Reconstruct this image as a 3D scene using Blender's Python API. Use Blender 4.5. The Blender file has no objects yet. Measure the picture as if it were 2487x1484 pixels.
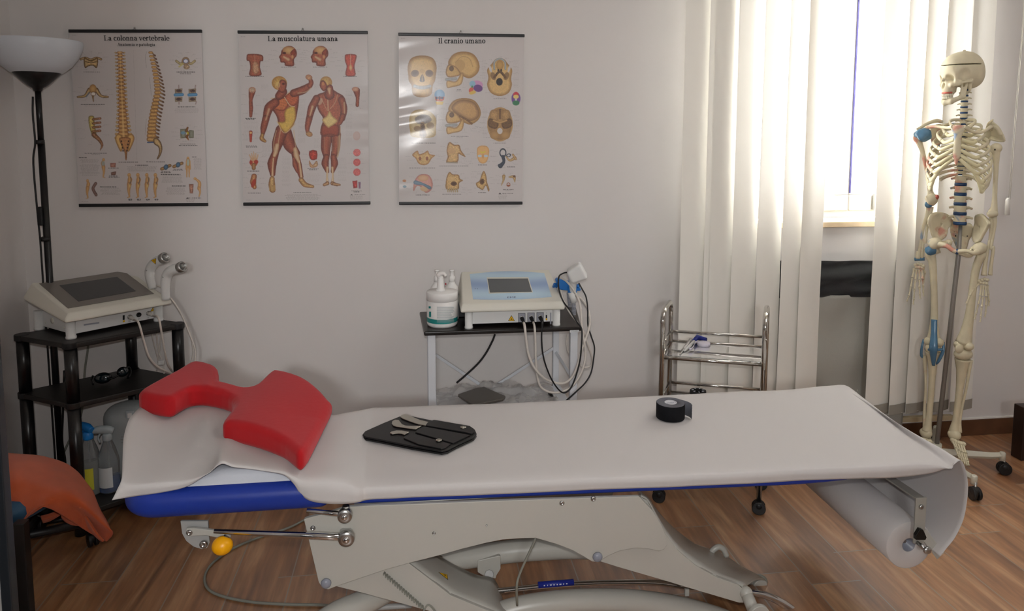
import bpy, math, random
import numpy as np
from mathutils import Vector, Matrix, noise

PI = math.pi
C = bpy.context.scene.collection
S = bpy.context.scene

# ------------------------------------------------------------------ camera
FPX = 1747.13                      # focal length in pixels of the 2487 px wide frame
PITCH, YAW, ROLL = .09772, .13005, .0014
SHIFT = 252.1                      # the photograph is cropped low: principal point lies above the middle
CAMZ = 1.49
_cp, _sp, _cy, _sy = math.cos(PITCH), math.sin(PITCH), math.cos(YAW), math.sin(YAW)
FW = np.array([_sy*_cp, _cy*_cp, -_sp])
_r = np.array([_cy, -_sy, 0.]); _u = np.cross(_r, FW)
RT = _r*math.cos(ROLL)+_u*math.sin(ROLL); UP = _u*math.cos(ROLL)-_r*math.sin(ROLL)
CO = np.array([0., 0., CAMZ])
cam = bpy.data.objects.new('camera', bpy.data.cameras.new('camera'))
C.objects.link(cam)
cam.matrix_world = Matrix([[RT[0], UP[0], -FW[0], 0], [RT[1], UP[1], -FW[1], 0], [RT[2], UP[2], -FW[2], CAMZ], [0, 0, 0, 1]])
cam.data.sensor_fit = 'HORIZONTAL'; cam.data.sensor_width = 36
cam.data.lens = FPX/2487*36
cam.data.shift_y = -SHIFT/2487
cam.data.clip_start = .02
S.camera = cam

# ------------------------------------------------------------------ light
w = bpy.data.worlds.new('sky'); S.world = w; w.use_nodes = True
wb = w.node_tree.nodes['Background']
wb.inputs[0].default_value = (.97, .985, 1.0, 1); wb.inputs[1].default_value = 45.0
_tc = w.node_tree.nodes.new('ShaderNodeTexCoord'); _sx = w.node_tree.nodes.new('ShaderNodeSeparateXYZ'); _mr = w.node_tree.nodes.new('ShaderNodeMapRange')      # overcast sky, darker ground
w.node_tree.links.new(_tc.outputs['Generated'], _sx.inputs[0]); w.node_tree.links.new(_sx.outputs['Z'], _mr.inputs['Value'])
_mr.inputs['From Min'].default_value = -.25; _mr.inputs['From Max'].default_value = .5; _mr.inputs['To Min'].default_value = 50; _mr.inputs['To Max'].default_value = 140; w.node_tree.links.new(_mr.outputs[0], wb.inputs[1])
def light(name, kind, loc, energy, color, size=.1, size_y=None, aim=None, spread=None):
    l = bpy.data.lights.new(name, kind); l.energy = energy; l.color = color
    if kind == 'AREA':
        l.size = size
        if size_y: l.shape = 'RECTANGLE'; l.size_y = size_y
        if spread: l.spread = spread
    elif kind in ('POINT', 'SPOT'): l.shadow_soft_size = size
    o = bpy.data.objects.new(name, l); C.objects.link(o); o.location = loc
    if aim is not None: o.rotation_euler = (Vector(aim)-Vector(loc)).to_track_quat('-Z', 'Y').to_euler()
    return o
light('camera_flash', 'AREA', (0.0, -.02, CAMZ+.10), 13.5, (1, .985, .97), .045, .03, aim=(.05, 2.6, .95))
light('added_ceiling_fill', 'AREA', (1.8, 1.3, 2.70), 14, (1, .98, .96), 1.2, 1.2, aim=(1.8, 1.3, 0))  # soft overhead fill added to lift the ambient level, no lamp is seen there
S.view_settings.view_transform = 'Standard'; S.view_settings.look = 'None'
S.view_settings.gamma = 1; S.view_settings.use_curve_mapping = False
S.view_settings.exposure = -0.2

# ------------------------------------------------------------------ helpers
def at(x, y, X=None, Y=None, Z=None, pl=None):
    """point where the ray through photo pixel (x, y) meets a plane of the room"""
    d = FW+RT*(x-1243.5)/FPX+UP*(742-SHIFT-y)/FPX
    if X is not None: t = (X-CO[0])/d[0]
    elif Y is not None: t = (Y-CO[1])/d[1]
    elif Z is not None: t = (Z-CO[2])/d[2]
    else:
        p, n = np.array(pl[0]), np.array(pl[1]); t = ((p-CO)@n)/(d@n)
    return Vector(CO+t*d)

def srgb(c):
    if isinstance(c, str):
        c = tuple(int(c[i:i+2], 16)/255 for i in (0, 2, 4))
    return tuple((v/12.92 if v <= .04045 else ((v+.055)/1.055)**2.4) for v in c[:3])+(1,)

MATS = {}
def mat(name, col, rough=.5, metal=0, spec=.5, trans=0, ior=1.45, alpha=1, coat=0, bump=0, bscale=200, var=0, vscale=8, sheen=0, emit=None, estr=0, sss=0):
    m = bpy.data.materials.new(name); m.use_nodes = True; MATS[name] = m
    nt = m.node_tree; b = nt.nodes['Principled BSDF']; c = srgb(col)
    b.inputs['Base Color'].default_value = c; b.inputs['Roughness'].default_value = rough
    b.inputs['Metallic'].default_value = metal; b.inputs['Specular IOR Level'].default_value = spec
    b.inputs['Transmission Weight'].default_value = trans; b.inputs['IOR'].default_value = ior
    b.inputs['Alpha'].default_value = alpha; b.inputs['Coat Weight'].default_value = coat
    b.inputs['Sheen Weight'].default_value = sheen
    if sss: b.inputs['Subsurface Weight'].default_value = sss; b.inputs['Subsurface Scale'].default_value = .01
    if bump or var:
        tc = nt.nodes.new('ShaderNodeTexCoord')
    if bump:
        n = nt.nodes.new('ShaderNodeTexNoise'); n.inputs['Scale'].default_value = bscale; n.inputs['Detail'].default_value = 4
        nt.links.new(tc.outputs['Object'], n.inputs['Vector'])
        bp = nt.nodes.new('ShaderNodeBump'); bp.inputs['Strength'].default_value = bump; bp.inputs['Distance'].default_value = .002
        nt.links.new(n.outputs['Fac'], bp.inputs['Height']); nt.links.new(bp.outputs['Normal'], b.inputs['Normal'])
    if var:
        n = nt.nodes.new('ShaderNodeTexNoise'); n.inputs['Scale'].default_value = vscale; n.inputs['Detail'].default_value = 5
        nt.links.new(tc.outputs['Object'], n.inputs['Vector'])
        r = nt.nodes.new('ShaderNodeValToRGB'); r.color_ramp.elements[0].position = .3; r.color_ramp.elements[1].position = .7
        r.color_ramp.elements[0].color = tuple(v*(1-var) for v in c[:3])+(1,)
        r.color_ramp.elements[1].color = tuple(min(1, v*(1+var*.6)) for v in c[:3])+(1,)
        nt.links.new(n.outputs['Fac'], r.inputs['Fac']); nt.links.new(r.outputs['Color'], b.inputs['Base Color'])
    return m

def tag(o, label=None, cat=None, group=None, kind=None):
    if label: o['label'] = label
    if cat: o['category'] = cat
    if group: o['group'] = group
    if kind: o['kind'] = kind
    return o

def wloc(o):
    v = Vector((0, 0, 0))
    while o: v = v+o.location; o = o.parent
    return v

def thing(name, label, cat, loc=(0, 0, 0), group=None):
    o = bpy.data.objects.new(name, None); C.objects.link(o); o.location = loc; o.empty_display_size = .05
    return tag(o, label, cat, group)

def V(*a): return Vector(a) if len(a) > 1 else Vector(a[0])

def frame_of(d):
    d = V(d).normalized(); h = Vector((0, 0, 1)) if abs(d.z) < .95 else Vector((1, 0, 0))
    a = d.cross(h).normalized(); b = d.cross(a).normalized(); return a, b

def smooth_path(pts, n=8, closed=False):
    P = [V(p) for p in pts]; out = []; N = len(P)
    if N < 3 and not closed: return P
    rng = range(N if closed else N-1)
    for i in rng:
        if closed: p0, p1, p2, p3 = P[i-1], P[i], P[(i+1) % N], P[(i+2) % N]
        else:
            p1, p2 = P[i], P[i+1]
            p0 = P[i-1] if i else p1*2-p2; p3 = P[i+2] if i+2 < N else p2*2-p1
        for k in range(n):
            t = k/n
            out.append(.5*((2*p1)+(p2-p0)*t+(2*p0-5*p1+4*p2-p3)*t*t+(3*p1-p0-3*p2+p3)*t**3))
    if not closed: out.append(P[-1])
    return out

class MB:
    def __init__(s): s.v = []; s.f = []; s.sm = []
    def add(s, vs, fs, smooth=False):
        b = len(s.v); s.v += [tuple(v) for v in vs]; s.f += [tuple(b+i for i in f) for f in fs]; s.sm += [smooth]*len(fs); return s
    def box(s, c, size, rz=0, M=None):
        x, y, z = [d/2 for d in size]
        vs = [Vector((a*x, b*y, d*z)) for a in (-1, 1) for b in (-1, 1) for d in (-1, 1)]
        R = M if M else Matrix.Rotation(rz, 3, 'Z'); vs = [R @ v+V(c) for v in vs]
        return s.add(vs, [(0, 1, 3, 2), (4, 6, 7, 5), (0, 4, 5, 1), (2, 3, 7, 6), (0, 2, 6, 4), (1, 5, 7, 3)])
    def bar(s, p0, p1, wd, ht, up=(0, 0, 1)):
        p0, p1 = V(p0), V(p1); d = (p1-p0).normalized(); a = d.cross(V(up)).normalized()*wd/2; b = a.cross(d).normalized()*ht/2
        vs = [p+sa*a+sb*b for p in (p0, p1) for sa, sb in ((-1, -1), (1, -1), (1, 1), (-1, 1))]
        return s.add(vs, [(0, 1, 2, 3), (7, 6, 5, 4), (0, 4, 5, 1), (1, 5, 6, 2), (2, 6, 7, 3), (3, 7, 4, 0)])
    def tube(s, path, r, seg=10, caps=True, flat=1, flatdir=None, closed=False):
        P = [V(p) for p in path]; n = len(P)
        rs = list(r) if hasattr(r, '__len__') else [r]*n
        if len(rs) != n: rs = [float(np.interp(i/(n-1), np.linspace(0, 1, len(rs)), rs)) for i in range(n)]
        a, b = frame_of(P[1]-P[0]); vs = []
        if flatdir is not None:
            d = (P[1]-P[0]).normalized(); b = V(flatdir); b = (b-d*b.dot(d)).normalized(); a = b.cross(d).normalized()
        for i, p in enumerate(P):
            d = (P[(i+1) % n]-P[i-1]) if (closed or 0 < i < n-1) else (P[1]-P[0] if i == 0 else P[-1]-P[-2])
            d.normalize()
            if flatdir is not None: b = V(flatdir)
            b = b-d*b.dot(d)
            if b.length < 1e-6: a, b = frame_of(d)
            b.normalize(); a = b.cross(d).normalized()
            for k in range(seg):
                t = 2*PI*k/seg; vs.append(p+a*math.cos(t)*rs[i]+b*math.sin(t)*rs[i]*flat)
        fs = [(i*seg+k, i*seg+(k+1) % seg, (i+1)*seg+(k+1) % seg, (i+1)*seg+k) for i in range(n-1) for k in range(seg)]
        if closed: fs += [((n-1)*seg+k, (n-1)*seg+(k+1) % seg, (k+1) % seg, k) for k in range(seg)]
        s.add(vs, fs, True)
        if caps and not closed:
            b0 = len(s.v)-len(vs)
            s.f += [tuple(b0+k for k in reversed(range(seg))), tuple(b0+(n-1)*seg+k for k in range(seg))]; s.sm += [False, False]
        return s
    def cyl(s, p0, p1, r0, r1=None, seg=24): return s.tube([p0, p1], [r0, r0 if r1 is None else r1], seg)
    def lathe(s, prof, base=(0, 0, 0), axis=(0, 0, 1), seg=32, caps=True, sx=1, sy=1, xdir=None):
        """prof: list of (radius, height)"""
        ax = V(axis).normalized(); a, b = frame_of(ax)
        if xdir is not None: a = V(xdir); a = (a-ax*a.dot(ax)).normalized(); b = ax.cross(a)
        base = V(base); vs = []
        for r, h in prof:
            for k in range(seg):
                t = 2*PI*k/seg; vs.append(base+ax*h+a*math.cos(t)*r*sx+b*math.sin(t)*r*sy)
        n = len(prof)
        fs = [(i*seg+k, i*seg+(k+1) % seg, (i+1)*seg+(k+1) % seg, (i+1)*seg+k) for i in range(n-1) for k in range(seg)]
        b0 = len(s.v); s.add(vs, fs, True)
        if caps:
            if prof[0][0] > 1e-5: s.f.append(tuple(b0+k for k in reversed(range(seg)))); s.sm.append(False)
            if prof[-1][0] > 1e-5: s.f.append(tuple(b0+(n-1)*seg+k for k in range(seg))); s.sm.append(False)
        return s
    def ball(s, c, r, seg=20, rings=12, M=None):
        r = r if hasattr(r, '__len__') else (r, r, r); vs = []; R = M if M else Matrix.Identity(3)
        for i in range(rings+1):
            ph = PI*i/rings
            for k in range(seg):
                t = 2*PI*k/seg; vs.append(R @ Vector((r[0]*math.sin(ph)*math.cos(t), r[1]*math.sin(ph)*math.sin(t), -r[2]*math.cos(ph)))+V(c))
        fs = [(i*seg+k, i*seg+(k+1) % seg, (i+1)*seg+(k+1) % seg, (i+1)*seg+k) for i in range(rings) for k in range(seg)]
        return s.add(vs, fs, True)
    def prism(s, outline, vec, smooth=False):
        """outline: 3-D polygon, extruded by vec"""
        P = [V(p) for p in outline]; n = len(P); v = V(vec)
        s.add(P+[p+v for p in P], [tuple(range(n)), tuple(reversed(range(n, 2*n)))])
        b = len(s.v)-2*n
        s.f += [(b+i, b+n+i, b+n+(i+1) % n, b+(i+1) % n) for i in range(n)]; s.sm += [smooth]*n
        return s
    def grid(s, rows, smooth=True, closed=False):
        n = len(rows); m = len(rows[0]); vs = [p for r in rows for p in r]
        mm = m if closed else m-1
        return s.add(vs, [(i*m+k, i*m+(k+1) % m, (i+1)*m+(k+1) % m, (i+1)*m+k) for i in range(n-1) for k in range(mm)], smooth)
    def build(s, name, m=None, parent=None, bevel=0, seg=2, solid=0, subsurf=0, origin=None, label=None, merge=False):
        off = wloc(parent) if parent else (V(origin) if origin is not None else None)
        if off is None:
            a = np.array(s.v); lo, hi = a.min(0), a.max(0); off = Vector(((lo[0]+hi[0])/2, (lo[1]+hi[1])/2, lo[2]))
        me = bpy.data.meshes.new(name)
        me.from_pydata([(v[0]-off.x, v[1]-off.y, v[2]-off.z) for v in s.v], [], s.f)
        me.polygons.foreach_set('use_smooth', s.sm)
        if merge:
            import bmesh
            bm = bmesh.new(); bm.from_mesh(me); bmesh.ops.remove_doubles(bm, verts=bm.verts, dist=1e-5)
            bmesh.ops.recalc_face_normals(bm, faces=bm.faces); bm.to_mesh(me); bm.free()
        me.update()
        if m: me.materials.append(MATS[m] if isinstance(m, str) else m)
        o = bpy.data.objects.new(name, me); C.objects.link(o)
        if parent: o.parent = parent
        else: o.location = off
        if solid:
            md = o.modifiers.new('thick', 'SOLIDIFY'); md.thickness = abs(solid); md.offset = -1 if solid > 0 else 1
        if subsurf:
            md = o.modifiers.new('sub', 'SUBSURF'); md.levels = subsurf; md.render_levels = subsurf
        if bevel:
            md = o.modifiers.new('bevel', 'BEVEL'); md.width = bevel; md.segments = seg; md.limit_method = 'ANGLE'; md.angle_limit = .6
            md.harden_normals = False
            for p in me.polygons: p.use_smooth = True
            md2 = o.modifiers.new('wn', 'WEIGHTED_NORMAL'); md2.keep_sharp = False
        if label: o['label'] = label
        return o

def struct(name, mb, m, **k):
    o = mb.build(name, m, **k); o['kind'] = 'structure'; return o

# surface nets: mesh of the zero level of f(x, y, z) (negative inside)
def nets(f, lo, hi, h):
    lo = np.array(lo, float); hi = np.array(hi, float); n = np.ceil((hi-lo)/h).astype(int)+1
    ax = [lo[i]+h*np.arange(n[i]) for i in range(3)]
    X, Y, Z = np.meshgrid(*ax, indexing='ij'); F = f(X, Y, Z)
    ins = F < 0; nx, ny, nz = F.shape
    acc = np.zeros((nx-1, ny-1, nz-1, 3)); cnt = np.zeros((nx-1, ny-1, nz-1))
    def corner(a, d): return a[d[0]:nx-1+d[0], d[1]:ny-1+d[1], d[2]:nz-1+d[2]]
    for a in range(3):
        for p in (0, 1):
            for q in (0, 1):
                d0 = [0, 0, 0]; o = [i for i in range(3) if i != a]; d0[o[0]] = p; d0[o[1]] = q
                d1 = list(d0); d1[a] = 1
                f0, f1 = corner(F, d0), corner(F, d1); m = (f0 < 0) != (f1 < 0)
                t = np.where(m, f0/np.where(m, f0-f1, 1), 0)
                for k in range(3): acc[..., k] += np.where(m, d0[k]+(t if k == a else 0), 0)
                cnt += m
    act = cnt > 0; idx = -np.ones(act.shape, int); idx[act] = np.arange(act.sum())
    g = np.argwhere(act); vs = lo+h*(g+acc[act]/cnt[act][:, None]); fs = []
    for a in range(3):
        b, c = (a+1) % 3, (a+2) % 3
        sl0 = [slice(None)]*3; sl1 = [slice(None)]*3; sl0[a] = slice(0, -1); sl1[a] = slice(1, None)
        ch = ins[tuple(sl0)] != ins[tuple(sl1)]; pos = np.argwhere(ch)
        pos = pos[(pos[:, b] > 0) & (pos[:, c] > 0) & (pos[:, b] < F.shape[b]-1) & (pos[:, c] < F.shape[c]-1)]
        if not len(pos): continue
        eb = np.eye(3, dtype=int)[b]; ec = np.eye(3, dtype=int)[c]
        q = [idx[tuple(p.T)] for p in (pos-eb-ec, pos-ec, pos, pos-eb)]
        q = np.stack(q, 1); flip = ~ins[tuple(pos.T)]; q[flip] = q[flip][:, ::-1]
        fs += [tuple(r) for r in q.tolist() if min(r) >= 0]
    return vs, fs
# signed distance pieces
def s_ell(X, Y, Z, c, r):
    k = np.sqrt(((X-c[0])/r[0])**2+((Y-c[1])/r[1])**2+((Z-c[2])/r[2])**2); return (k-1)*min(r)
def s_cap(X, Y, Z, a, b, ra, rb=None):
    rb = ra if rb is None else rb; a = np.array(a, float); b = np.array(b, float); d = b-a
    t = np.clip(((X-a[0])*d[0]+(Y-a[1])*d[1]+(Z-a[2])*d[2])/max(d@d, 1e-12), 0, 1)
    return np.sqrt((X-a[0]-t*d[0])**2+(Y-a[1]-t*d[1])**2+(Z-a[2]-t*d[2])**2)-(ra+(rb-ra)*t)
def s_box(X, Y, Z, c, r, e=0):
    q = [np.abs(A-c[i])-(r[i]-e) for i, A in enumerate((X, Y, Z))]
    o = np.sqrt(sum(np.maximum(a, 0)**2 for a in q)); return o+np.minimum(np.maximum(np.maximum(q[0], q[1]), q[2]), 0)-e
def su(a, b, k=.01):
    h = np.clip(.5+.5*(b-a)/k, 0, 1); return b*(1-h)+a*h-k*h*(1-h)
def sd(a, b, k=.005): return -su(-a, b, k)

# lettering from the built-in font, placed as thin raised text
def text(body, p, xdir, ydir, h, m, parent, name='lettering', depth=.0004, align='CENTER', bold=0, sx=1):
    cu = bpy.data.curves.new('t', 'FONT'); cu.body = body; cu.size = 1; cu.align_x = align; cu.align_y = 'CENTER'; cu.offset = bold
    cu.resolution_u = 3
    o = bpy.data.objects.new('t', cu); C.objects.link(o); dg = bpy.context.evaluated_depsgraph_get()
    me = bpy.data.meshes.new_from_object(o.evaluated_get(dg)); C.objects.unlink(o); bpy.data.objects.remove(o)
    xd = V(xdir).normalized(); yd = V(ydir); yd = (yd-xd*yd.dot(xd)).normalized(); nd = xd.cross(yd)
    s = h/.72; mb = MB(); vs = [V(p)+xd*(v.co.x*s*sx)+yd*(v.co.y*s)+nd*depth for v in me.vertices]
    mb.add(vs, [tuple(q.vertices) for q in me.polygons])
    return mb.build(name, m, parent)
# ================================================================== materials
WALLY = 3.105; LX = -1.58; RX = 3.25
def noise_node(nt, vec, scale, detail=4, dist=0):
    n = nt.nodes.new('ShaderNodeTexNoise'); n.inputs['Scale'].default_value = scale; n.inputs['Detail'].default_value = detail
    n.inputs['Distortion'].default_value = dist; nt.links.new(vec, n.inputs['Vector']); return n
mat('wall_paint', 'dcd8d5', .85, bump=.05, bscale=60, spec=.2)
mat('ceiling_paint', 'e6e2dc', .9)
mat('white_frame', 'f2efe8', .35)
mat('stone_sill', 'd9c3a2', .4, var=.12, vscale=20)
mat('skirting', '5e3f2a', .35, var=.25, vscale=12)
mat('grout', '8a7464', .8)
def floor_mat():
    m = bpy.data.materials.new('wood_tile'); m.use_nodes = True; MATS['wood_tile'] = m; nt = m.node_tree; b = nt.nodes['Principled BSDF']
    L = nt.links.new; N = nt.nodes.new
    tc = N('ShaderNodeTexCoord'); sx = N('ShaderNodeSeparateXYZ'); L(tc.outputs['Object'], sx.inputs[0])
    def M(op, a, b):
        n = N('ShaderNodeMath'); n.operation = op
        for i, q in enumerate((a, b)):
            if q is None: continue
            if isinstance(q, (int, float)): n.inputs[i].default_value = q
            else: L(q, n.inputs[i])
        return n.outputs[0]
    RH = .1755; vv = M('SUBTRACT', sx.outputs['X'], 1.275); rown = M('FLOOR', M('DIVIDE', vv, RH), None)      # board rows run away from the camera
    sh_ = M('ADD', M('MULTIPLY', M('MULTIPLY', rown, rown), .1173), M('MULTIPLY', rown, .0427))
    uu = M('SUBTRACT', M('SUBTRACT', sx.outputs['Y'], 2.096), sh_)
    mp = N('ShaderNodeCombineXYZ'); L(uu, mp.inputs['X']); L(vv, mp.inputs['Y'])
    br = N('ShaderNodeTexBrick'); L(mp.outputs[0], br.inputs['Vector'])
    br.offset = 0
    br.inputs['Scale'].default_value = 1; br.inputs['Brick Width'].default_value = .92; br.inputs['Row Height'].default_value = .19
    br.inputs['Mortar Size'].default_value = .0021; br.inputs['Mortar Smooth'].default_value = .1
    br.inputs['Color1'].default_value = (0, 0, 0, 1); br.inputs['Color2'].default_value = (1, 1, 1, 1); br.inputs['Mortar'].default_value = (.5, .5, .5, 1)
    # grain: stretched noise, shifted per tile
    sc = N('ShaderNodeVectorMath'); sc.operation = 'MULTIPLY'; sc.inputs[1].default_value = (.8, 8, 1); L(mp.outputs[0], sc.inputs[0])
    sh = N('ShaderNodeVectorMath'); sh.operation = 'MULTIPLY_ADD'; L(br.outputs['Color'], sh.inputs[0]); sh.inputs[1].default_value = (7, 13, 5); L(sc.outputs[0], sh.inputs[2])
    n1 = noise_node(nt, sh.outputs[0], 1.6, 3, 1.2); n2 = noise_node(nt, sh.outputs[0], 9, 6, .6)
    wv = N('ShaderNodeTexWave'); wv.wave_type = 'RINGS'; wv.inputs['Scale'].default_value = .9; wv.inputs['Distortion'].default_value = 5; wv.inputs['Detail'].default_value = 2
    L(sh.outputs[0], wv.inputs['Vector'])
    r1 = N('ShaderNodeValToRGB'); L(n1.outputs['Fac'], r1.inputs['Fac'])
    e = r1.color_ramp.elements; e[0].position = .3; e[0].color = srgb('7b5233'); e[1].position = .72; e[1].color = srgb('c2966c')
    q = e.new(.5); q.color = srgb('a06f45')
    r2 = N('ShaderNodeValToRGB'); L(n2.outputs['Fac'], r2.inputs['Fac']); e = r2.color_ramp.elements; e[0].position = .35; e[0].color = (.78, .77, .76, 1); e[1].position = .65; e[1].color = (1.05, 1.05, 1.05, 1)
    r3 = N('ShaderNodeValToRGB'); L(wv.outputs['Fac'], r3.inputs['Fac']); e = r3.color_ramp.elements; e[0].color = (.88, .87, .86, 1); e[1].position = .45; e[1].color = (1, 1, 1, 1)
    a = N('ShaderNodeMix'); a.data_type = 'RGBA'; a.blend_type = 'MULTIPLY'; a.inputs[0].default_value = 1; L(r1.outputs[0], a.inputs[6]); L(r2.outputs[0], a.inputs[7])
    c = N('ShaderNodeMix'); c.data_type = 'RGBA'; c.blend_type = 'MULTIPLY'; c.inputs[0].default_value = .8; L(a.outputs[2], c.inputs[6]); L(r3.outputs[0], c.inputs[7])
    g = N('ShaderNodeMix'); g.data_type = 'RGBA'; L(br.outputs['Fac'], g.inputs[0]); L(c.outputs[2], g.inputs[6]); g.inputs[7].default_value = srgb('8d8478')
    L(g.outputs[2], b.inputs['Base Color']); b.inputs['IOR'].default_value = 1.75; b.inputs['Roughness'].default_value = .40; b.inputs['Specular IOR Level'].default_value = 1.0
    bp = N('ShaderNodeBump'); bp.inputs['Strength'].default_value = .25; bp.inputs['Distance'].default_value = .001; L(n2.outputs['Fac'], bp.inputs['Height']); L(bp.outputs['Normal'], b.inputs['Normal'])
floor_mat()

# ================================================================== room shell
BY = -1.6; H = 2.75
struct('floor', MB().box(((LX+RX)/2, (BY+WALLY)/2, -.03), (RX-LX+.4, WALLY-BY+.4, .06)), 'wood_tile', origin=(0, 0, 0))
struct('ceiling', MB().box(((LX+RX)/2, (BY+WALLY)/2, H+.05), (RX-LX+.4, WALLY-BY+.4, .1)), 'ceiling_paint')
WX0, WX1, WZ0, WZ1 = 1.38, 2.52, 1.062, 2.42            # window opening
mb = MB(); T = .34
def wbox(x0, x1, z0, z1): mb.box(((x0+x1)/2, WALLY+T/2, (z0+z1)/2), (x1-x0, T, z1-z0))
wbox(LX-.2, WX0, 0, H); wbox(WX1, RX+.2, 0, H); wbox(WX0, WX1, 0, WZ0); wbox(WX0, WX1, WZ1, H)
struct('wall_back', mb, 'wall_paint')
struct('wall_left', MB().box((LX-.1, (BY+WALLY)/2, H/2), (.2, WALLY-BY, H)), 'wall_paint')
struct('wall_right', MB().box((RX+.1, (BY+WALLY)/2, H/2), (.2, WALLY-BY, H)), 'wall_paint')
mb = MB(); FX0, FX1, FZ0, FZ1 = -.35, .1, 1.75, 2.07          # unseen opening added behind the camera, sized to give frontal fill light
for x0, x1, z0, z1 in ((LX-.2, FX0, 0, H), (FX1, RX+.2, 0, H), (FX0, FX1, 0, FZ0), (FX0, FX1, FZ1, H)): mb.box(((x0+x1)/2, BY-.1, (z0+z1)/2), (x1-x0, .2, z1-z0))
struct('wall_front', mb, 'wall_paint')
for x0, x1, z0, z1, y, d in ((WX0, WX1, WZ0, WZ1, WALLY+T+.01, (0, -1, 0)), (FX0, FX1, FZ0, FZ1, BY-.21, (0, 1, 0))):   # tell the renderer where sky light enters: the window and the added fill opening
    p_ = light('daylight_portal', 'AREA', ((x0+x1)/2, y, (z0+z1)/2), 1, (1, 1, 1), x1-x0, z1-z0, aim=((x0+x1)/2, y+d[1], (z0+z1)/2)); p_.data.cycles.is_portal = True
struct('baseboard_back', MB().box(((LX+RX)/2, WALLY-.006, .04), (RX-LX, .012, .08)), 'skirting', bevel=.002)
struct('trim_1', MB().box(((LX+RX)/2, WALLY-.004, .084), (RX-LX, .008, .007)), 'white_frame')
struct('baseboard_left', MB().box((LX+.006, (BY+WALLY)/2-.01, .04), (.012, WALLY-BY-.02, .08)), 'skirting', bevel=.002)
struct('baseboard_right', MB().box((RX-.006, (BY+WALLY)/2-.01, .04), (.012, WALLY-BY-.02, .08)), 'skirting', bevel=.002)

# window: frame, two sashes, panes, hinge, stone sill
win = bpy.data.objects.new('window_1', None); C.objects.link(win); win.location = ((WX0+WX1)/2, WALLY+.12, WZ0); win['kind'] = 'structure'
YF = WALLY+.05
mat('window_glass', 'ffffff', 0, trans=1, ior=1.02, spec=.1)
mat('gasket', '2e2a66', .5); mat('hinge_metal', '8d8c88', .35, metal=.8)
def rect_frame(name, x0, x1, z0, z1, t, y, d, m='white_frame', bv=.006):
    b = MB()
    b.box(((x0+x1)/2, y, z0+t/2), (x1-x0, d, t)); b.box(((x0+x1)/2, y, z1-t/2), (x1-x0, d, t))
    b.box((x0+t/2, y, (z0+z1)/2), (t, d, z1-z0-2*t)); b.box((x1-t/2, y, (z0+z1)/2), (t, d, z1-z0-2*t))
    return b.build(name, m, win, bevel=bv)
rect_frame('window_frame', WX0, WX1, WZ0+.022, WZ1, .045, YF+.035, .07)
xm = 2.015
for x0, x1 in ((WX0+.03, xm-.002), (xm+.002, WX1-.03)):
    s_ = rect_frame('sash', x0, x1, WZ0+.055, WZ1-.035, .075, YF+.02, .06)
    MB().box(((x0+x1)/2, YF+.03, (WZ0+WZ1)/2), (x1-x0-.14, .006, WZ1-WZ0-.24)).build('pane', 'window_glass', win)
MB().box((xm, YF-.0135, (WZ0+WZ1)/2+.04), (.007, .004, WZ1-WZ0-.2)).build('seal', 'gasket', win, label='dark seal strip')
hb = at(2122, 490, Y=YF-.02)
MB().box((hb.x, YF-.016, hb.z), (.012, .012, .075)).build('hinge', 'hinge_metal', win, bevel=.002)
sill = MB().box(((WX0+WX1)/2, WALLY+.03, WZ0+.003), (WX1-WX0+.08, .16, .026)).build('window_sill', 'stone_sill', win, bevel=.003, label='beige stone sill')

# ================================================================== vertical blind
def slat_material():
    m = bpy.data.materials.new('blind_fabric'); m.use_nodes = True; MATS['blind_fabric'] = m; nt = m.node_tree
    for n in list(nt.nodes): nt.nodes.remove(n)
    N = nt.nodes.new; L = nt.links.new
    o = N('ShaderNodeOutputMaterial'); mx = N('ShaderNodeMixShader'); d = N('ShaderNodeBsdfDiffuse'); t = N('ShaderNodeBsdfTranslucent')
    d.inputs[0].default_value = srgb('f3f0e8'); t.inputs[0].default_value = srgb('f2eee4'); mx.inputs[0].default_value = .12
    L(d.outputs[0], mx.inputs[1]); L(t.outputs[0], mx.inputs[2]); L(mx.outputs[0], o.inputs[0])
slat_material()
mat('hem_cloth', '9c968b', .8); mat('plastic_white', 'e4e1da', .4); mat('chain', 'd8d4cb', .4)
blind = thing('vertical_blind', 'cream vertical slat blind hanging across the window with one slat gap', 'blind', (1.9, 2.94, .2))
BZ0, BZ1 = .190, 2.6
MB().box((1.83, 2.965, 2.62), (1.62, .045, .04)).build('headrail', 'plastic_white', blind, bevel=.004)
YB = 2.965
def slat(x0, x1, y0, y1, b0=0., z0=BZ0):
    """x0..x1 positions at the top; a slightly curved hanging strip"""
    rows = []
    for z in np.linspace(z0, BZ1, 24):
        k = (z-z0)/(BZ1-z0); row = []
        for t in np.linspace(0, 1, 7):
            x = x0+(x1-x0)*t+b0*(1-k); y = y0+(y1-y0)*t-.006*math.sin(PI*t)+.002*math.sin(z*5+x0*40)
            row.append((x, y, z))
        rows.append(row)
    o = MB().grid(rows).build('slat', 'blind_fabric', blind)
    MB().grid([[(q[0], q[1]-.004, z0+dz) for q in rows[0]] for dz in (.001, .025, .048)]).build('weighted_hem', 'hem_cloth', o)
def bx(px, y0=0, Y=YB): return at(px, y0, Y=Y).x
edges = [(1664, 1737), (1725, 1795), (1738, 1810), (1795, 1864), (1857, 1926), (1919, 1987), (1966, 2030),
         (2148, 2217), (2207, 2267), (2252, 2314), (2301, 2372), (2363, 2431)]
for i, (a, b) in enumerate(edges):
    dy = .010 if i % 2 else 0
    slat(bx(a), bx(b), YB-.012+dy*.3, YB+.022-dy*.3)
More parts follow.
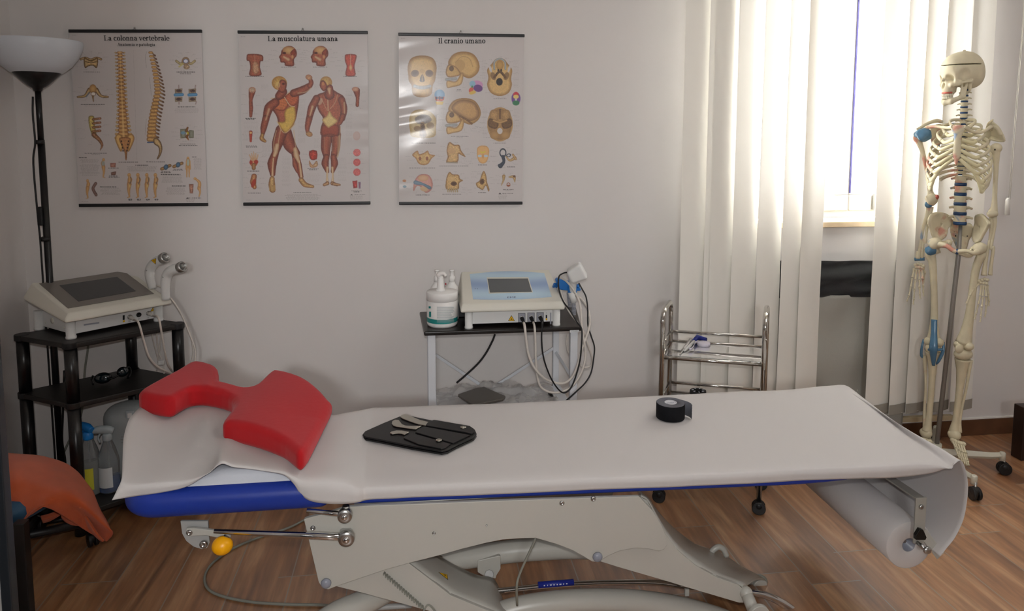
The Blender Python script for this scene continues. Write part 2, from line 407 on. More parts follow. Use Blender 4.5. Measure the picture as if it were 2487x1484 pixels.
# chains linking the weights, control chain and its weight
for i in range(len(edges)-1):
    xa = (bx(edges[i][0])+bx(edges[i][1]))/2; xb = (bx(edges[i+1][0])+bx(edges[i+1][1]))/2
    if xb-xa > .2: continue
    MB().tube([(xa+(xb-xa)*t, YB-.002, BZ0+.012-.016*math.sin(PI*t)) for t in np.linspace(0, 1, 7)], .0012, 5).build('bottom_chain', 'chain', blind)
cx = at(2449, 480, Y=3.04)
chm = MB(); zt = 2.6
chm.tube([(cx.x+.012, 3.03, zt), (cx.x+.006, 3.03, 1.8), (cx.x, 3.03, cx.z-.01)], .0016, 6)
chm.tube([(cx.x+.024, 3.045, zt), (cx.x+.014, 3.045, 1.8), (cx.x+.006, 3.045, cx.z-.01)], .0016, 6)
chm.build('control_chain', 'chain', blind)
ca = at(2448, 480, Y=3.035); cb = at(2446, 522, Y=3.035)
MB().tube([ca, ca.lerp(cb, .15), cb], [.006, .011, .011], 12).build('chain_weight', 'plastic_white', blind)
# covered bundle behind the blind (dark top, grey cloth)
mat('grey_cloth', 'aaa89f', .9, bump=.3, bscale=300, spec=.1); mat('black_cloth', '1c1d20', .75, bump=.2, bscale=120, sheen=.2)
def cloth_panel(px0, px1, py0, py1, name, m, par, dy=0, seed=0, slope=0, curl=.0):
    rows = []
    for i in range(40):
        v = i/39; row = []
        for j in range(40):
            u = j/39
            p = at(px0+(px1-px0)*u, py0+(py1-py0)*v+slope*u, Y=3.075+dy)
            y = p.y-.012*math.sin(u*9+seed+v*3)*v-.008*math.sin(v*14+u*4)+.004*math.sin(u*23+v*9)-curl*math.sin(PI*v)
            row.append((p.x, y, p.z))
        rows.append(row)
    return MB().grid(rows).build(name, m, par, solid=.003)
pb = at(2050, 960, Y=3.05)
bun = thing('covered_bundle', 'grey cloth bundle with black folded top below the window sill behind the blind', 'bag', (pb.x, 3.06, .2))
cloth_panel(1890, 2190, 716, 1085, 'bag_body', 'grey_cloth', bun, dy=-.012, seed=1, curl=.0)
cloth_panel(1885, 2195, 634, 722, 'bag_top', 'black_cloth', bun, dy=-.02, seed=4, slope=-2, curl=.016)
# ================================================================== treatment bed
mat('blue_vinyl', '1c3590', .38, bump=.08, bscale=900, spec=.4)
mat('cream_steel', 'b6b4ac', .32, spec=.5); mat('chrome', 'd8d8d8', .12, metal=1); mat('steel', 'b4b4b2', .3, metal=1)
mat('zinc', 'a2a2a0', .45); mat('grey_cap', '8b8e99', .35); mat('yellow_knob', 'f2a900', .35); mat('dark_metal', '2b2a28', .4, metal=.6)
mat('paper', 'ccc8c6', .8, bump=.12, bscale=700, spec=.15); mat('paper_inner', 'd2d5dc', .8, bump=.5, bscale=90, spec=.15)
mat('grey_cable', '85867c', .5); mat('warning_yellow', 'e9b400', .5); mat('black_print', '17171a', .5)
mat('blue_label', '1c2b8c', .5); mat('white_print', 'dfe3ee', .5)
YN = 1.845
SL = .043                          # the bed stands slightly askew: its near side comes forward to the right
def N_(x, y, dy=0): return at(x, y, pl=((-.2, YN+dy, 0), (SL, 1, 0)))
bed = thing('treatment_bed', 'blue padded treatment bed with cream steel lifting frame in front', 'treatment bed', (.4, 2.1, 0))
# cushions
def cushion(name, x0, x1, y0, y1, z0, z1, e, parent, round_left=0):
    cx_, cy_, cz_ = (x0+x1)/2, (y0+y1)/2, (z0+z1)/2
    def f(X, Y, Z):
        W = (y1-y0)/2
        if not round_left:
            Y = y1-(y1-Y)*(y1-y0)/(y1-y0+SL*(X+.2))
            Y = Y-np.where(Y < cy_, .06*(np.maximum(X-(x1-.45), 0)/.45)**2, 0)
        d = s_box(X, Y, Z, (cx_, cy_, cz_), ((x1-x0)/2, W, (z1-z0)/2), e)
        if round_left:
            R = round_left
            qx = np.maximum((x0+R)-X, 0); qy = np.maximum(np.abs(Y-cy_)-(W-R), 0); rr = np.sqrt(qx**2+qy**2)-R
            d = np.maximum(d, np.sqrt(np.maximum(rr+e, 0)**2+np.maximum(np.abs(Z-cz_)-((z1-z0)/2-e), 0)**2)-e)
        return d
    v, fa = nets(f, (x0-.01, y0-.01-(0 if round_left else SL*1.7), z0-.01), (x1+.01, y1+.01, z1+.01), .005)
    return MB().add(v, fa, True).build(name, 'blue_vinyl', parent)
cushion('main_cushion', -.200, 1.44, YN+.024, 2.385, .497, .540, .011, bed)
cushion('head_cushion', -.775, -.234, YN-.002, 2.30, .497, .575, .036, bed, .10)
# steel rails below the cushions
MB().bar((-.2, YN+.15, .494), (1.28, YN+.15-SL*1.5, .494), .03, .005).bar((-.2, 2.34, .490), (1.28, 2.34, .490), .03, .008).box((.55, 2.1, .4935), (1.46, .46, .005)).build('mattress_frame', 'cream_steel', bed, bevel=.002)
MB().box((-.5, 2.1, .494), (.42, .36, .01)).build('headrest_plate', 'dark_metal', bed, bevel=.002)
# side panel
pan = [(738, 1262), (748, 1258), (800, 1245), (845, 1231), (1200, 1217), (1552, 1206), (1585, 1240), (1607, 1276), (1619, 1305), (1621, 1322), (1614, 1334), (1601, 1339),
       (1575, 1333), (1545, 1331), (1505, 1338), (1478, 1350), (1452, 1366), (1438, 1364), (1392, 1337), (1350, 1321), (1301, 1307), (1262, 1308), (1220, 1311), (1180, 1319), (1120, 1334), (1064, 1350), (1000, 1366), (930, 1386), (815, 1425), (797, 1432), (783, 1428), (774, 1415)]
MB().prism([N_(x, y, .012) for x, y in pan], (0, .012, 0)).build('side_panel', 'cream_steel', bed, bevel=.0015)
pan2 = [(x+8*(.3 if x > 1000 else 1), y-3) for x, y in pan]
MB().prism([at(x, y, Y=2.28) for x, y in [(900, 1180), (1500, 1160), (1480, 1230), (1300, 1250), (960, 1260)]], (0, .012, 0)).build('side_panel', 'cream_steel', bed, bevel=.0015)
# right arm (near face, inner curved cover, far face)
arm = [(1390, 1335), (1452, 1362), (1500, 1330), (1560, 1205), (1572, 1216), (1590, 1250), (1612, 1292), (1645, 1336), (1690, 1374), (1740, 1402), (1792, 1420), (1803, 1430), (1806, 1448), (1806, 1464), (1795, 1464), (1700, 1436), (1600, 1406), (1500, 1377), (1440, 1358)]
MB().prism([N_(x, y, .030) for x, y in [(1380, 1331), (1480, 1260), (1555, 1207)]+arm[4:]+[]], (0, .014, 0)).build('lift_arm', 'cream_steel', bed, bevel=.001)
top_c = smooth_path([N_(x, y, .036) for x, y in [(1556, 1206), (1572, 1216), (1590, 1250), (1612, 1292), (1645, 1336), (1690, 1374), (1740, 1402), (1792, 1420), (1806, 1430)]], 4)
far_c = smooth_path([at(x, y, Y=2.12) for x, y in [(1550, 1203), (1575, 1225), (1600, 1252), (1640, 1288), (1690, 1325), (1755, 1347), (1800, 1378), (1840, 1398), (1858, 1410)]], 4)
rows = []
for a, b in zip(top_c, far_c):
    rows.append([a.lerp(b, t)+Vector((0, 0, .012*math.sin(PI*t))) for t in np.linspace(0, 1, 8)])
MB().grid(rows).build('arm_cover', 'cream_steel', bed, solid=.003)
MB().prism([at(x, y, Y=2.12) for x, y in [(1575, 1225), (1600, 1252), (1640, 1288), (1690, 1325), (1755, 1347), (1800, 1378), (1840, 1398), (1862, 1414), (1866, 1432), (1850, 1445), (1760, 1420), (1600, 1360)]], (0, .012, 0)).build('lift_arm', 'cream_steel', bed, bevel=.001)
lug = at(1742, 1345, Y=2.0)
MB().tube(smooth_path([at(x, y, Y=2.04) for x, y in [(1726, 1352), (1730, 1338), (1745, 1328), (1757, 1334), (1765, 1350)]], 4), .009, 8).build('arm_lug', 'cream_steel', bed)
wc = at(1848, 1425, Y=2.11)
pw_ = MB().cyl(wc, wc+Vector((0, .035, 0)), .024).build('pivot_wheel', 'cream_steel', bed, bevel=.003)
MB().tube([wc+Vector((.026*math.cos(t), .016, .026*math.sin(t))) for t in np.linspace(0, 2*PI, 28, endpoint=False)], .006, 8, closed=True).build('rubber_ring', 'grey_cable', pw_)
e0, e1 = N_(1812, 1440, .03), N_(1838, 1500, -.02)
MB().cyl(e0, e1, .017).ball(e0, .0185).build('pivot_tube', 'cream_steel', bed)
fl = N_(1842, 1492, -.03)
MB().cyl(fl-Vector((0, .01, 0)), fl+Vector((0, .004, 0)), .03).build('pivot_flange', 'cream_steel', bed, bevel=.002)
# left arm under the panel
MB().prism([N_(x, y, .030) for x, y in [(800, 1420), (930, 1376), (985, 1362), (1040, 1404), (1094, 1446), (1177, 1480), (1230, 1500), (1100, 1500), (1042, 1484), (880, 1440)]], (0, .012, 0)).build('lift_arm', 'cream_steel', bed, bevel=.001)
near = smooth_path([N_(x, y, .036) for x, y in [(985, 1362), (1040, 1404), (1094, 1446), (1177, 1480), (1240, 1502)]], 5)
far = smooth_path([at(x, y, Y=2.02) for x, y in [(1062, 1350), (1110, 1378), (1160, 1399), (1200, 1410), (1224, 1470)]], 5)
MB().grid([[a.lerp(b, t)+Vector((0, 0, .004*math.sin(PI*t))) for t in np.linspace(0, 1, 6)] for a, b in zip(near, far)]).build('arm_cover', 'cream_steel', bed, solid=.003)
def tri_sticker(P, nrm, size, par, yellow='warning_yellow'):
    """small triangular warning sticker; P = 3 corners"""
    n = V(nrm).normalized()*.0006; q = [V(p)+n for p in P]; c = (q[0]+q[1]+q[2])/3
    st = MB().prism(q, n*.6).build('warning_sticker', 'black_print', par)
    MB().prism([c+(p-c)*.82+n for p in q], n*.6).build('sticker_field', yellow, st)
    b = MB(); d = c+n*2.2
    b.prism([d+(p-c)*.22 for p in q], n*.3)
    for p in q: b.prism([d+(p-c)*.25+(r-c)*.08 for r in q], n*.3)
    b.build('sticker_symbol', 'black_print', st)
    return st
def on_cover(x, y, t=.35): return at(x, y, pl=(near[7].lerp(far[7], t), np.cross(np.array(near[10]-near[5]), np.array(far[7]-near[7]))))
q = [on_cover(1064, 1390), on_cover(1086, 1396), on_cover(1088, 1409)]
q = [p+(Vector((0, 0, CAMZ))-p).normalized()*.012 for p in q]
nn = (q[1]-q[0]).cross(q[2]-q[0]); nn = nn if nn.y < 0 or nn.z > 0 else -nn
if nn.dot(Vector((0, -1, 1))) < 0: nn = -nn
tri_sticker(q, nn, 1, bed)
# coiled cable on the arm
cl = []
p0, p1 = N_(932, 1392, .022), N_(1030, 1478, .022); d = (p1-p0); a_, b_ = frame_of(d); T_ = 17
for i in range(T_*14+1):
    t = i/(T_*14); an = 2*PI*T_*t; cl.append(p0+d*t+a_*.0085*math.cos(an)+Vector((0, 1, 0))*.006*math.sin(an)+Vector((0, 0, 1))*.0)
MB().tube(cl, .0018, 6).tube(smooth_path([cl[-1], N_(1038, 1470, .022), N_(1048, 1474, .022), N_(1062, 1492, .022)], 5), .0022, 6).build('coiled_cable', 'grey_cable', bed)
# base ring tubes
MB().tube(smooth_path([at(x, y, Y=Y) for x, y, Y in [(760, 1530, 1.86), (820, 1490, 1.90), (900, 1455, 1.94), (1000, 1396, 2.02), (1090, 1362, 2.06), (1200, 1344, 2.08), (1300, 1334, 2.08), (1420, 1330, 2.08), (1500, 1345, 2.06)]], 6), .033, 24).build('base_tube', 'cream_steel', bed)
MB().tube(smooth_path([at(x, y, Y=1.93) for x, y in [(1000, 1560), (1100, 1522), (1180, 1502), (1254, 1478), (1329, 1465), (1420, 1458), (1500, 1458), (1580, 1464), (1660, 1478), (1740, 1500), (1800, 1525)]], 4), .031, 24).build('base_tube', 'cream_steel', bed)
bk = [(1160, 1362), (1212, 1350), (1216, 1352), (1216, 1382), (1206, 1398), (1204, 1406), (1178, 1402), (1160, 1390)]
MB().prism([at(x, y, Y=2.04) for x, y in bk], (0, .03, 0)).build('tube_bracket', 'cream_steel', bed, bevel=.002)
MB().cyl(at(1188, 1396, Y=2.03), at(1188, 1396, Y=2.07), .0145, seg=8).build('bracket_bolt', 'zinc', bed, bevel=.002)
# chrome foot bar
MB().tube(smooth_path([at(x, y, Y=2.0) for x, y in [(1150, 1440), (1222, 1434), (1320, 1424), (1420, 1417), (1500, 1415), (1590, 1415), (1660, 1423), (1760, 1432), (1830, 1440), (1862, 1447), (1895, 1462), (1930, 1486), (1950, 1510)]], 5), [.0075, .0078, .008, .0085, .0095, .0125, .014], 14).build('foot_bar', 'chrome', bed)
bl = MB(); pa, pb_ = at(1307, 1421, Y=1.992), at(1393, 1414, Y=1.992)
bl.tube([pa, pb_], .0091, 14); lab = bl.build('bar_label', 'blue_label', bed)
b = MB()
for k, w_ in enumerate((.004, .002, .005, .004, .003, .006, .003, .004)): b.box(pa.lerp(pb_, .16+.09*k)+Vector((0, -.0093, .003)), (w_, .0006, .0035))
b.build('worn_print', 'white_print', lab)
cb_ = MB().box(at(1668, 1438, Y=1.96), (.013, .008, .022)).build('clip', 'cream_steel', bed, bevel=.001)
MB().tube(smooth_path([N_(1301, 1306, .03), N_(1292, 1328, .03), N_(1276, 1362, .03), N_(1260, 1400, .03), N_(1255, 1425, .03), N_(1256, 1470, .06)], 6), .0035, 8).build('hanging_cable', 'grey_cable', bed)
MB().tube(smooth_path([at(x, y, Y=1.99) for x, y in [(820, 1500), (900, 1478), (1000, 1470)]], 5), .008, 10).build('foot_bar', 'zinc', bed)
# bolts and caps on the panel
def bolt(x, y, r, m='steel', dy=.012, par=bed, name='bolt'):
    c = N_(x, y, dy); MB().lathe([(r, 0), (r*.98, .002), (r*.7, .0045), (r*.42, .0052), (r*.36, .003), (0, .003)], c+Vector((0, .002, 0)), (0, -1, 0), 16).build(name, m, par)
for x, y, r in [(760, 1283, .0075), (1054, 1295, .0052), (1365, 1222, .0075), (1441, 1212, .0075), (1182, 1276, .003)]: bolt(x, y, r)
for x, y in [(792, 1416), (1451, 1352)]:
    c = N_(x, y, .01); MB().lathe([(.0138, 0), (.0135, .004), (.011, .008), (.006, .0105), (0, .011)], c, (0, -1, 0), 20).build('grey_cap', 'grey_cap', bed)
# gas struts
for (x0, y0, x1, y1, jr, r0, r1, sh) in [(745, 1240, 838, 1250, .019, .006, .007, -.006), (520, 1290, 842, 1305, .021, .0055, .0095, -.006)]:
    a, b = N_(x0, y0, sh), N_(x1, y1, sh)
    s_ = MB().tube([a, a.lerp(b, .85), b], [r0, r1, r1], 14).build('gas_strut', 'chrome', bed)
    MB().lathe([(jr, 0), (jr, .012), (jr*.95, .014), (jr*.6, .016), (0, .016)], b+Vector((0, .002, 0)), (0, -1, 0), 24).build('joint_ring', 'steel', s_)
    MB().ball(b+Vector((0, -.014, 0)), (jr*.45, .006, jr*.45)).build('joint_bolt', 'chrome', s_)
for a, b, r in ((1228, 1245, .009), (1288, 1300, .016)): MB().cyl(N_(840, a), N_(840, b), r).build('strut_mount', 'steel', bed)
plate = [(438, 1266), (505, 1266), (507, 1300), (509, 1318), (503, 1331), (490, 1334), (470, 1328), (452, 1314), (442, 1296)]
MB().prism([N_(x, y, .02) for x, y in plate], (0, .008, 0)).build('release_plate', 'zinc', bed, bevel=.001)
lev = [(452, 1284), (470, 1283), (520, 1289), (552, 1298), (560, 1304), (559, 1312), (545, 1310), (500, 1301), (462, 1303), (450, 1297)]
lv = MB().prism([N_(x, y, .006) for x, y in lev], (0, .010, 0)).build('release_lever', 'cream_steel', bed, bevel=.002)
kc = N_(540, 1325, -.012)
MB().ball(kc, (.0265, .024, .0235)).build('lever_knob', 'yellow_knob', lv)
MB().cyl(N_(552, 1303, -.002), N_(545, 1312, -.008), .009).build('knob_neck', 'steel', lv)
for x, y, r in [(460, 1294, .0085), (494, 1323, .0105)]: bolt(x, y, r, dy=.006)

# ------------------------------------------------------------------ paper roll with its sheet and holder
hold = thing('roll_holder', 'bent flat steel bracket carrying the paper roll at the foot of the bed', 'bracket', (1.43, 1.82, .30))
mat('bracket_paint', 'a3a199', .45)
h0 = at(2160, 1160, X=1.432); h1 = at(2237, 1212, X=1.438)
yb = h1.y
mb = MB(); mb.bar(h0, h1, .030, .005, (0, 0, 1))
mb.build('arm', 'bracket_paint', hold, bevel=.001)
v0 = at(2237, 1208, Y=yb); v1 = at(2237, 1318, Y=yb)
MB().box((v0.x, yb, (v0.z+v1.z)/2), (.034, .005, v0.z-v1.z)).build('upright', 'bracket_paint', hold, bevel=.001)
MB().lathe([(.0075, 0), (.007, .003), (.003, .005), (0, .005)], at(2237, 1231, Y=yb-.003), (0, -1, 0), 14).build('bolt', 'steel', hold)
MB().prism([at(x, y, Y=yb-.003) for x, y in [(2218, 1296), (2228, 1280), (2236, 1282), (2244, 1300), (2241, 1306), (2218, 1306)]], (0, -.012, 0)).build('clamp', 'dark_metal', hold, bevel=.001)
kb = at(2226, 1316, Y=yb)
MB().cyl(kb+Vector((0, -.003, 0)), kb+Vector((0.006, -.03, -.004)), .0055).ball(kb+Vector((.008, -.036, -.005)), (.013, .007, .011)).build('pin_knob', 'steel', hold)
MB().bar(at(2240, 1292, Y=yb+.01), at(2284, 1350, Y=yb+.01), .028, .004, (0, 1, 0)).build('tear_bar', 'cream_steel', hold, bevel=.001)
roll = thing('paper_roll', 'white paper roll hung under the bed with its sheet drawn over the blue cushions', 'paper roll', (1.43, 2.1, .2))
rc = at(2208, 1324, Y=yb+.03); RR = .073; CRX = rc.x
def ring(r, y): return [(rc.x+r*math.cos(2*PI*k/48), y, rc.z+r*math.sin(2*PI*k/48)) for k in range(48)]
y0r, y1r = rc.y, 2.40
MB().grid([ring(.0215, y0r+.03), ring(.0215, y0r+.001), ring(.0225, y0r), ring(RR-.002, y0r), ring(RR, y0r+.001), ring(RR, y1r), ring(RR-.002, y1r+.001), ring(.0215, y1r+.001), ring(.0215, y0r+.03)], closed=True).build('roll_body', 'paper', roll)
MB().grid([ring(.0212, y0r+.002), ring(.0212, y1r), ring(.019, y1r), ring(.019, y0r+.002), ring(.0212, y0r+.002)], closed=True).build('roll_core', 'grey_cap', roll)
MB().cyl((rc.x, yb+.05, rc.z), (rc.x, 2.42, rc.z), .006).build('roll_spindle', 'steel', hold)
# sheet
def nb(x, y, Z=.515): return at(x, y, Z=Z)
cols = []      # each: list of control points near edge -> far edge
def col(near, shz, farp, mids=()):
    sh = Vector((near.x*.985+farp.x*.015, near.y+.020, shz))
    c = [near, Vector((near.x, near.y-.002, near.z+(shz-near.z)*.72)), sh]
    m0 = sh; f = farp
    for t in (.2, .4, .6, .8):
        p = m0.lerp(f, t); cols_z = mids[int(t*5)-1] if mids else 0
        c.append(p+Vector((0, 0, cols_z)))
    c.append(f); c.append(f+Vector((0, .02, -.035))); return c
NB = N_
left = [at(272, 1215, Y=1.83), at(284, 1190, Y=1.85), at(296, 1160, Y=1.875), at(298, 1110, Y=1.98), at(301, 1060, Y=2.09), at(312, 1022, Y=2.18), at(326, 1003, Y=2.25), at(345, 985, Y=2.34), at(352, 982, Y=2.36)]
cols.append(left)
cols.append(col(NB(320, 1207, -.012), .597, at(420, 962, Z=.60)))
cols.append(col(NB(400, 1195, -.010), .600, at(480, 962, Z=.60)))
cols.append(col(NB(455, 1181, -.008), .602, at(520, 962, Z=.60), (.005, .01, .01, .005)))
cols.append(col(NB(505, 1151, -.004), .616, at(560, 962, Z=.60), (.0, .002, .0, .0)))
cols.append(col(NB(533, 1138, -.002), .632, at(590, 962, Z=.60), (-.004, -.002, .0, .0)))
cols.append(col(NB(580, 1138, 0), .628, at(620, 962, Z=.60), (-.012, -.010, -.004, .0)))
cols.append(col(NB(640, 1145, 0), .618, at(680, 965, Z=.598), (-.010, -.008, -.004, 0)))
cols.append(col(NB(688, 1154, 0), .610, at(730, 970, Z=.592)))
cols.append(col(NB(712, 1174, 0), .598, at(760, 980, Z=.592)))
cols.append(col(NB(730, 1200, -.004), .590, at(785, 1000, Z=.588)))
cols.append(col(NB(755, 1217, -.010), .588, at(808, 1008, Z=.588)))
cols.append(col(NB(800, 1224, -.012), .587, at(838, 1003, Z=.586)))
cols.append(col(NB(845, 1223, -.008), .574, at(874, 997, Z=.574)))
cols.append(col(NB(872, 1219, -.002), .5565, at(897, 992, Z=.5565)))
for (x, y, fx, fy) in [(900, 1213, 920, 989), (1000, 1209, 1020, 986), (1100, 1205, 1120, 983), (1250, 1199, 1260, 978), (1400, 1192, 1400, 971), (1500, 1188, 1500, 966), (1650, 1182, 1640, 959), (1800, 1175, 1780, 952), (1950, 1168, 1900, 946), (2080, 1163, 1980, 941)]:
    cols.append(col(nb(x, y), .5505, at(fx, fy, Z=.5505)))
cols.append(col(at(2170, 1160, Y=1.80), .551, at(2020, 938, Z=.552)))
cols.append(col(at(2225, 1155, Y=1.80), .550, at(2040, 936, Z=.553)))
cols.append(col(at(2275, 1146, Y=1.80), .543, at(2055, 937, Z=.548)))
cols.append(col(at(2312, 1130, Y=1.80), .530, at(2066, 945, Z=.535)))
prof = [(2333, 1118), (2345, 1140), (2351, 1175), (2349, 1215), (2340, 1262), (2320, 1305), (2298, 1333), (2283, 1352)]
for (x, y) in prof:
    p = at(x, y, Y=1.80); cols.append([Vector((p.x, p.y+(2.40-p.y)*t, p.z)) for t in np.linspace(0, 1, 9)])
# resample: splines along both directions
A = [smooth_path(c, 5) for c in cols]
m_ = len(A[0]); B = [smooth_path([a[j] for a in A], 6) for j in range(m_)]
RA, RB = at(503, 1030, Z=.60), NB(541, 1138)
def wr(p):
    a = Vector((RA.x, RA.y)); b = Vector((RB.x, RB.y)); q = Vector((p.x, p.y)); t = max(0, min(1, (q-a).dot(b-a)/(b-a).length_squared)); dd = (q-a-(b-a)*t).length
    fold = .011*math.exp(-(dd/.018)**2)*(.35+.65*t) if p.z > .55 else 0
    fold += .0035*math.sin(p.x*16+p.y*9)*max(0, min(1, (p.x-.9)/.4))*(1 if p.z > .53 else 0)*max(0, min(1, (p.y-1.86)/.08))
    n = noise.noise(Vector((p.x*5, p.y*5, 0)))*.0022+noise.noise(Vector((p.x*14, p.y*11, 3)))*.0008
    return Vector((p.x, p.y, p.z+fold+n*(1 if p.z > .5 else .2)))
B = [[wr(p) for p in b] for b in B]
sh = MB().grid(B).build('paper_sheet', 'paper', roll, solid=.0012)
# bunched inner cloth seen in the gap beside the headrest
inner = thing('folded_liner', 'crumpled white liner showing under the paper on the blue headrest', 'liner', (-.45, 1.95, .59))
rows = []
for i in range(24):
    u = i/23; row = []
    for j in range(14):
        v = j/13; x = -.60+.26*u; y = 1.872+.07*v
        z = .5795+.024*math.sin(PI*min(1, v*2.2)/2)*math.sin(PI*u)**.7+.003*math.sin(18*u+5*v)*v+.002*math.sin(40*v+9*u)*v
        if v < .15: z = .574+.04*v
        row.append((x, y, z))
    rows.append(row)
MB().grid(rows).build('liner_fold', 'paper_inner', inner, solid=.001)
# ------------------------------------------------------------------ red pillow
mat('red_velour', 'ac1a20', .8, sheen=.12, bump=.25, bscale=60, spec=.15)
mat('embroidery_yellow', 'f0b020', .6); mat('embroidery_blue', '4a2f8f', .6)
plan = [(285, 388), (420, 300), (600, 205), (740, 128), (870, 145), (937, 185), (950, 285), (1020, 305), (1180, 328), (1290, 310), (1400, 215), (1470, 202), (1660, 250), (1800, 340), (1890, 430), (1915, 480), (1850, 610), (1752, 800), (1700, 892), (1652, 915),
        (1598, 862), (1500, 780), (1300, 695), (1080, 640), (1005, 622), (1055, 545), (1098, 470), (1050, 400), (850, 352), (720, 355), (620, 402), (540, 440), (400, 425)]
ZT = .672
pp = [at(260+x/3.533, 840+y/3.533, Z=ZT-{13: .005, 14: .012, 15: .018, 16: .018, 17: .018, 18: .018, 19: .014, 20: .009, 21: .004}.get(i, 0)) for i, (x, y) in enumerate(plan)]
pts = np.array([(p.x, p.y) for p in smooth_path(pp, 3, closed=True)])
def s_poly(X, Y, P):
    d = np.full(X.shape, 1e9); s = np.ones(X.shape)
    for i in range(len(P)):
        a, b = P[i], P[i-1]; e = b-a; wx, wy = X-a[0], Y-a[1]; t = np.clip((wx*e[0]+wy*e[1])/(e@e), 0, 1)
        d = np.minimum(d, (wx-e[0]*t)**2+(wy-e[1]*t)**2)
        c1 = Y >= a[1]; c2 = Y < b[1]; c3 = e[0]*wy > e[1]*wx
        fl = (c1 & c2 & c3) | (~c1 & ~c2 & ~c3); s = np.where(fl, -s, s)
    return s*np.sqrt(d)
ra, rb_ = pp[15], pp[18]           # right edge line: the pillow is thinner there
nrm = np.array([-(rb_.y-ra.y), rb_.x-ra.x]); nrm = nrm/np.linalg.norm(nrm)
if nrm[0] > 0: nrm = -nrm
E2 = .02
def pil(X, Y, Z):
    x2, y2 = X[:, :, 0], Y[:, :, 0]
    d2 = s_poly(x2, y2, pts)+E2*.75
    dist = (x2-ra.x)*nrm[0]+(y2-ra.y)*nrm[1]; dist = np.clip(dist, 0, .3)
    top = ZT+.002-.024*(.4+.6*np.clip((y2-rb_.y)/.22, 0, 1))*np.exp(-(dist/.08)**1.3)-.008*np.exp(-((x2-pp[8].x)/.05)**2)
    wr_ = .0016*np.sin(x2*150+y2*60)*np.exp(-((x2-pp[28].x)/.05)**2-((y2-pp[28].y)/.06)**2)
    top = top+wr_; bot = .6035
    c = (top+bot)/2; hh = (top-bot)/2
    qz = np.abs(Z-c[..., None])-(hh[..., None]-E2); q2 = d2[..., None]+0*Z
    return np.sqrt(np.maximum(qz, 0)**2+np.maximum(q2, 0)**2)+np.minimum(np.maximum(qz, q2), 0)-E2
v, f = nets(pil, (pts[:, 0].min()-.02, pts[:, 1].min()-.02, .59), (pts[:, 0].max()+.02, pts[:, 1].max()+.02, .70), .0045)
pillow = thing('neck_pillow', 'red velour butterfly shaped neck pillow lying on the paper at the head of the bed', 'pillow', (float(pts[:, 0].mean()), float(pts[:, 1].mean()), .603))
MB().add(v, f, True).build('pillow_body', 'red_velour', pillow)
em = at(260+1748/3.533, 840+362/3.533, Z=ZT-.012)
b = MB()
for k in range(6): b.ball(em+Vector((.0065*math.cos(k*PI/3), .008*math.sin(k*PI/3), .0012)), (.0032, .0032, .0012), 8, 5)
b.ball(em+Vector((0, 0, .0016)), (.003, .003, .0014), 8, 5)
b.build('embroidered_flower', 'embroidery_yellow', pillow, label='yellow stitched flower')
b = MB()
for k in range(8): b.ball(em+Vector((-.010+.006*math.sin(k), -.018+.004*k*.3+.002*k, .0008)), (.0026, .0026, .0012), 8, 5)
b.build('embroidered_stem', 'embroidery_blue', pillow, label='violet stitched leaf')
# ------------------------------------------------------------------ tool case with steel tools
mat('black_leather', '0f0f11', .38, bump=.15, bscale=500, spec=.5); mat('tool_steel', 'c2bfb4', .3, metal=1)
ZC = .553
case = thing('tool_case', 'open black leather case holding three steel tools on the paper sheet', 'case', (.05, 2.1, ZC))
def cc(x, y, Z=ZC+.016): return at(840+x/6.2175, 940+y/6.2175, Z=Z)
body = [(250, 705), (290, 655), (560, 535), (860, 412), (930, 415), (1330, 498), (1880, 590), (1950, 630), (1975, 690), (1930, 745), (1680, 860), (1540, 935), (1450, 955), (1330, 935), (1000, 880), (560, 790), (290, 740)]
def lowpath(P, Z, dz): return [Vector((p.x, p.y, Z)) for p in P]
P_ = [cc(x, y) for x, y in body]
MB().prism(lowpath(P_, ZC+.001, 0), (0, 0, .006)).build('back_cover', 'black_leather', case, bevel=.002)
MB().prism(lowpath(P_, ZC+.009, 0), (0, 0, .005)).build('front_cover', 'black_leather', case, bevel=.002)
cen = sum(P_, Vector())/len(P_)
MB().prism([Vector((cen.x+(p.x-cen.x)*.93, cen.y+(p.y-cen.y)*.93, ZC+.006)) for p in P_], (0, 0, .004)).build('spine_fold', 'black_leather', case)
def pocket(pts_, z0):
    Q = [cc(x, y) for x, y in pts_]; MB().prism([Vector((q.x, q.y, ZC+.0135)) for q in Q], (0, 0, z0)).build('pocket', 'black_leather', case, bevel=.0015, seg=3)
pocket([(1330, 503), (1870, 595), (1935, 640), (1940, 690), (1900, 715), (1800, 690), (1200, 590), (1230, 545)], .005)
pocket([(1180, 600), (1790, 715), (1880, 730), (1620, 855), (1050, 690), (1080, 645)], .0044)
pocket([(1000, 700), (1590, 862), (1500, 925), (1440, 935), (1100, 870), (870, 775), (890, 745)], .0038)
def tool(pts_, name, label, rad):
    Q = [Vector((q.x, q.y, ZC+.0150)) for q in [cc(x, y) for x, y in pts_]]
    o = MB().prism(Q, (0, 0, .0034)).build(name, 'tool_steel', None, bevel=.0012, seg=2); tag(o, label, 'tool', 'steel tools in the leather case'); return o
tool([(820, 460), (835, 435), (880, 418), (935, 425), (1000, 455), (1120, 505), (1258, 538), (1205, 588), (1100, 570), (960, 525), (860, 485)], 'massage_tool', 'widest flat steel tool with rounded end, rearmost in the black case', 1)
tool([(692, 560), (700, 525), (740, 503), (800, 505), (818, 530), (850, 570), (900, 590), (1000, 596), (1145, 592), (1060, 645), (960, 635), (850, 618), (760, 605), (715, 590)], 'massage_tool', 'middle steel tool with hooked neck in the black case', 1)
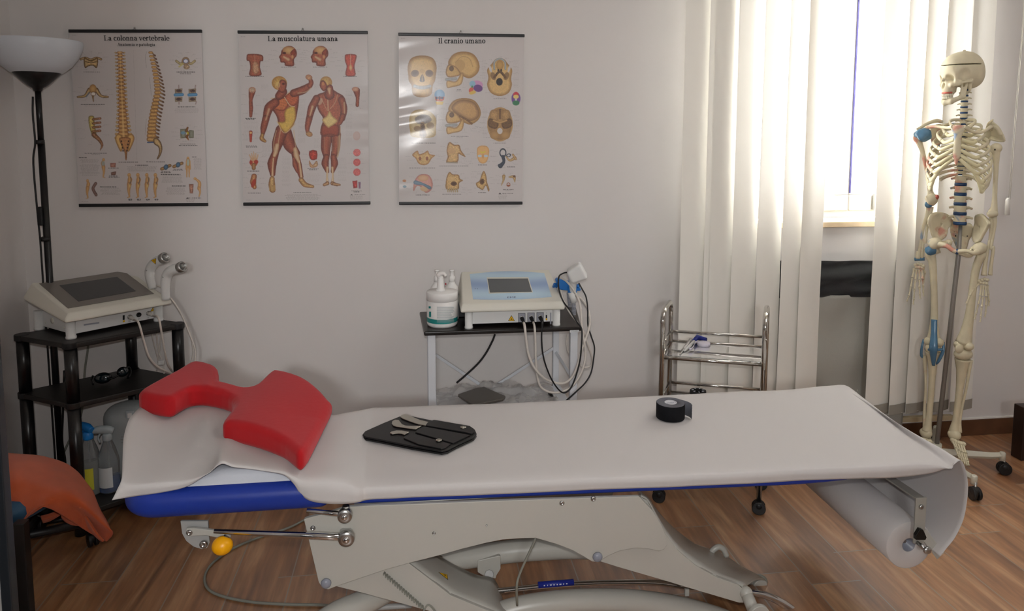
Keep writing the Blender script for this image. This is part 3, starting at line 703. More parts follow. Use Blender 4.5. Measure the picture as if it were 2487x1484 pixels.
tool([(662, 700), (690, 680), (760, 664), (850, 666), (955, 686), (885, 728), (840, 712), (780, 705), (720, 715), (700, 718)], 'massage_tool', 'small curved crescent steel tool nearest the front of the black case', 1)
for x, y in [(1772, 605), (1405, 800)]:
    c = cc(x, y, ZC+.020); MB().lathe([(.0092, -.002), (.0092, .0008), (.0075, .0018), (.0045, .0012), (.0035, .0026), (0, .003)], c, (0, 0, 1), 20).build('snap_button', 'tool_steel', case)
# ------------------------------------------------------------------ kinesiology tape
mat('tape_black', '0d0e12', .75, bump=.4, bscale=500, spec=.2); mat('tape_side', '55565e', .7); mat('backing_paper', '6b6d75', .45, alpha=1); mat('core_card', 'c8c8cc', .7)
tc_ = at(1628, 1013, Z=.554); tape = thing('adhesive_tape', 'roll of black elastic tape standing on the paper sheet', 'tape', (tc_.x, tc_.y, .554))
Rt = .0465; hT = .05
def ringz(r, z, c=tc_, n=56): return [(c.x+r*math.cos(2*PI*k/n), c.y+r*math.sin(2*PI*k/n), .554+z) for k in range(n)]
MB().grid([ringz(Rt-.001, 0), ringz(Rt, .002), ringz(Rt, hT-.001), ringz(Rt-.001, hT)], closed=True).build('tape_band', 'tape_black', tape)
MB().grid([ringz(Rt-.001, hT), ringz(.020, hT+.0004), ringz(.020, .0), ringz(Rt-.001, 0)], closed=True).build('tape_layers', 'tape_side', tape)
MB().grid([ringz(.0200, .001), ringz(.0200, hT+.0006), ringz(.0175, hT+.0006), ringz(.0175, .001), ringz(.0200, .001)], closed=True).build('core', 'core_card', tape)
MB().cyl((tc_.x, tc_.y, .56), (tc_.x, tc_.y, .554+hT-.002), .0173, seg=32).build('core_label', 'core_card', tape)
b = MB()
for k in range(5): b.box((tc_.x-.010+.005*k, tc_.y, .554+hT-.0016), (.0034, .0055, .0006), rz=.3*(k % 2))
b.build('label_print', 'grey_cap', tape)
rows = []
tl = [(tc_.x+Rt*.72, tc_.y+Rt*.72), (tc_.x+.045, tc_.y+.020), (tc_.x+.058, tc_.y+.004), (tc_.x+.064, tc_.y-.014), (tc_.x+.062, tc_.y-.030)]
tl = smooth_path([Vector((x, y, 0)) for x, y in tl], 5)
MB().grid([[(p.x, p.y, .5545), (p.x, p.y, .554+hT-.001)] for p in tl]).build('loose_end', 'backing_paper', tape, solid=.0006, label='grey backing side of the loose end')
tt = MB()
for j in range(5):
    z = .554+.006+j*.0095; tt.grid([[(p.x+.0011, p.y-.0007, z+.0025*math.sin(i*.5)) for i, p in enumerate(tl[4:-1])], [(p.x+.0011, p.y-.0007, z+.0016+.0025*math.sin(i*.5)) for i, p in enumerate(tl[4:-1])]])
tt.build('backing_print', 'tape_black', tape)
# ================================================================== floor lamp
mat('black_lacquer', '101012', .3, spec=.5); mat('lamp_glass', 'cdd3da', .35, spec=.4, coat=.2); mat('black_plastic', '141416', .45)
LY = 2.935
lc = at(92, 222, Y=LY); lamp = thing('floor_lamp', 'black uplighter floor lamp with frosted bowl shade beside the left wall', 'floor lamp', (lc.x, LY, 0))
zr = at(90, 99, Y=LY).z; zb = at(90, 176, Y=LY).z
MB().lathe([(.156, zr), (.1575, zr-.004), (.153, zr-.03), (.138, zr-.062), (.115, zr-.092), (.085, zr-.118), (.06, zb-.002), (.055, zb), (.058, zb+.004), (.083, zr-.113), (.112, zr-.088), (.135, zr-.058), (.149, zr-.028), (.1535, zr-.003)], (lc.x, LY, 0), seg=56, caps=False).build('lamp_shade', 'lamp_glass', lamp)
zc = lc.z
MB().lathe([(.0, zb+.002), (.077, zb+.001), (.078, zb-.003), (.055, zb-.028), (.032, zb-.050), (.018, zc+.012), (.013, zc)], (lc.x, LY, 0), seg=32).build('shade_cone', 'black_lacquer', lamp)
p2 = at(103, 345, Y=LY); p3 = at(113, 580, Y=LY)
MB().tube([(lc.x, LY, zc+.01), (lc.x, LY, p2.z)], .0105, 14).tube([(lc.x, LY, p2.z), (lc.x, LY, .02)], .0125, 14).build('pole', 'black_lacquer', lamp)
MB().lathe([(.125, 0), (.125, .012), (.11, .02), (.02, .028), (.016, .04)], (lc.x, LY, 0)).build('base', 'black_lacquer', lamp)
cp_ = smooth_path([(lc.x-.012, LY-.014, zc-.02), (lc.x-.016, LY-.014, p2.z+.1), (lc.x-.013, LY-.016, p2.z), (lc.x-.026, LY-.012, p2.z-.08), (lc.x-.021, LY-.014, at(98, 525, Y=LY).z), (lc.x-.018, LY-.014, p3.z), (lc.x-.017, LY-.014, .9), (lc.x-.02, LY, .05)], 6)
MB().tube(cp_, .0035, 8).build('lamp_cable', 'black_plastic', lamp)
sw = at(98, 525, Y=LY-.015)
MB().box((sw.x, sw.y, sw.z), (.019, .017, .072)).build('switch', 'black_plastic', lamp, bevel=.004)
for z in (p2.z, p3.z):
    MB().tube([(lc.x-.004, LY-.002, z-.008), (lc.x-.004, LY-.002, z+.008)], .0165, 12).build('cable_clip', 'black_plastic', lamp)

# ================================================================== black shelf unit
mat('black_shelf', '201d1c', .45, var=.15, vscale=30)
F2 = np.array([-1.249, 2.71]); L2 = np.array([-1.49, 2.85]); R2 = np.array([-.942, 2.94]); B2 = R2+L2-F2
def SH(u, v, z):
    p = F2+u*(R2-F2)+v*(L2-F2); return Vector((p[0], p[1], z))
rack = thing('shelf_unit', 'black three tier shelf unit with round posts carrying the laser therapy machine', 'shelf', (F2[0], F2[1], 0))
ue, ve = .04, .055
for z, t in ((.73, .02), (.508, .02), (.095, .02)):
    o_ = [(-ue, 0), (0, -ve), (1, -ve), (1+ue, 0), (1+ue, 1), (1, 1+ve), (0, 1+ve), (-ue, 1)]
    MB().prism([SH(u, v, z-t) for u, v in o_], (0, 0, t)).build('shelf_board', 'black_shelf', rack, bevel=.004)
for (u, v) in ((.015, .03), (.985, .03), (.015, .97), (.985, .97)):
    for z0, z1 in ((.002, .075), (.095, .488), (.508, .71)):
        p = SH(u, v, 0); MB().cyl((p.x, p.y, z0), (p.x, p.y, z1), .0215).build('post', 'black_lacquer', rack)
    for z in (.73, .508):
        MB().cyl((p.x, p.y, z-.021), (p.x, p.y, z+.001), .0265).build('post_socket', 'black_plastic', rack, bevel=.002)
# ------------------------------------------------------------------ laser machine
mat('machine_cream', 'd9d6ca', .4, spec=.4); mat('machine_white', 'dcdcda', .4); mat('bezel_grey', '85807a', .35, metal=.3)
mat('screen_dark', '1a1d20', .12, spec=.6, coat=.5); mat('screen_grey', '5c5f60', .2, spec=.5); mat('rubber_black', '121214', .5)
mat('cable_white', 'cfc8c0', .5); mat('label_grey', '9b9da6', .6)
ZS = .73
fF = at(173, 822, Z=ZS); fR = at(385, 779, Z=ZS); fL = at(96, 800, Z=ZS)
def DV(u, v, z): return Vector((fF.x+u*(fR.x-fF.x)+v*(fL.x-fF.x), fF.y+u*(fR.y-fF.y)+v*(fL.y-fF.y), ZS+z))
lsr = thing('laser_therapy_machine', 'cream laser therapy machine with tilted grey framed screen on the black shelf unit', 'medical device', tuple(DV(.5, .5, 0)))
b = MB()
def hexa(b, lo, hi, f=None):
    """box between two quads (each 4 points, same order)"""
    return b.add(list(lo)+list(hi), [(3, 2, 1, 0), (4, 5, 6, 7), (0, 1, 5, 4), (1, 2, 6, 5), (2, 3, 7, 6), (3, 0, 4, 7)])
hexa(b, [DV(u, v, .012) for u, v in ((.02, .02), (.98, .02), (.98, .98), (.02, .98))], [DV(u, v, .074) for u, v in ((.02, .02), (.98, .02), (.98, .98), (.02, .98))])
b.build('body', 'machine_white', lsr, bevel=.003)
for u, v in ((0, 0), (1, 0), (0, 1), (1, 1)):
    p = DV(u, v, 0); MB().lathe([(.0185, 0), (.0185, .008), (.0165, .009), (.017, .074)], p, seg=24).build('foot', 'machine_white', lsr)
bF = at(159, 786, Z=ZS+.072); bR = at(418, 739, Z=ZS+.072); bL = at(57, 729, pl=(np.array(DV(.5, 1.12, 0)), np.cross(np.array(fR-fF), (0, 0, 1.)))); bB = bR+bL-bF; up_ = lambda z: Vector((0, 0, z))
vp = (bF.lerp(bL, .93), np.cross(np.array(bB-bL), (0, 0, 1.)))
tBL = at(76, 687, pl=vp); tBR = at(318, 658, pl=vp)
lid = MB(); r0 = [bF, bR, bB, bL]; r1 = [p+up_(.014) for p in r0]
r2 = [bF.lerp(bB, .05)+up_(.030), bR.lerp(bL, .05)+up_(.030), tBR, tBL]
lid.add(r0+r1+r2, [(3, 2, 1, 0), (0, 1, 5, 4), (1, 2, 6, 5), (2, 3, 7, 6), (3, 0, 4, 7), (4, 5, 9, 8), (5, 6, 10, 9), (6, 7, 11, 10), (7, 4, 8, 11), (8, 9, 10, 11)])
lid.build('lid', 'machine_cream', lsr, bevel=.006, seg=3)
TP = (np.array(r2[0]), np.cross(np.array(r2[1]-r2[0]), np.array(r2[3]-r2[0]))); TN = Vector(TP[1]).normalized()
def c4(x, y): return (x/2.182, 560+y/2.182)
def on_lid(x, y, h=0): return at(*c4(x, y), pl=TP)+TN*h
bz = MB().prism([on_lid(x, y, .0003) for x, y in ((208, 282), (655, 215), (815, 335), (360, 413))], TN*.0012).build('screen_bezel', 'bezel_grey', lsr)
MB().prism([on_lid(x, y, .0016) for x, y in ((315, 293), (620, 247), (720, 323), (415, 378))], TN*.0006).build('screen', 'screen_dark', lsr)
FP = (np.array(DV(.02, .02, .04)), np.array([(fR-fF).y, -(fR-fF).x, 0.])); FN = Vector(FP[1]).normalized()
def on_front(x, y, h=0): return at(*c4(x, y), pl=FP)+FN*h
for (x, y, s_) in ((688, 458, 1), (735, 446, 0), (787, 438, 1)):
    p = on_front(x, y); m_s = MB().lathe([(.0095, 0), (.0095, .003), (.006, .0035), (.0055, .001), (0, .001)], p, FN, 18).build('socket', 'steel' if s_ else 'rubber_black', lsr)
b = MB(); b.prism([on_front(x, y, .0004) for x, y in ((650, 450), (660, 448), (660, 472), (650, 474))], FN*.0008).build('usb_slot', 'black_print', lsr)
b = MB(); b.prism([on_front(x, y, .0004) for x, y in ((651, 476), (661, 474), (661, 484), (651, 486))], FN*.0008).build('slot_sticker', 'warning_yellow', lsr)
b = MB(); b.prism([on_front(x, y, .0004) for x, y in ((444, 496), (526, 484), (526, 492), (444, 504))], FN*.0006).build('type_plate', 'label_grey', lsr)
for t_, x, y in (('US', 686, 480), ('ET', 738, 468), ('LL', 786, 461)): text(t_, on_front(x, y, .0003), fR-fF, (0, 0, 1), .005, 'black_print', lsr)
tri_sticker([on_front(795, 430), on_front(830, 424), on_front(812, 404)], FN, 1, lsr)
SP = MB()
LN = Vector(((fF-fL).y*-1, (fF-fL).x, 0)).normalized()
if LN.x > 0: LN = -LN
for (v, z) in ((.62, .045), (.25, .03), (.85, .03)):
    p = DV(.02, v, z); SP.lathe([(.012 if v == .62 else .003, 0), (.011 if v == .62 else .002, .002), (0, .002)], p, LN, 20)
SP.build('side_vent', 'machine_cream', lsr)
# hand pieces in their holder
def gun(px, Y, label, sticker, cab, tipm):
    P0 = [at(x, y, Y=Y+dy) for x, y, dy in px]
    g = thing('laser_handpiece', label, 'handpiece', tuple(P0[0]), 'hand pieces of the laser machine')
    MB().tube(smooth_path(P0, 6), [.015, .018, .0195, .020, .021, .021], 20).build('grip', 'machine_white', g)
    d = (P0[-1]-P0[-2]).normalized()
    MB().lathe([(.0215, -.004), (.0222, .0), (.0222, .014), (.020, .016), (.0165, .016), (.015, .010), (0, .010)], P0[-1], d, 24).build('tip', tipm, g)
    c = P0[2]; MB().ball(c+Vector((-.010, -.017, -.004)), (.003, .002, .003)).build('screw', 'steel', g)
    MB().tube(smooth_path([at(x, y, Y=Y+dy) for x, y, dy in cab], 7), .0034, 8).build('cable', 'cable_white', g)
    if sticker:
        c = P0[3].lerp(P0[4], .4); u_ = (P0[4]-P0[3]).normalized(); n_ = Vector((0, -1, .25)); n_ = (n_-u_*n_.dot(u_)).normalized(); w_ = u_.cross(n_)
        tri_sticker([c+n_*.0205-u_*.013-w_*.011, c+n_*.0205+u_*.013-w_*.009, c+n_*.0205+w_*.013], n_, 1, g)
    return g
gun([(371, 700, 0), (364, 672, 0), (366, 652, 0), (378, 637, -.01), (394, 629, -.02), (396, 628, -.022)], 3.02, 'rear upright cream hand piece with yellow warning sticker beside the laser machine', True,
    [(367, 690, .03), (395, 700, -.02), (425, 740, -.02), (452, 785, -.02), (466, 830, 0), (468, 865, 0), (455, 905, 0), (440, 960, 0)], 'steel')
gun([(403, 728, 0), (402, 690, 0), (406, 668, 0), (418, 656, -.01), (436, 651, -.02), (438, 650, -.022)], 2.95, 'front cream hand piece with dark ringed silver tip beside the laser machine', False,
    [(400, 712, .05), (418, 728, -.0), (440, 762, 0), (460, 810, 0), (474, 850, 0), (472, 885, 0), (462, 910, 0), (450, 960, 0)], 'steel')
# plugged cables at the front
def frontcable(x, y, pts, label):
    p = on_front(x, y, .001); g = lsr
    MB().lathe([(.0078, 0), (.0082, .010), (.0068, .012), (.0060, .026), (.0042, .030)], p, FN+Vector((.25, 0, -.3)), 16).build('plug', 'cable_white', g)
    e = p+(FN+Vector((.25, 0, -.3))).normalized()*.028
    MB().tube(smooth_path([e]+[at(a, b_, Y=c) for a, b_, c in pts], 7), .0038, 8).build('cable', 'cable_white', g)
frontcable(688, 458, [(337, 785, 2.72), (350, 830, 2.73), (362, 866, 2.75), (382, 890, 2.80), (408, 903, 2.88), (436, 915, 2.98)], 'left white cable hanging from the socket of the laser machine')
frontcable(787, 438, [(385, 772, 2.78), (393, 812, 2.80), (400, 852, 2.84), (408, 885, 2.90), (420, 905, 2.97)], 'right white cable hanging from the socket of the laser machine')
tb = thing('tied_cable', 'bundled thin grey white cable with a plug hanging behind the shelf unit', 'cable', tuple(at(385, 880, Y=2.99)))
for pts_ in ([(366, 800), (375, 840), (385, 880), (380, 900)], [(392, 800), (388, 840), (384, 880)], [(380, 808), (384, 850), (396, 884), (400, 930)]):
    MB().tube(smooth_path([at(x, y, Y=3.0) for x, y in pts_], 6), .0028, 6).build('strand', 'cable_white', tb)
p = at(392, 880, Y=2.985); MB().box(p, (.022, .014, .018)).build('plug', 'machine_white', tb, bevel=.002)
mc = at(213, 845, Y=3.06)
pw = thing('power_cable', 'grey power cable running down behind the shelf unit', 'cable', tuple(mc))
MB().tube(smooth_path([at(x, y, Y=3.08) for x, y in [(217, 800), (213, 850), (206, 900), (200, 990), (188, 1030), (172, 1062), (150, 1112), (148, 1135)]], 6), .0045, 8).build('cable', 'grey_cable', pw)
pk = thing('black_cable', 'black cable hanging down behind the front post of the shelf unit', 'cable', tuple(at(153, 1000, Y=3.04)))
MB().tube(smooth_path([at(x, y, Y=3.05) for x, y in [(156, 900), (153, 1000), (151, 1070), (158, 1115), (160, 1160)]], 6), .0042, 8).build('cable', 'black_plastic', pk)
# ------------------------------------------------------------------ goggles
mat('goggle_black', '0b0b0d', .22, spec=.6); mat('goggle_lens', '0d1a20', .08, spec=.8, coat=.6)
ZM = .508
gg = at(268, 924, Z=ZM+.005); gog = thing('safety_goggles', 'black protective goggles lying on the middle shelf of the black unit', 'goggles', tuple(gg))
def g_at(x, y, z=ZM+.025): return at(x, y, Z=z)
for (x, y, rz, rr) in ((250, 918, .2, (.031, .014, .0215)), (298, 903, .9, (.024, .011, .020))):
    c = g_at(x, y); R = Matrix.Rotation(rz, 3, 'Z') @ Matrix.Rotation(-.25, 3, 'X')
    MB().ball(c, rr, M=R).build('eye_cup', 'goggle_black', gog)
    d = R @ Vector((0, -1, 0))
    MB().ball(c+d*rr[1]*.55, (rr[0]*.82, rr[1]*.55, rr[2]*.78), M=R).build('lens', 'goggle_lens', gog)
MB().tube(smooth_path([g_at(262, 921), g_at(274, 918, ZM+.024), g_at(286, 912)], 5), .0045, 8).build('bridge', 'goggle_black', gog)
MB().tube(smooth_path([g_at(304, 895, ZM+.035), g_at(313, 893, ZM+.03), g_at(316, 906, ZM+.015), g_at(311, 918, ZM+.008)], 6), .0035, 8, flat=1.6).build('temple_arm', 'goggle_black', gog)
MB().tube(smooth_path([g_at(226, 912, ZM+.03), g_at(222, 922, ZM+.015), g_at(226, 934, ZM+.005)], 6), .0035, 8).build('temple_arm', 'goggle_black', gog)
# ------------------------------------------------------------------ bottles and appliance on the bottom shelf
mat('clear_plastic', 'e8ecee', .08, trans=.85, ior=1.25, spec=.5); mat('blue_liquid', '1463b4', .1, trans=.5, ior=1.3); mat('clear_liquid', 'c9cdc4', .2, trans=.6, ior=1.3)
mat('spray_blue', '1c79c4', .4); mat('spray_grey', 'a9b2b5', .45); mat('appliance_grey', 'a3a8a8', .45); mat('label_white', 'd9dcdd', .6); mat('label_yellow', 'c9c43c', .6)
ZB = .095
def spray(px, py, label, headm, liq, level, lblm, rot, sc=1.0):
    p = at(px, py, Z=ZB); g = thing('spray_bottle', label, 'spray bottle', (p.x, p.y, ZB), 'spray bottles on the bottom shelf')
    h = .20*sc; R = .036*sc
    MB().lathe([(R*.9, 0), (R, .006), (R, h*.5), (R*.96, h*.62), (R*.72, h*.8), (R*.42, h*.95), (R*.36, h)], p, seg=32, caps=True).build('bottle_body', 'clear_plastic', g)
    MB().lathe([(R*.84, .003), (R*.93, .008), (R*.93, h*level), (0, h*level)], p, seg=32).build('liquid', liq, g)
    MB().grid([[(p.x+(R+.0006)*math.cos(a), p.y+(R+.0006)*math.sin(a), ZB+h*z) for a in np.linspace(-2.6, -.9, 12)] for z in (.12, .5)]).build('label', lblm, g)
    d = Vector((math.cos(rot), math.sin(rot), 0))
    MB().lathe([(R*.42, h*.96), (R*.46, h*.98), (R*.46, h*1.08), (R*.36, h*1.1)], p, seg=24).build('collar', headm, g)
    top = p+Vector((0, 0, h*1.16))
    hd = MB(); hd.tube(smooth_path([top+d*-.022+Vector((0, 0, -.008)), top, top+d*.032+Vector((0, 0, .003)), top+d*.05], 4), [.011, .014, .012, .009], 14, flatdir=(0, 0, 1), flat=1.25)
    hd.build('spray_head', headm, g)
    MB().tube(smooth_path([top+d*.022+Vector((0, 0, -.008)), top+d*.032+Vector((0, 0, -.028)), top+d*.026+Vector((0, 0, -.048))], 4), .004, 8).build('trigger', headm, g)
    MB().cyl((p.x, p.y, ZB+.02), (p.x, p.y, ZB+h), .0025).build('dip_tube', 'clear_plastic', g)
spray(222, 1196, 'spray bottle with blue trigger head behind the shelf post', 'spray_blue', 'clear_liquid', .55, 'label_yellow', 2.6, 1.12)
spray(268, 1190, 'spray bottle with grey trigger head and blue liquid on the bottom shelf', 'spray_grey', 'blue_liquid', .28, 'label_white', 3.3, 1.05)
ap = at(318, 1165, Y=3.0)
app = thing('wet_wipe_canister', 'large rounded grey plastic appliance with switch behind the spray bottles', 'appliance', (ap.x, 2.97, ZB))
za = at(325, 980, Y=2.93).z
def fapp(X, Y, Z): return su(s_box(X, Y, Z, (ap.x+.015, 2.965, (ZB+za)/2-.01), (.085, .05, (za-ZB)/2-.012), .045), s_ell(X, Y, Z, (ap.x+.03, 2.965, za-.07), (.085, .05, .07)), .03)
v, f = nets(fapp, (ap.x-.11, 2.89, ZB-.02), (ap.x+.16, 3.05, za+.03), .007)
MB().add(v, f, True).build('housing', 'appliance_grey', app)
app.name = 'household_appliance'
p = at(316, 1008, Y=2.913); MB().box(p, (.034, .008, .036)).build('switch_frame', 'spray_grey', app, bevel=.003)
MB().box(p+Vector((0, -.005, 0)), (.016, .008, .020)).build('rocker_switch', 'machine_white', app, bevel=.002)
b = MB()
for i in range(6): q = at(299, 1040+i*7, Y=2.9125); b.box(q, (.02-.003*(i % 2), .001, .0018))
b.build('printed_lines', 'grey_cable', app)
# ================================================================== stool with orange towel
mat('seat_blue', '27506e', .4); mat('towel_orange', 'd05f32', 1, bump=1, bscale=1100, sheen=.35, var=.12, vscale=14, spec=.0)
ST = thing('stool', 'black legged stool with blue padded seat mostly under the orange towel', 'stool', (-1.2, 2.3, 0))
sY = 2.38
def sq(x, y, dy=0): return at(x, y, Y=sY+dy)
seat_c = sq(40, 1225); 
sdp = [sq(-130, 1205), sq(40, 1240), sq(100, 1238), sq(150, 1222), sq(182, 1207)]
sc0 = sq(20, 1228)
MB().lathe([(.0, -.03), (.13, -.03), (.15, -.018), (.158, 0), (.152, .02), (.13, .034), (0, .038)], (sc0.x-.03, 2.41, sc0.z+.005), seg=48, caps=False).build('seat', 'seat_blue', ST)
fl_ = sq(46, 1290, -.13); fb = at(46, 1600, Y=sY-.13)
MB().bar((fl_.x+.006, fl_.y, fl_.z+.03), (fl_.x+.006, fl_.y, .002), .034, .034, (0, 1, 0)).build('leg', 'black_plastic', ST, bevel=.003)
cA = at(226, 1325, Z=0)
def caster(c, r, par, m='black_plastic', h=.06, dirn=(1, 0, 0)):
    d = V(dirn).normalized(); g = MB()
    for s_ in (-1, 1): g.cyl(V(c)+Vector((0, 0, r))+d*(.004*s_), V(c)+Vector((0, 0, r))+d*(.017*s_), r)
    o = g.build('caster_wheel', m, par, bevel=.003)
    MB().ball(V(c)+Vector((0, 0, r*1.35)), (r*.8, r*.8, r*.75), 14, 8).build('caster_hood', m, o)
    MB().cyl(V(c)+Vector((0, 0, r)), V(c)+Vector((0, 0, h)), .005).build('caster_stem', 'steel', o)
    return o
caster((cA.x, cA.y, 0), .025, ST, dirn=(.8, .6, 0))
MB().tube([(cA.x, cA.y, .05), (cA.x-.03, cA.y-.03, .10), (sc0.x, 2.44, .16)], .014, 10).build('leg', 'black_plastic', ST)
MB().cyl((sc0.x-.03, 2.41, .14), (sc0.x-.03, 2.41, sc0.z-.02), .02).build('column', 'black_plastic', ST)
cB = at(118, 1290, Y=2.86); MB().tube([(sc0.x, 2.44, .16), (-1.42, 2.75, .05)], .014, 10).build('leg', 'black_plastic', ST)
caster((-1.42, 2.77, 0), .025, ST)
# towel: draped surface given by rows from the seat crest to the hanging hem
tw = [  # each row: left end -> right end; crest, then falling folds
    [(-40, 1112, .35), (40, 1112, .34), (100, 1122, .33), (150, 1140, .30), (185, 1165, .26), (210, 1195, .20)],
    [(-40, 1101, .20), (40, 1100, .20), (100, 1105, .19), (150, 1120, .17), (190, 1148, .13), (222, 1188, .10)],
    [(-40, 1118, .06), (40, 1115, .05), (98, 1126, .04), (145, 1146, .03), (190, 1174, .02), (240, 1228, .02)],
    [(-40, 1165, -.05), (36, 1160, -.06), (90, 1168, -.07), (138, 1180, -.07), (190, 1200, -.06), (258, 1262, -.04)],
    [(-40, 1215, -.08), (34, 1212, -.10), (85, 1212, -.11), (130, 1204, -.11), (192, 1226, -.08), (268, 1286, -.06)],
    [(-40, 1262, -.09), (32, 1262, -.11), (80, 1240, -.12), (128, 1222, -.12), (212, 1262, -.06), (272, 1302, -.06)],
    [(-40, 1300, -.09), (30, 1288, -.11), (62, 1256, -.12), (110, 1232, -.125), (230, 1302, -.05), (258, 1316, -.06)],
]
R_ = [[at(x, y, Y=sY+dy+.05) for x, y, dy in r] for r in tw]
A_ = [smooth_path(r, 7) for r in R_]; B_ = [smooth_path([a[j] for a in A_], 6) for j in range(len(A_[0]))]
B_ = [[p+Vector((0, noise.noise(p*12)*.006, noise.noise(p*9+Vector((5, 0, 0)))*.004)) for p in b] for b in B_]
towel = MB().grid(B_).build('towel', 'towel_orange', None, solid=.006); tag(towel, 'orange terry towel draped over the blue stool seat by the left wall', 'towel')
fl2 = [[(182, 1206, .02), (194, 1230, .03), (216, 1268, .02), (236, 1300, .01), (250, 1316, .0)], [(165, 1222, .04), (174, 1246, .05), (198, 1272, .04), (222, 1292, .03), (244, 1315, .01)],
       [(148, 1240, .05), (150, 1260, .06), (172, 1275, .05), (208, 1281, .04), (230, 1303, .03)]]
A_ = [smooth_path([at(x, y, Y=sY-.04+dy) for x, y, dy in r], 6) for r in fl2]; B_ = [smooth_path([a[j] for a in A_], 6) for j in range(len(A_[0]))]
MB().grid(B_).build('towel_fold', 'towel_orange', towel, solid=.006)
A_ = [smooth_path([at(x, y, Y=sY+.12) for x, y in r], 6) for r in ([(98, 1254), (120, 1248), (150, 1236)], [(104, 1271), (122, 1266), (150, 1250)])]
MB().grid([[a, b_] for a, b_ in zip(*A_)]).build('towel_corner', 'towel_orange', towel, solid=.006)
# ------------------------------------------------------------------ cabinet edge at the left foreground
mat('cabinet_black', '15181c', .4); mat('cabinet_white', 'c8c8c6', .5)
qa = at(48, 1484, Y=1.2); qb = at(22, 1484, Y=1.2)
cabn = thing('cabinet', 'tall white cabinet with black front edge cut off at the left edge', 'cabinet', (qb.x-.12, 1.0, 0))
MB().box(((qa.x+qb.x)/2, 1.19, 1.1), (qa.x-qb.x, .02, 2.2)).build('edge_strip', 'cabinet_black', cabn, bevel=.002)
MB().box((qb.x-.1505, 1.185, 1.1), (.299, .018, 2.2)).build('side_panel', 'cabinet_white', cabn)
MB().box((qb.x-.15, .95, 1.1), (.3, .45, 2.2)).build('cabinet_body', 'cabinet_black', cabn)
# ================================================================== table with the radiofrequency machine
mat('table_dark', '1d1715', .3, var=.2, vscale=15, spec=.5); mat('white_metal', 'd8dbe0', .4)
ZT2 = .715
tA = at(1030, 806, Z=ZT2); tB = at(1413, 794, Z=ZT2); tC = at(1399, 745, Z=ZT2); tD = at(1019, 757, Z=ZT2)
tab = thing('side_table', 'small table with dark top and white metal legs under the cream machine with blue front', 'table', ((tA.x+tB.x)/2, 2.88, 0))
MB().prism([p-Vector((0, 0, .017)) for p in (tA, tB, tC, tD)], (0, 0, .017)).build('table_top', 'table_dark', tab, bevel=.005, seg=3)
yf = tA.y+.03; yk = tD.y-.03; xl = at(1049, 900, Y=yf).x; xr = at(1392, 900, Y=tB.y+.03).x; yf2 = tB.y+.03; yk2 = tC.y-.03
xl2 = at(1042, 900, Y=yk).x+.006; xr2 = at(1349, 900, Y=yk2).x
for x, y in ((xl, yf), (xr, yf2), (xl2, yk), (xr2, yk2)):
    MB().box((x, y, (ZT2-.018)/2), (.030 if y < 2.9 else .026, .024, ZT2-.018)).build('leg', 'white_metal', tab, bevel=.002)
def brace(a, b): MB().bar(a, b, .012, .004, (0, 1, 0)).build('brace', 'white_metal', tab)
brace(at(1058, 862, Y=yk), at(1280, 1010, Y=yk)); brace(at(1345, 845, Y=yk-.006), at(1130, 985, Y=yk-.006)); brace(at(1350, 855, Y=yk2-.01), at(1388, 915, Y=yf2+.02))
plt = MB().bar(at(1384, 805, Y=tB.y-.003), at(1406, 804, Y=tB.y-.003), .002, .009, (0, 0, 1)).build('name_plate', 'label_white', tab)
text('NORGEN', at(1395, 804.5, Y=tB.y-.0045), (1, 0, 0), (0, 0, 1), .0055, 'label_grey', tab, depth=.0003, sx=.9)
ZL = .375
MB().box(((xl+xr)/2, 2.88, ZL-.008), (xr-xl, .30, .012)).build('lower_shelf', 'white_metal', tab, bevel=.002)
# plastic film and grey plate on the lower shelf
mat('film', 'dedbd8', .3, trans=.3, ior=1.1, alpha=.6, spec=.6); mat('grey_plate', '6f6b66', .45, metal=.3)
rows = []
for i in range(46):
    u = i/45; row = []
    for j in range(22):
        v = j/21; x = xl+.02+(xr-xl-.07)*u; y = 2.76+.25*v
        n = noise.noise(Vector((u*7, v*5, 1)))*.5+noise.noise(Vector((u*17, v*14, 4)))*.28+abs(noise.noise(Vector((u*9, v*9, 9))))*.5
        row.append((x, y, ZL+.003+max(0, .022+.05*n)*(.4+.6*math.sin(PI*min(1, max(0, u))))))
    rows.append(row)
film = MB().grid(rows).build('plastic_film', 'film', None); tag(film, 'crumpled clear plastic film on the lower shelf of the small table', 'plastic film')
gp = [at(x, y, Z=.43) for x, y in ((1112, 964), (1158, 948), (1176, 946), (1228, 968), (1222, 975), (1150, 990))]
gpl = MB().prism(gp, (0, 0, .012)).build('grey_plate', 'grey_plate', None, bevel=.003); tag(gpl, 'flat grey square plate lying tilted on the plastic film below the table', 'plate')
cab2 = thing('black_hanging_cable', 'dark grey cable hanging below the small table top towards the left', 'cable', tuple(at(1150, 880, Y=2.98)))
MB().tube(smooth_path([at(x, y, Y=3.0) for x, y in [(1202, 812), (1196, 828), (1180, 858), (1160, 884), (1130, 912), (1109, 930)]], 6), .0042, 8).build('cable', 'rubber_black', cab2)
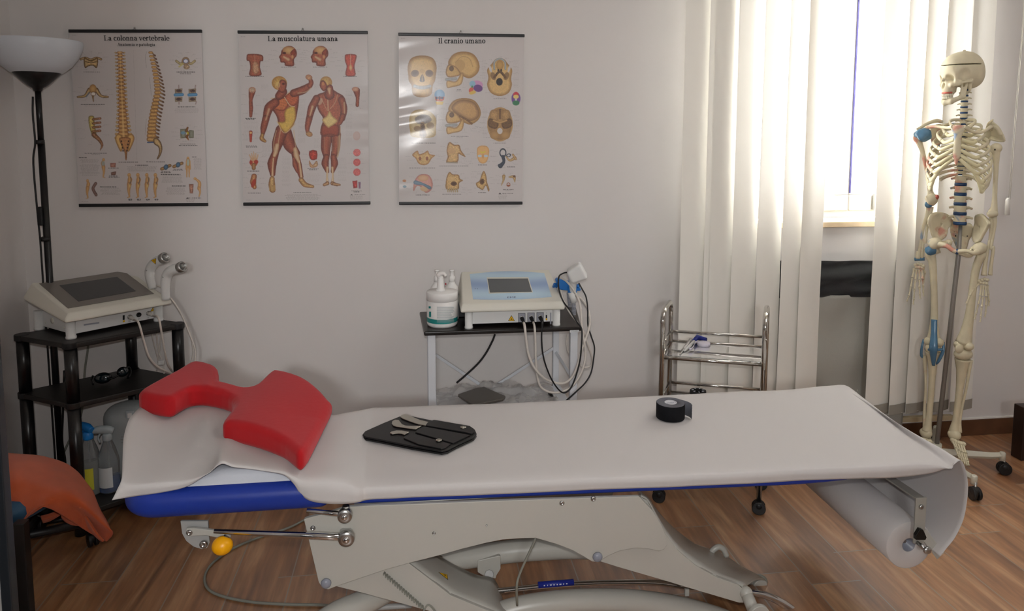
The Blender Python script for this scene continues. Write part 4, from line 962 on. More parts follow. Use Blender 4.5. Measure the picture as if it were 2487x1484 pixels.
# ------------------------------------------------------------------ machine
mF = at(1138.5, 797, Z=ZT2); mR = at(1351, 790, Z=ZT2); wd = mR-mF; dp = Vector((-wd.y, wd.x, 0)).normalized()*.235
def MV(u, v, z): return mF+wd*u+dp*v+Vector((0, 0, z))
rfm = thing('radiofrequency_machine', 'cream therapy machine with pale blue panel and grey screen on the small dark table', 'medical device', tuple(MV(.5, .5, 0)))
b = MB(); Q = ((.02, .03), (.98, .03), (.98, .97), (.02, .97)); hexa(b, [MV(u, v, .014) for u, v in Q], [MV(u, v, .068) for u, v in Q]); b.build('body', 'machine_white', rfm, bevel=.002)
for u, v in ((0, 0), (1, 0), (0, 1), (1, 1)):
    MB().lathe([(.0165, 0), (.0165, .007), (.0150, .008), (.0153, .068)], MV(u, v, 0), seg=24).build('foot', 'machine_white', rfm)
lf = at(1119, 760, pl=(np.array(MV(0, -.1, 0)), np.array(dp))); lr = at(1372, 753, pl=(np.array(MV(0, -.1, 0)), np.array(dp)))
u0 = (lf-mF).dot(wd)/wd.length_squared; u1 = (lr-mF).dot(wd)/wd.length_squared; zl = (lf.z+lr.z)/2-ZT2
zbk = at(1230, 657, pl=(np.array(MV(0, 1.02, 0)), np.array(dp))).z-ZT2
bl_ = [(u0, -.10), (u1, -.10), (u1, 1.12), (u0, 1.12)]
tq = [(u0+.02, -.05, zl+.032), (u1-.02, -.05, zl+.032), (u1-.05, 1.03, zbk), (u0+.05, 1.03, zbk)]
lid = MB(); r0 = [MV(u, v, zl) for u, v in bl_]; r1 = [MV(u, v, zl+.014) for u, v in bl_]; r2 = [MV(*q) for q in tq]
lid.add(r0+r1+r2, [(3, 2, 1, 0), (0, 1, 5, 4), (1, 2, 6, 5), (2, 3, 7, 6), (3, 0, 4, 7), (4, 5, 9, 8), (5, 6, 10, 9), (6, 7, 11, 10), (7, 4, 8, 11), (8, 9, 10, 11)])
lid.build('lid', 'machine_cream', rfm, bevel=.006, seg=3)
TP2 = (np.array(r2[0]), np.cross(np.array(r2[1]-r2[0]), np.array(r2[3]-r2[0]))); TN2 = Vector(TP2[1]).normalized()
def c5(x, y): return (980+x/3.71, 600+y/3.71)
def ol(x, y, h=0): return at(*c5(x, y), pl=TP2)+TN2*h
m = mat('panel_blue', 'a4bcd6', .35, coat=.3); nt = m.node_tree
tcn = nt.nodes.new('ShaderNodeTexCoord'); wvn = nt.nodes.new('ShaderNodeTexWave'); wvn.wave_type = 'BANDS'; wvn.bands_direction = 'Y'; wvn.inputs['Scale'].default_value = 2.2; wvn.inputs['Distortion'].default_value = 3; wvn.inputs['Detail'].default_value = 1
rpn = nt.nodes.new('ShaderNodeValToRGB'); rpn.color_ramp.elements[0].color = srgb('8fa6cc'); rpn.color_ramp.elements[1].color = srgb('bcd6e6')
nt.links.new(tcn.outputs['Object'], wvn.inputs['Vector']); nt.links.new(wvn.outputs['Fac'], rpn.inputs['Fac']); nt.links.new(rpn.outputs['Color'], nt.nodes['Principled BSDF'].inputs['Base Color'])
arc1 = [(597+(1268-597)*t, 246-9*t-22*math.sin(PI*t)) for t in np.linspace(0, 1, 12)]
arc2 = [(1335+(627-1335)*t, 449+22*t+14*math.sin(PI*t)) for t in np.linspace(0, 1, 12)]
MB().prism([ol(x, y, .0002) for x, y in arc1+arc2], TN2*.0008).build('panel_sticker', 'panel_blue', rfm)
fr = MB(); out = [(750, 277), (1125, 275), (1166, 412), (770, 422)]; inn = [(757, 290), (1120, 288), (1156, 408), (778, 415)]
MB().prism([ol(x, y, .001) for x, y in out], TN2*.0012).build('screen_frame', 'machine_cream', rfm, bevel=.0005)
MB().prism([ol(x, y, .0023) for x, y in inn], TN2*.0005).build('screen', 'screen_grey', rfm)
lg = text('EME', ol(975, 456, .0009), wd, ol(975, 420)-ol(975, 456), .012, 'gasket', rfm, name='logo', sx=1.25)
b = MB()
for x in (645, 665): b.prism([ol(x+dx, 378+dy, .001) for dx, dy in ((-3, -3), (3, -3), (3, 3), (-3, 3))], TN2*.0005)
b.build('panel_marks', 'gasket', rfm)
FP2 = (np.array(MV(.02, .03, .04)), np.array([wd.y, -wd.x, 0.])); FN2 = Vector(FP2[1]).normalized()
def of(x, y, h=0): return at(*c5(x, y), pl=FP2)+FN2*h
def quad(x0, x1, y0, y1, h, t, name, m, par): return MB().prism([of(x, y, h) for x, y in ((x0, y0), (x1, y0), (x1, y1), (x0, y1))], FN2*t).build(name, m, par)
for i, (x, y) in enumerate(((1065, 637), (1149, 633), (1231, 630))):
    quad(x-32, x+32, y-42, y+42, .0003, .0008, 'socket_border', 'black_print', rfm); quad(x-29, x+29, y-39, y+39, .0012, .0004, 'socket_plate', 'label_grey', rfm)
    MB().lathe([(.0085, 0), (.0085, .004), (.006, .004)], of(x, y, .0012), FN2, 20).build('socket', 'steel', rfm)
quad(1320, 1332, 590, 695, .0002, .0004, 'panel_joint', 'label_grey', rfm)
quad(1281, 1294, 612, 640, .0003, .001, 'usb_slot', 'black_print', rfm); quad(1281, 1295, 642, 658, .0003, .0008, 'slot_sticker', 'warning_yellow', rfm)
for y in (594, 661): MB().lathe([(.0018, 0), (.001, .001), (0, .001)], of(1288, y, .0003), FN2, 10).build('screw', 'steel', rfm)
tri_sticker([of(942, 666), of(1003, 666), of(972, 614)], FN2, 1, rfm)
text('RES', of(1065, 692, .0003), wd, (0, 0, 1), .0042, 'black_print', rfm); text('CAP', of(1149, 690, .0003), wd, (0, 0, 1), .0042, 'black_print', rfm)
# plugged cables of the machine
def pcable(x, y, pts, label, cm, r, plugm, name):
    p = of(x, y, .004); g = rfm
    d = (FN2+Vector((.15, 0, -.45))).normalized()
    MB().lathe([(.0072, 0), (.0078, .012), (.0062, .016), (.0058, .028), (.0042, .032)], p, d, 16).build('plug', plugm, g)
    e = p+d*.03
    MB().tube(smooth_path([e]+[at(a, b_, Y=c) for a, b_, c in pts], 8), r, 10).build('cable', cm, g)
P5 = lambda L_: [(980+x/3.71, 600+y/3.71, Y) for x, y, Y in L_]
pcable(1065, 637, P5([(1092, 720, 2.66), (1108, 860, 2.655), (1130, 980, 2.655), (1180, 1090, 2.655), (1260, 1175, 2.66), (1360, 1222, 2.66), (1450, 1225, 2.67), (1520, 1170, 2.68), (1570, 1060, 2.69), (1600, 940, 2.70), (1650, 800, 2.72), (1680, 680, 2.75), (1660, 560, 2.80), (1600, 470, 2.86), (1540, 430, 2.88)]),
       'thick white cable from the left socket looping below the table edge', 'cable_white', .0050, 'rubber_black', 'hanging_cable')
pcable(1149, 633, P5([(1180, 720, 2.665), (1188, 850, 2.66), (1190, 960, 2.66), (1200, 1130, 2.665), (1230, 1250, 2.665), (1300, 1302, 2.67), (1400, 1310, 2.67), (1500, 1270, 2.675), (1570, 1190, 2.68), (1620, 1080, 2.69), (1640, 950, 2.70), (1610, 750, 2.71), (1590, 520, 2.74), (1540, 400, 2.78), (1470, 310, 2.80), (1410, 275, 2.84)]),
       'white cable from the middle socket looping lowest beside the table leg', 'cable_white', .0044, 'rubber_black', 'hanging_cable')
pcable(1231, 630, P5([(1250, 700, 2.66), (1244, 820, 2.65), (1255, 960, 2.65), (1290, 1090, 2.65), (1350, 1220, 2.65), (1430, 1310, 2.65), (1500, 1280, 2.655), (1550, 1170, 2.66), (1590, 1020, 2.665), (1605, 860, 2.67), (1605, 740, 2.68), (1560, 670, 2.70), (1500, 570, 2.72), (1440, 490, 2.72), (1400, 380, 2.74), (1400, 270, 2.77), (1440, 236, 2.79), (1480, 228, 2.80)]),
       'thin black cable from the right socket looping past the table edge', 'rubber_black', .0030, 'rubber_black', 'hanging_cable')
# applicator, blue holder
mat('holder_blue', '1b6db8', .4)
hY = 2.84
def c5p(x, y, Y): return at(*c5(x, y), Y=Y)
hl = thing('applicator_holder', 'blue plastic holder clipped to the right side of the cream machine', 'holder', tuple(c5p(1480, 400, hY)))
MB().prism([c5p(x, y, hY) for x, y in ((1372, 300), (1390, 285), (1560, 330), (1600, 380), (1598, 396), (1560, 398), (1450, 392), (1410, 385))], (0, .03, 0)).build('bracket', 'holder_blue', hl, bevel=.004)
MB().lathe([(.0165, -.014), (.019, -.012), (.019, .012), (.0165, .014)], c5p(1520, 385, hY-.012), (0, 0, 1), 24).build('cup', 'holder_blue', hl)
MB().ball(c5p(1575, 352, hY-.01), (.007, .006, .009)).build('clip_knob', 'holder_blue', hl)
MB().bar(c5p(1375, 330, hY+.02), MV(1.0, .7, .06), .02, .008).build('arm', 'holder_blue', hl)
apc = thing('white_applicator', 'white applicator with wide square head leaning out of the blue holder', 'applicator', tuple(c5p(1530, 430, hY)))
g0 = c5p(1525, 400, hY-.02); g1 = c5p(1470, 280, hY-.03)
a0, a1 = c5p(1475, 285, hY-.04), c5p(1640, 205, hY-.06)
ctr = c5p(1560, 235, hY-.05); ax_ = (c5p(1600, 150, hY-.05)-c5p(1660, 290, hY-.05)).normalized(); hx = (a1-a0).normalized()
def fap(X, Y, Z):
    u_ = (X-ctr.x)*hx.x+(Y-ctr.y)*hx.y+(Z-ctr.z)*hx.z; ay = (ax_-hx*ax_.dot(hx)).normalized(); n_ = hx.cross(ay)
    v_ = (X-ctr.x)*ay.x+(Y-ctr.y)*ay.y+(Z-ctr.z)*ay.z; w_ = (X-ctr.x)*n_.x+(Y-ctr.y)*n_.y+(Z-ctr.z)*n_.z
    wid = .031+.006*np.clip(u_/.04, -1, 1)
    d = s_box(u_, v_/ (wid/.036), w_, (0, 0, 0), (.033, .036, .028), .011)
    return su(d, s_cap(X, Y, Z, tuple(g0), tuple(ctr-hx*.016), .013, .018), .014)
v, f = nets(fap, tuple(np.minimum(np.array(ctr), np.array(g0))-.06), tuple(np.maximum(np.array(ctr), np.array(g0))+.06), .003)
MB().add(v, f, True).build('applicator_body', 'machine_white', apc)
for (x, y0, x1, y1, Y) in ((1510, 405, 1535, 500, hY-.02),):
    MB().tube([c5p(x, y0, Y), c5p(x1, y1, Y)], [.0135, .012], 14).build('grip_end', 'machine_white', apc)
cu_ = []
q0, q1 = c5p(1535, 500, hY-.02), c5p(1535, 610, hY-.02)
for i in range(8*9+1):
    t = i/72; cu_.append(q0.lerp(q1, t)+Vector((.0075*math.cos(2*PI*9*t), .0075*math.sin(2*PI*9*t), 0)))
MB().tube(cu_, .0022, 6).build('spiral_strain_relief', 'label_grey', apc)
cu_ = []; q0, q1 = c5p(1485, 410, hY), c5p(1500, 540, hY)
for i in range(8*10+1):
    t = i/80; cu_.append(q0.lerp(q1, t)+Vector((.006*math.cos(2*PI*10*t), .006*math.sin(2*PI*10*t), 0)))
MB().tube(cu_, .0022, 6).build('spiral_strain_relief', 'label_grey', apc)
bcb = apc
MB().tube(smooth_path([c5p(x, y, Y) for x, y, Y in [(1580, 325, 2.79), (1610, 380, 2.78), (1645, 450, 2.77), (1660, 560, 2.76), (1662, 700, 2.75), (1690, 800, 2.74), (1720, 900, 2.73), (1712, 1010, 2.72), (1690, 1130, 2.71), (1640, 1220, 2.70), (1560, 1300, 2.69), (1470, 1380, 2.68), (1440, 1410, 2.68)]], 8), .0030, 8).build('cable', 'rubber_black', bcb)
wcb = apc
MB().tube(smooth_path([c5p(x, y, Y) for x, y, Y in [(1420, 390, 2.83), (1440, 470, 2.82), (1480, 560, 2.80), (1520, 620, 2.79), (1580, 700, 2.78), (1630, 790, 2.78), (1660, 880, 2.79), (1695, 980, 2.80), (1690, 1060, 2.80), (1640, 1085, 2.80), (1590, 1070, 2.80)]], 8), .0042, 8).build('cable', 'cable_white', wcb)
MB().tube(smooth_path([c5p(x, y, Y) for x, y, Y in [(1475, 790, 2.86), (1470, 880, 2.86), (1490, 960, 2.86), (1545, 1020, 2.86)]], 8), .0032, 8).build('cable', 'cable_white', wcb)
bp_ = thing('black_plug_box', 'black adapter lying on the lower shelf at the right table leg', 'adapter', tuple(c5p(1345, 1390, 2.85)))
MB().prism([c5p(x, y, 2.85) for x, y in ((1318, 1322), (1335, 1322), (1385, 1392), (1385, 1440), (1312, 1440))], (0, .04, 0)).build('adapter_body', 'rubber_black', bp_, bevel=.003)
# ------------------------------------------------------------------ tub and bottles
mat('tub_white', 'ebe9e6', .45); mat('teal', '1f8a86', .5); mat('print_grey', 'aab2b4', .6); mat('red_print', 'a02030', .5)
tp = at(1074.5, 790, Z=ZT2); tub = thing('cream_tub', 'white gel tub with teal band and pump on the dark table left of the machine', 'tub', (tp.x, tp.y+.01, ZT2))
tc2 = Vector((tp.x, tp.y+.01, ZT2)); RT_ = .0625
zt_ = at(1074, 706, Y=tc2.y).z-ZT2
MB().lathe([(RT_*.9, 0), (RT_*.97, .006), (RT_*.985, .010), (RT_*.985, zt_*.74), (RT_*.96, zt_*.745)], tc2, seg=48).build('tub_body', 'tub_white', tub)
MB().lathe([(RT_*.97, zt_*.745), (RT_, zt_*.75), (RT_, zt_*.97), (RT_*.96, zt_), (0, zt_*1.01)], tc2, seg=48).build('tub_lid', 'tub_white', tub)
MB().lathe([(RT_*.99, .018), (RT_*.99, .036)], tc2, seg=48, caps=False).build('teal_band', 'teal', tub)
def on_tub(x, y, h=.0006):
    a = at(x, y, Y=tc2.y-RT_*.8); d = (a-Vector((0, 0, CAMZ))).normalized()
    o2 = Vector((0-tc2.x, 0-tc2.y)); d2 = Vector((d.x, d.y)); A1 = d2.dot(d2); B1 = 2*o2.dot(d2); C1 = o2.dot(o2)-(RT_+h)**2
    t = (-B1-math.sqrt(max(0, B1*B1-4*A1*C1)))/(2*A1); return Vector((d.x*t, d.y*t, CAMZ+d.z*t))
random.seed(4)
b = MB()
for i in range(15):
    y = 745+i*2.6; x1 = 1104-random.random()*9
    xs = np.linspace(1061, x1, 8); b.grid([[on_tub(x, y) for x in xs], [on_tub(x, y+1.1) for x in xs]])
    if i % 4 == 3: pass
b.build('printed_lines', 'print_grey', tub)
b = MB()
for (x0, x1, y0, y1) in ((1042, 1047, 757, 770), (1041, 1046, 744, 749)):
    xs = np.linspace(x0, x1, 4); b.grid([[on_tub(x, y0) for x in xs], [on_tub(x, y1) for x in xs]])
b.build('printed_name', 'teal', tub)
pce = on_tub(1060, 792.5, .0012); text('CE', pce, (1, .05, 0), (0, 0, 1), .006, 'white_print', tub, depth=.0005)
pm = tc2+Vector((-.006, 0, zt_))
MB().lathe([(.020, 0), (.018, .006), (.0150, .010), (.013, .045), (.0115, .058)], pm, seg=24).build('pump_collar', 'tub_white', tub)
MB().tube(smooth_path([pm+Vector((0, 0, .052)), pm+Vector((-.004, -.002, .066)), pm+Vector((.012, -.012, .073)), pm+Vector((.022, -.016, .062))], 5), [.012, .012, .007, .005], 12).build('pump_spout', 'tub_white', tub)
MB().ball(pm+Vector((.020, -.015, .03)), (.003, .003, .004)).build('red_seal', 'red_print', tub)
for (x, lab) in ((1062, 'left small white dropper bottle standing behind the gel tub'), (1098, 'right small white dropper bottle between gel tub and cream machine')):
    q = at(x, 745, Y=2.93); p = Vector((q.x, 2.93, ZT2)); z1 = at(x, 655, Y=2.93).z-ZT2
    g = thing('dropper_bottle', lab, 'bottle', tuple(p), 'dropper bottles behind the gel tub')
    MB().lathe([(.026, 0), (.027, .004), (.027, z1*.58), (.025, z1*.66), (.012, z1*.74), (.012, z1*.78)], p, seg=28).build('bottle_body', 'tub_white', g)
    MB().lathe([(.0125, z1*.76), (.0125, z1*.86), (.008, z1*.88), (.0075, z1*.97), (.010, z1*.975), (.010, z1*1.0), (0, z1*1.005)], p, seg=20).build('dropper_cap', 'tub_white', g)
q = at(1117, 765, Y=2.96)
bx_ = MB().box((q.x-.004, 2.97, ZT2+.05), (.05, .05, .10)).build('power_adapter', 'rubber_black', None, bevel=.004); tag(bx_, 'black box standing behind the tub and left of the cream machine', 'adapter')

# ================================================================== chrome trolley
mat('trolley_chrome', 'c9c6c0', .12, metal=1); mat('trolley_glass', 'dfe5ea', .02, trans=.92, ior=1.2, spec=.6)
cFL = at(1600, 1218, Z=0); cFR = at(1842, 1247, Z=0); cFL = Vector((cFL.x, cFL.y, 0)); cFR = Vector((cFR.x, cFR.y, 0))
bl3 = at(1627, 860, Y=2.86); dv = Vector((bl3.x, 2.86, 0))-cFL; cBL = cFL+dv; cBR = cFR+dv
car = thing('trolley', 'chrome tube trolley with clear glass shelves in front of the blind', 'trolley', tuple((cFL+cBR)/2))
ztop = at(1623, 739, X=(cFL+dv*.5).x).z; ztop = at(1612, 745, Y=(cFL+dv*.4).y).z
for a, b_ in ((cFL, cBL), (cFR, cBR)):
    r_ = .05; pth = [a+Vector((0, 0, .055)), a+Vector((0, 0, ztop-r_))]
    dd = (b_-a).normalized(); pth += [a+dd*(r_*(1-math.cos(t)))+Vector((0, 0, ztop-r_+r_*math.sin(t))) for t in np.linspace(.2, PI/2, 6)]
    pth += [b_-dd*(r_*(1-math.cos(t)))+Vector((0, 0, ztop-r_+r_*math.sin(t))) for t in np.linspace(PI/2, .2, 6)]
    pth += [b_+Vector((0, 0, ztop-r_)), b_+Vector((0, 0, .055))]
    MB().tube(pth, .0105, 16).build('side_frame', 'trolley_chrome', car)
zsh = at(1603, 868, Y=cFL.y).z
for k, z in enumerate((zsh, zsh-.222, zsh-.444)):
    MB().tube([cFL+Vector((0, 0, z)), cFR+Vector((0, 0, z))], .0075, 12).build('front_rail', 'trolley_chrome', car)
    MB().tube([cBL+Vector((0, 0, z+.012)), cBR+Vector((0, 0, z+.012))], .004, 10).build('shelf_rail', 'trolley_chrome', car)
    MB().tube([cBL+Vector((0, 0, z+.052)), cBR+Vector((0, 0, z+.052))], .0062, 12).build('guard_rail', 'trolley_chrome', car)
    for a, b_ in ((cFL, cBL), (cFR, cBR)):
        MB().tube([a+Vector((0, 0, z+.008)), b_+Vector((0, 0, z+.008))], .005, 10).build('side_rail', 'trolley_chrome', car)
        MB().tube([a+Vector((0, 0, z+.052)), b_+Vector((0, 0, z+.052))], .005, 10).build('guard_rail', 'trolley_chrome', car)
    e = (cFR-cFL).normalized(); f_ = dv.normalized()
    MB().prism([p+Vector((0, 0, z+.004)) for p in (cFL+e*.012+f_*.004, cFR-e*.012+f_*.004, cBR-e*.012-f_*.004, cBL+e*.012-f_*.004)], (0, 0, .005)).build('glass_shelf', 'trolley_glass', car)
for p in (cFL, cFR, cBL, cBR): caster((p.x, p.y, 0), .026, car, h=.07, dirn=(.4, .9, 0))
for a in (cFL, cFR):
    for z in (zsh+.10, ):
        MB().ball(a+Vector((0, -.0105, z)), (.004, .003, .004)).build('screw', 'trolley_chrome', car)
zi = zsh+.009
def c6(x, y, z=zi): return at(1540+x/4.1225, 700+y/4.1225, Z=z)
mat('tape_measure_white', 'd6d0dc', .4); mat('blue_cap', '1c2a7c', .35); mat('handle_white', 'cfccc8', .4)
tm = thing('tape_measure', 'small round white tape measure on the top glass shelf of the trolley', 'tape measure', tuple(c6(697, 572)))
p = c6(697, 575); MB().lathe([(.024, 0), (.0265, .002), (.0265, .012), (.024, .015), (0, .0155)], p, seg=32).build('case', 'tape_measure_white', tm)
rb = smooth_path([c6(640, 545, zi+.008), c6(610, 560, zi+.010), c6(600, 590, zi+.008), c6(575, 620, zi+.006), c6(548, 618, zi+.006)], 6)
MB().grid([[q, q+Vector((0, 0, .010))] for q in rb]).build('ribbon', 'tape_measure_white', tm, solid=.0006)
sc_ = thing('reflex_hammer', 'white handled instrument with blue end on the top glass shelf of the trolley', 'instrument', tuple(c6(600, 540)))
MB().tube([c6(505, 625, zi+.006), c6(612, 520, zi+.012)], [.004, .007], 10).build('handle', 'handle_white', sc_)
MB().tube([c6(600, 530, zi+.012), c6(632, 492, zi+.016), c6(725, 515, zi+.014)], [.009, .012, .008], 14).build('blue_end', 'blue_cap', sc_)
pl_ = thing('pliers', 'slim white and steel pliers on the top glass shelf of the trolley', 'pliers', tuple(c6(500, 600)))
MB().tube([c6(458, 665, zi+.003), c6(500, 610, zi+.004)], [.002, .005], 8).build('jaw', 'steel', pl_)
MB().tube([c6(500, 610, zi+.004), c6(578, 505, zi+.008)], [.0045, .0035], 8).build('handle', 'handle_white', pl_)
MB().tube([c6(480, 622, zi+.004), c6(560, 508, zi+.008)], [.0035, .003], 8).build('handle', 'steel', pl_)
z2 = zsh-.222+.009; p = c6(640, 1075, z2)
coil = thing('black_strap_coil', 'coiled black strap on the second glass shelf of the trolley', 'strap', tuple(p))
MB().tube([p+Vector((.033*math.cos(t)*(1-t*.012), .033*math.sin(t)*(1-t*.012), .012)) for t in np.linspace(0, 8*PI, 100)], .0035, 6, flatdir=(0, 0, 1), flat=3).build('strap', 'rubber_black', coil)
b = MB()
for k in range(7): b.box(p+Vector((.022*math.cos(k*.9), .022*math.sin(k*.9), .0235)), (.009, .004, .001), rz=k*.9)
b.build('white_marks', 'white_print', coil)
# ================================================================== floor cable and right furniture
fc = thing('floor_cable', 'grey green cable lying in a wide loop on the floor under the bed', 'cable', (-.5, 2.4, 0))
MB().tube(smooth_path([at(x, y, Z=.006) for x, y in [(740, 1262), (700, 1282), (630, 1305), (580, 1325), (545, 1345), (512, 1372), (497, 1402), (505, 1430), (540, 1448), (610, 1462), (700, 1468), (810, 1472), (900, 1500)]], 8), .0042, 8).build('cable', 'grey_cable', fc)
mat('dark_wood', '2b1a14', .4)
dk = at(2479, 1120, Z=0)
dsk = thing('desk_side', 'dark brown furniture edge cut off at the right edge of the room', 'furniture', (dk.x+.04, dk.y, 0)); dsk.name = 'wooden_stand'
zz = at(2481, 992, Y=dk.y).z
MB().box((dk.x+.062, dk.y+.03, zz/2), (.12, .06, zz)).build('leg', 'dark_wood', dsk, bevel=.003)
# ================================================================== anatomical wall charts
class Paint:
    """small raster painter; coordinates are chart units, sampled into vertex colours of the sheet"""
    def __init__(s, w, h, bg, k=.62):
        s.k = k; s.W = int(w*k); s.H = int(h*k); s.a = np.ones((s.H, s.W, 3), np.float32)*np.array(bg, np.float32)
        s.rg = np.random.RandomState(7)
        s.nz = s.rg.rand(s.H, s.W).astype(np.float32)
        for _ in range(2): s.nz = (s.nz+np.roll(s.nz, 1, 0)+np.roll(s.nz, 1, 1)+np.roll(s.nz, -1, 0)+np.roll(s.nz, -1, 1))/5
        s.nz = (s.nz-.5)*3
    def box(s, x0, y0, x1, y1, m=3):
        a = max(0, int(x0*s.k)-m); b = max(0, int(y0*s.k)-m); c = min(s.W, int(x1*s.k)+m); d = min(s.H, int(y1*s.k)+m)
        Y, X = np.mgrid[b:d, a:c]; return (slice(b, d), slice(a, c)), X/s.k, Y/s.k
    def put(s, sl, al, col):
        al = np.clip(al, 0, 1)[..., None]; s.a[sl] = s.a[sl]*(1-al)+np.asarray(col, np.float32)*al
    def ell(s, cx, cy, rx, ry, rot=0, col=(0, 0, 0), edge=None, al=1, ring=0, lx=0, ly=0, tex=0):
        R = max(rx, ry); sl, X, Y = s.box(cx-R, cy-R, cx+R, cy+R)
        if X.size == 0: return
        c, n = math.cos(rot), math.sin(rot); u = ((X-cx)*c+(Y-cy)*n)/rx; v = (-(X-cx)*n+(Y-cy)*c)/ry; r = np.sqrt(u*u+v*v)
        m = np.clip((1-r)*min(rx, ry)*s.k+.5, 0, 1)*al
        if ring: m = m*np.clip((r-(1-ring))*min(rx, ry)*s.k+.5, 0, 1)
        if edge is None: s.put(sl, m, np.array(col)/255.)
        else:
            q = np.clip(((u-lx)**2+(v-ly)**2), 0, 1.6)[..., None]/1.6
            C_ = (np.array(col)*(1-q)+np.array(edge)*q)/255.
            if tex: C_ = C_*(1+tex*s.nz[sl][..., None])
            s.put(sl, m, C_)
    def poly(s, pts, col, edge=None, al=1, sm=4, depth=14, tex=0, lx=0, streak=0, sdir=0):
        P = np.array([(p.x, p.y) for p in smooth_path([(a, b, 0) for a, b in pts], sm, closed=True)]) if sm else np.array(pts, float)
        sl, X, Y = s.box(P[:, 0].min(), P[:, 1].min(), P[:, 0].max(), P[:, 1].max())
        if X.size == 0: return
        ins = np.zeros(X.shape, bool); d = np.full(X.shape, 1e9)
        for i in range(len(P)):
            (x1, y1), (x2, y2) = P[i-1], P[i]
            ins ^= ((y1 > Y) != (y2 > Y)) & (X < (x2-x1)*(Y-y1)/((y2-y1) if y2 != y1 else 1e-9)+x1)
            e = (x2-x1, y2-y1); L_ = e[0]**2+e[1]**2+1e-9; t = np.clip(((X-x1)*e[0]+(Y-y1)*e[1])/L_, 0, 1); d = np.minimum(d, (X-x1-e[0]*t)**2+(Y-y1-e[1]*t)**2)
        d = np.sqrt(d)*np.where(ins, 1, -1); m = np.clip(d*s.k+.5, 0, 1)*al
        if edge is None: C_ = np.ones(X.shape+(3,))*np.array(col)/255.
        else:
            q = np.clip(1-d/depth, 0, 1)[..., None]; C_ = (np.array(col)*(1-q)+np.array(edge)*q)/255.
        if streak:
            g = np.sin((X*math.cos(sdir)+Y*math.sin(sdir))*.55+2*s.nz[sl]); C_ = C_*(1+streak*g[..., None])
        if tex: C_ = C_*(1+tex*s.nz[sl][..., None])
        s.put(sl, m, C_)
    def st(s, pts, ws, col, edge=None, al=1, n=6, tex=0, hl=None):
        P = smooth_path([(a, b, 0) for a, b in pts], n) if len(pts) > 2 else [V(pts[0][0], pts[0][1], 0), V(pts[1][0], pts[1][1], 0)]
        ws = ws if hasattr(ws, '__len__') else [ws]*2; W_ = np.interp(np.linspace(0, 1, len(P)), np.linspace(0, 1, len(ws)), ws)
        x = [p.x for p in P]; y = [p.y for p in P]; mw = max(W_)
        sl, X, Y = s.box(min(x)-mw, min(y)-mw, max(x)+mw, max(y)+mw)
        if X.size == 0: return
        best = np.full(X.shape, -9.); wd_ = np.ones(X.shape)
        for i in range(len(P)-1):
            e = (x[i+1]-x[i], y[i+1]-y[i]); L_ = e[0]**2+e[1]**2+1e-9; t = np.clip(((X-x[i])*e[0]+(Y-y[i])*e[1])/L_, 0, 1)
            w_ = W_[i]+(W_[i+1]-W_[i])*t; d = w_/2-np.sqrt((X-x[i]-e[0]*t)**2+(Y-y[i]-e[1]*t)**2)
            m = d > best; best = np.where(m, d, best); wd_ = np.where(m, w_, wd_)
        a_ = np.clip(best*s.k+.5, 0, 1)*al
        if edge is None: C_ = np.ones(X.shape+(3,))*np.array(col)/255.
        else: q = np.clip(1-best/(wd_*.5), 0, 1)[..., None]**1.3; C_ = (np.array(col)*(1-q)+np.array(edge)*q)/255.
        if tex: C_ = C_*(1+tex*s.nz[sl][..., None])
        s.put(sl, a_, C_)
    def cap(s, x, y, w, col=(70, 66, 64), h=4, al=.8):
        """caption too small to read: a row of word sized dashes"""
        x0 = x-w/2
        while x0 < x+w/2-3:
            l = s.rg.uniform(6, 18); sl, X, Y = s.box(x0, y-h/2, min(x0+l, x+w/2), y+h/2, 0); s.put(sl, np.full(X.shape, al)*(.75+.5*s.rg.rand(*X.shape)), np.array(col)/255.); x0 += l+4
    def notes(s, x, y, w, h, al=.22, step=8):
        yy = y
        while yy < y+h: s.cap(x+w/2, yy, w*s.rg.uniform(.75, 1), (90, 84, 80), 3.2, al); yy += step
    def labels(s, cx, cy, rx, ry, n, al=.20):
        for i in range(n):
            a = 2*PI*(i+.3)/n; x = cx+math.cos(a)*rx; y = cy+math.sin(a)*ry; s.cap(x+math.cos(a)*14, y, s.rg.uniform(22, 40), (90, 84, 84), 3, al)
            s.st([(x, y), (cx+math.cos(a)*rx*.7, cy+math.sin(a)*ry*.7)], 1.1, (120, 115, 115), al=.35)
    def sample(s, x, y):
        fx = np.clip(x*s.k, 0, s.W-1.01); fy = np.clip(y*s.k, 0, s.H-1.01); i = fx.astype(int); j = fy.astype(int); u = (fx-i)[..., None]; v = (fy-j)[..., None]
        A = s.a; return A[j, i]*(1-u)*(1-v)+A[j, i+1]*u*(1-v)+A[j+1, i]*(1-u)*v+A[j+1, i+1]*u*v

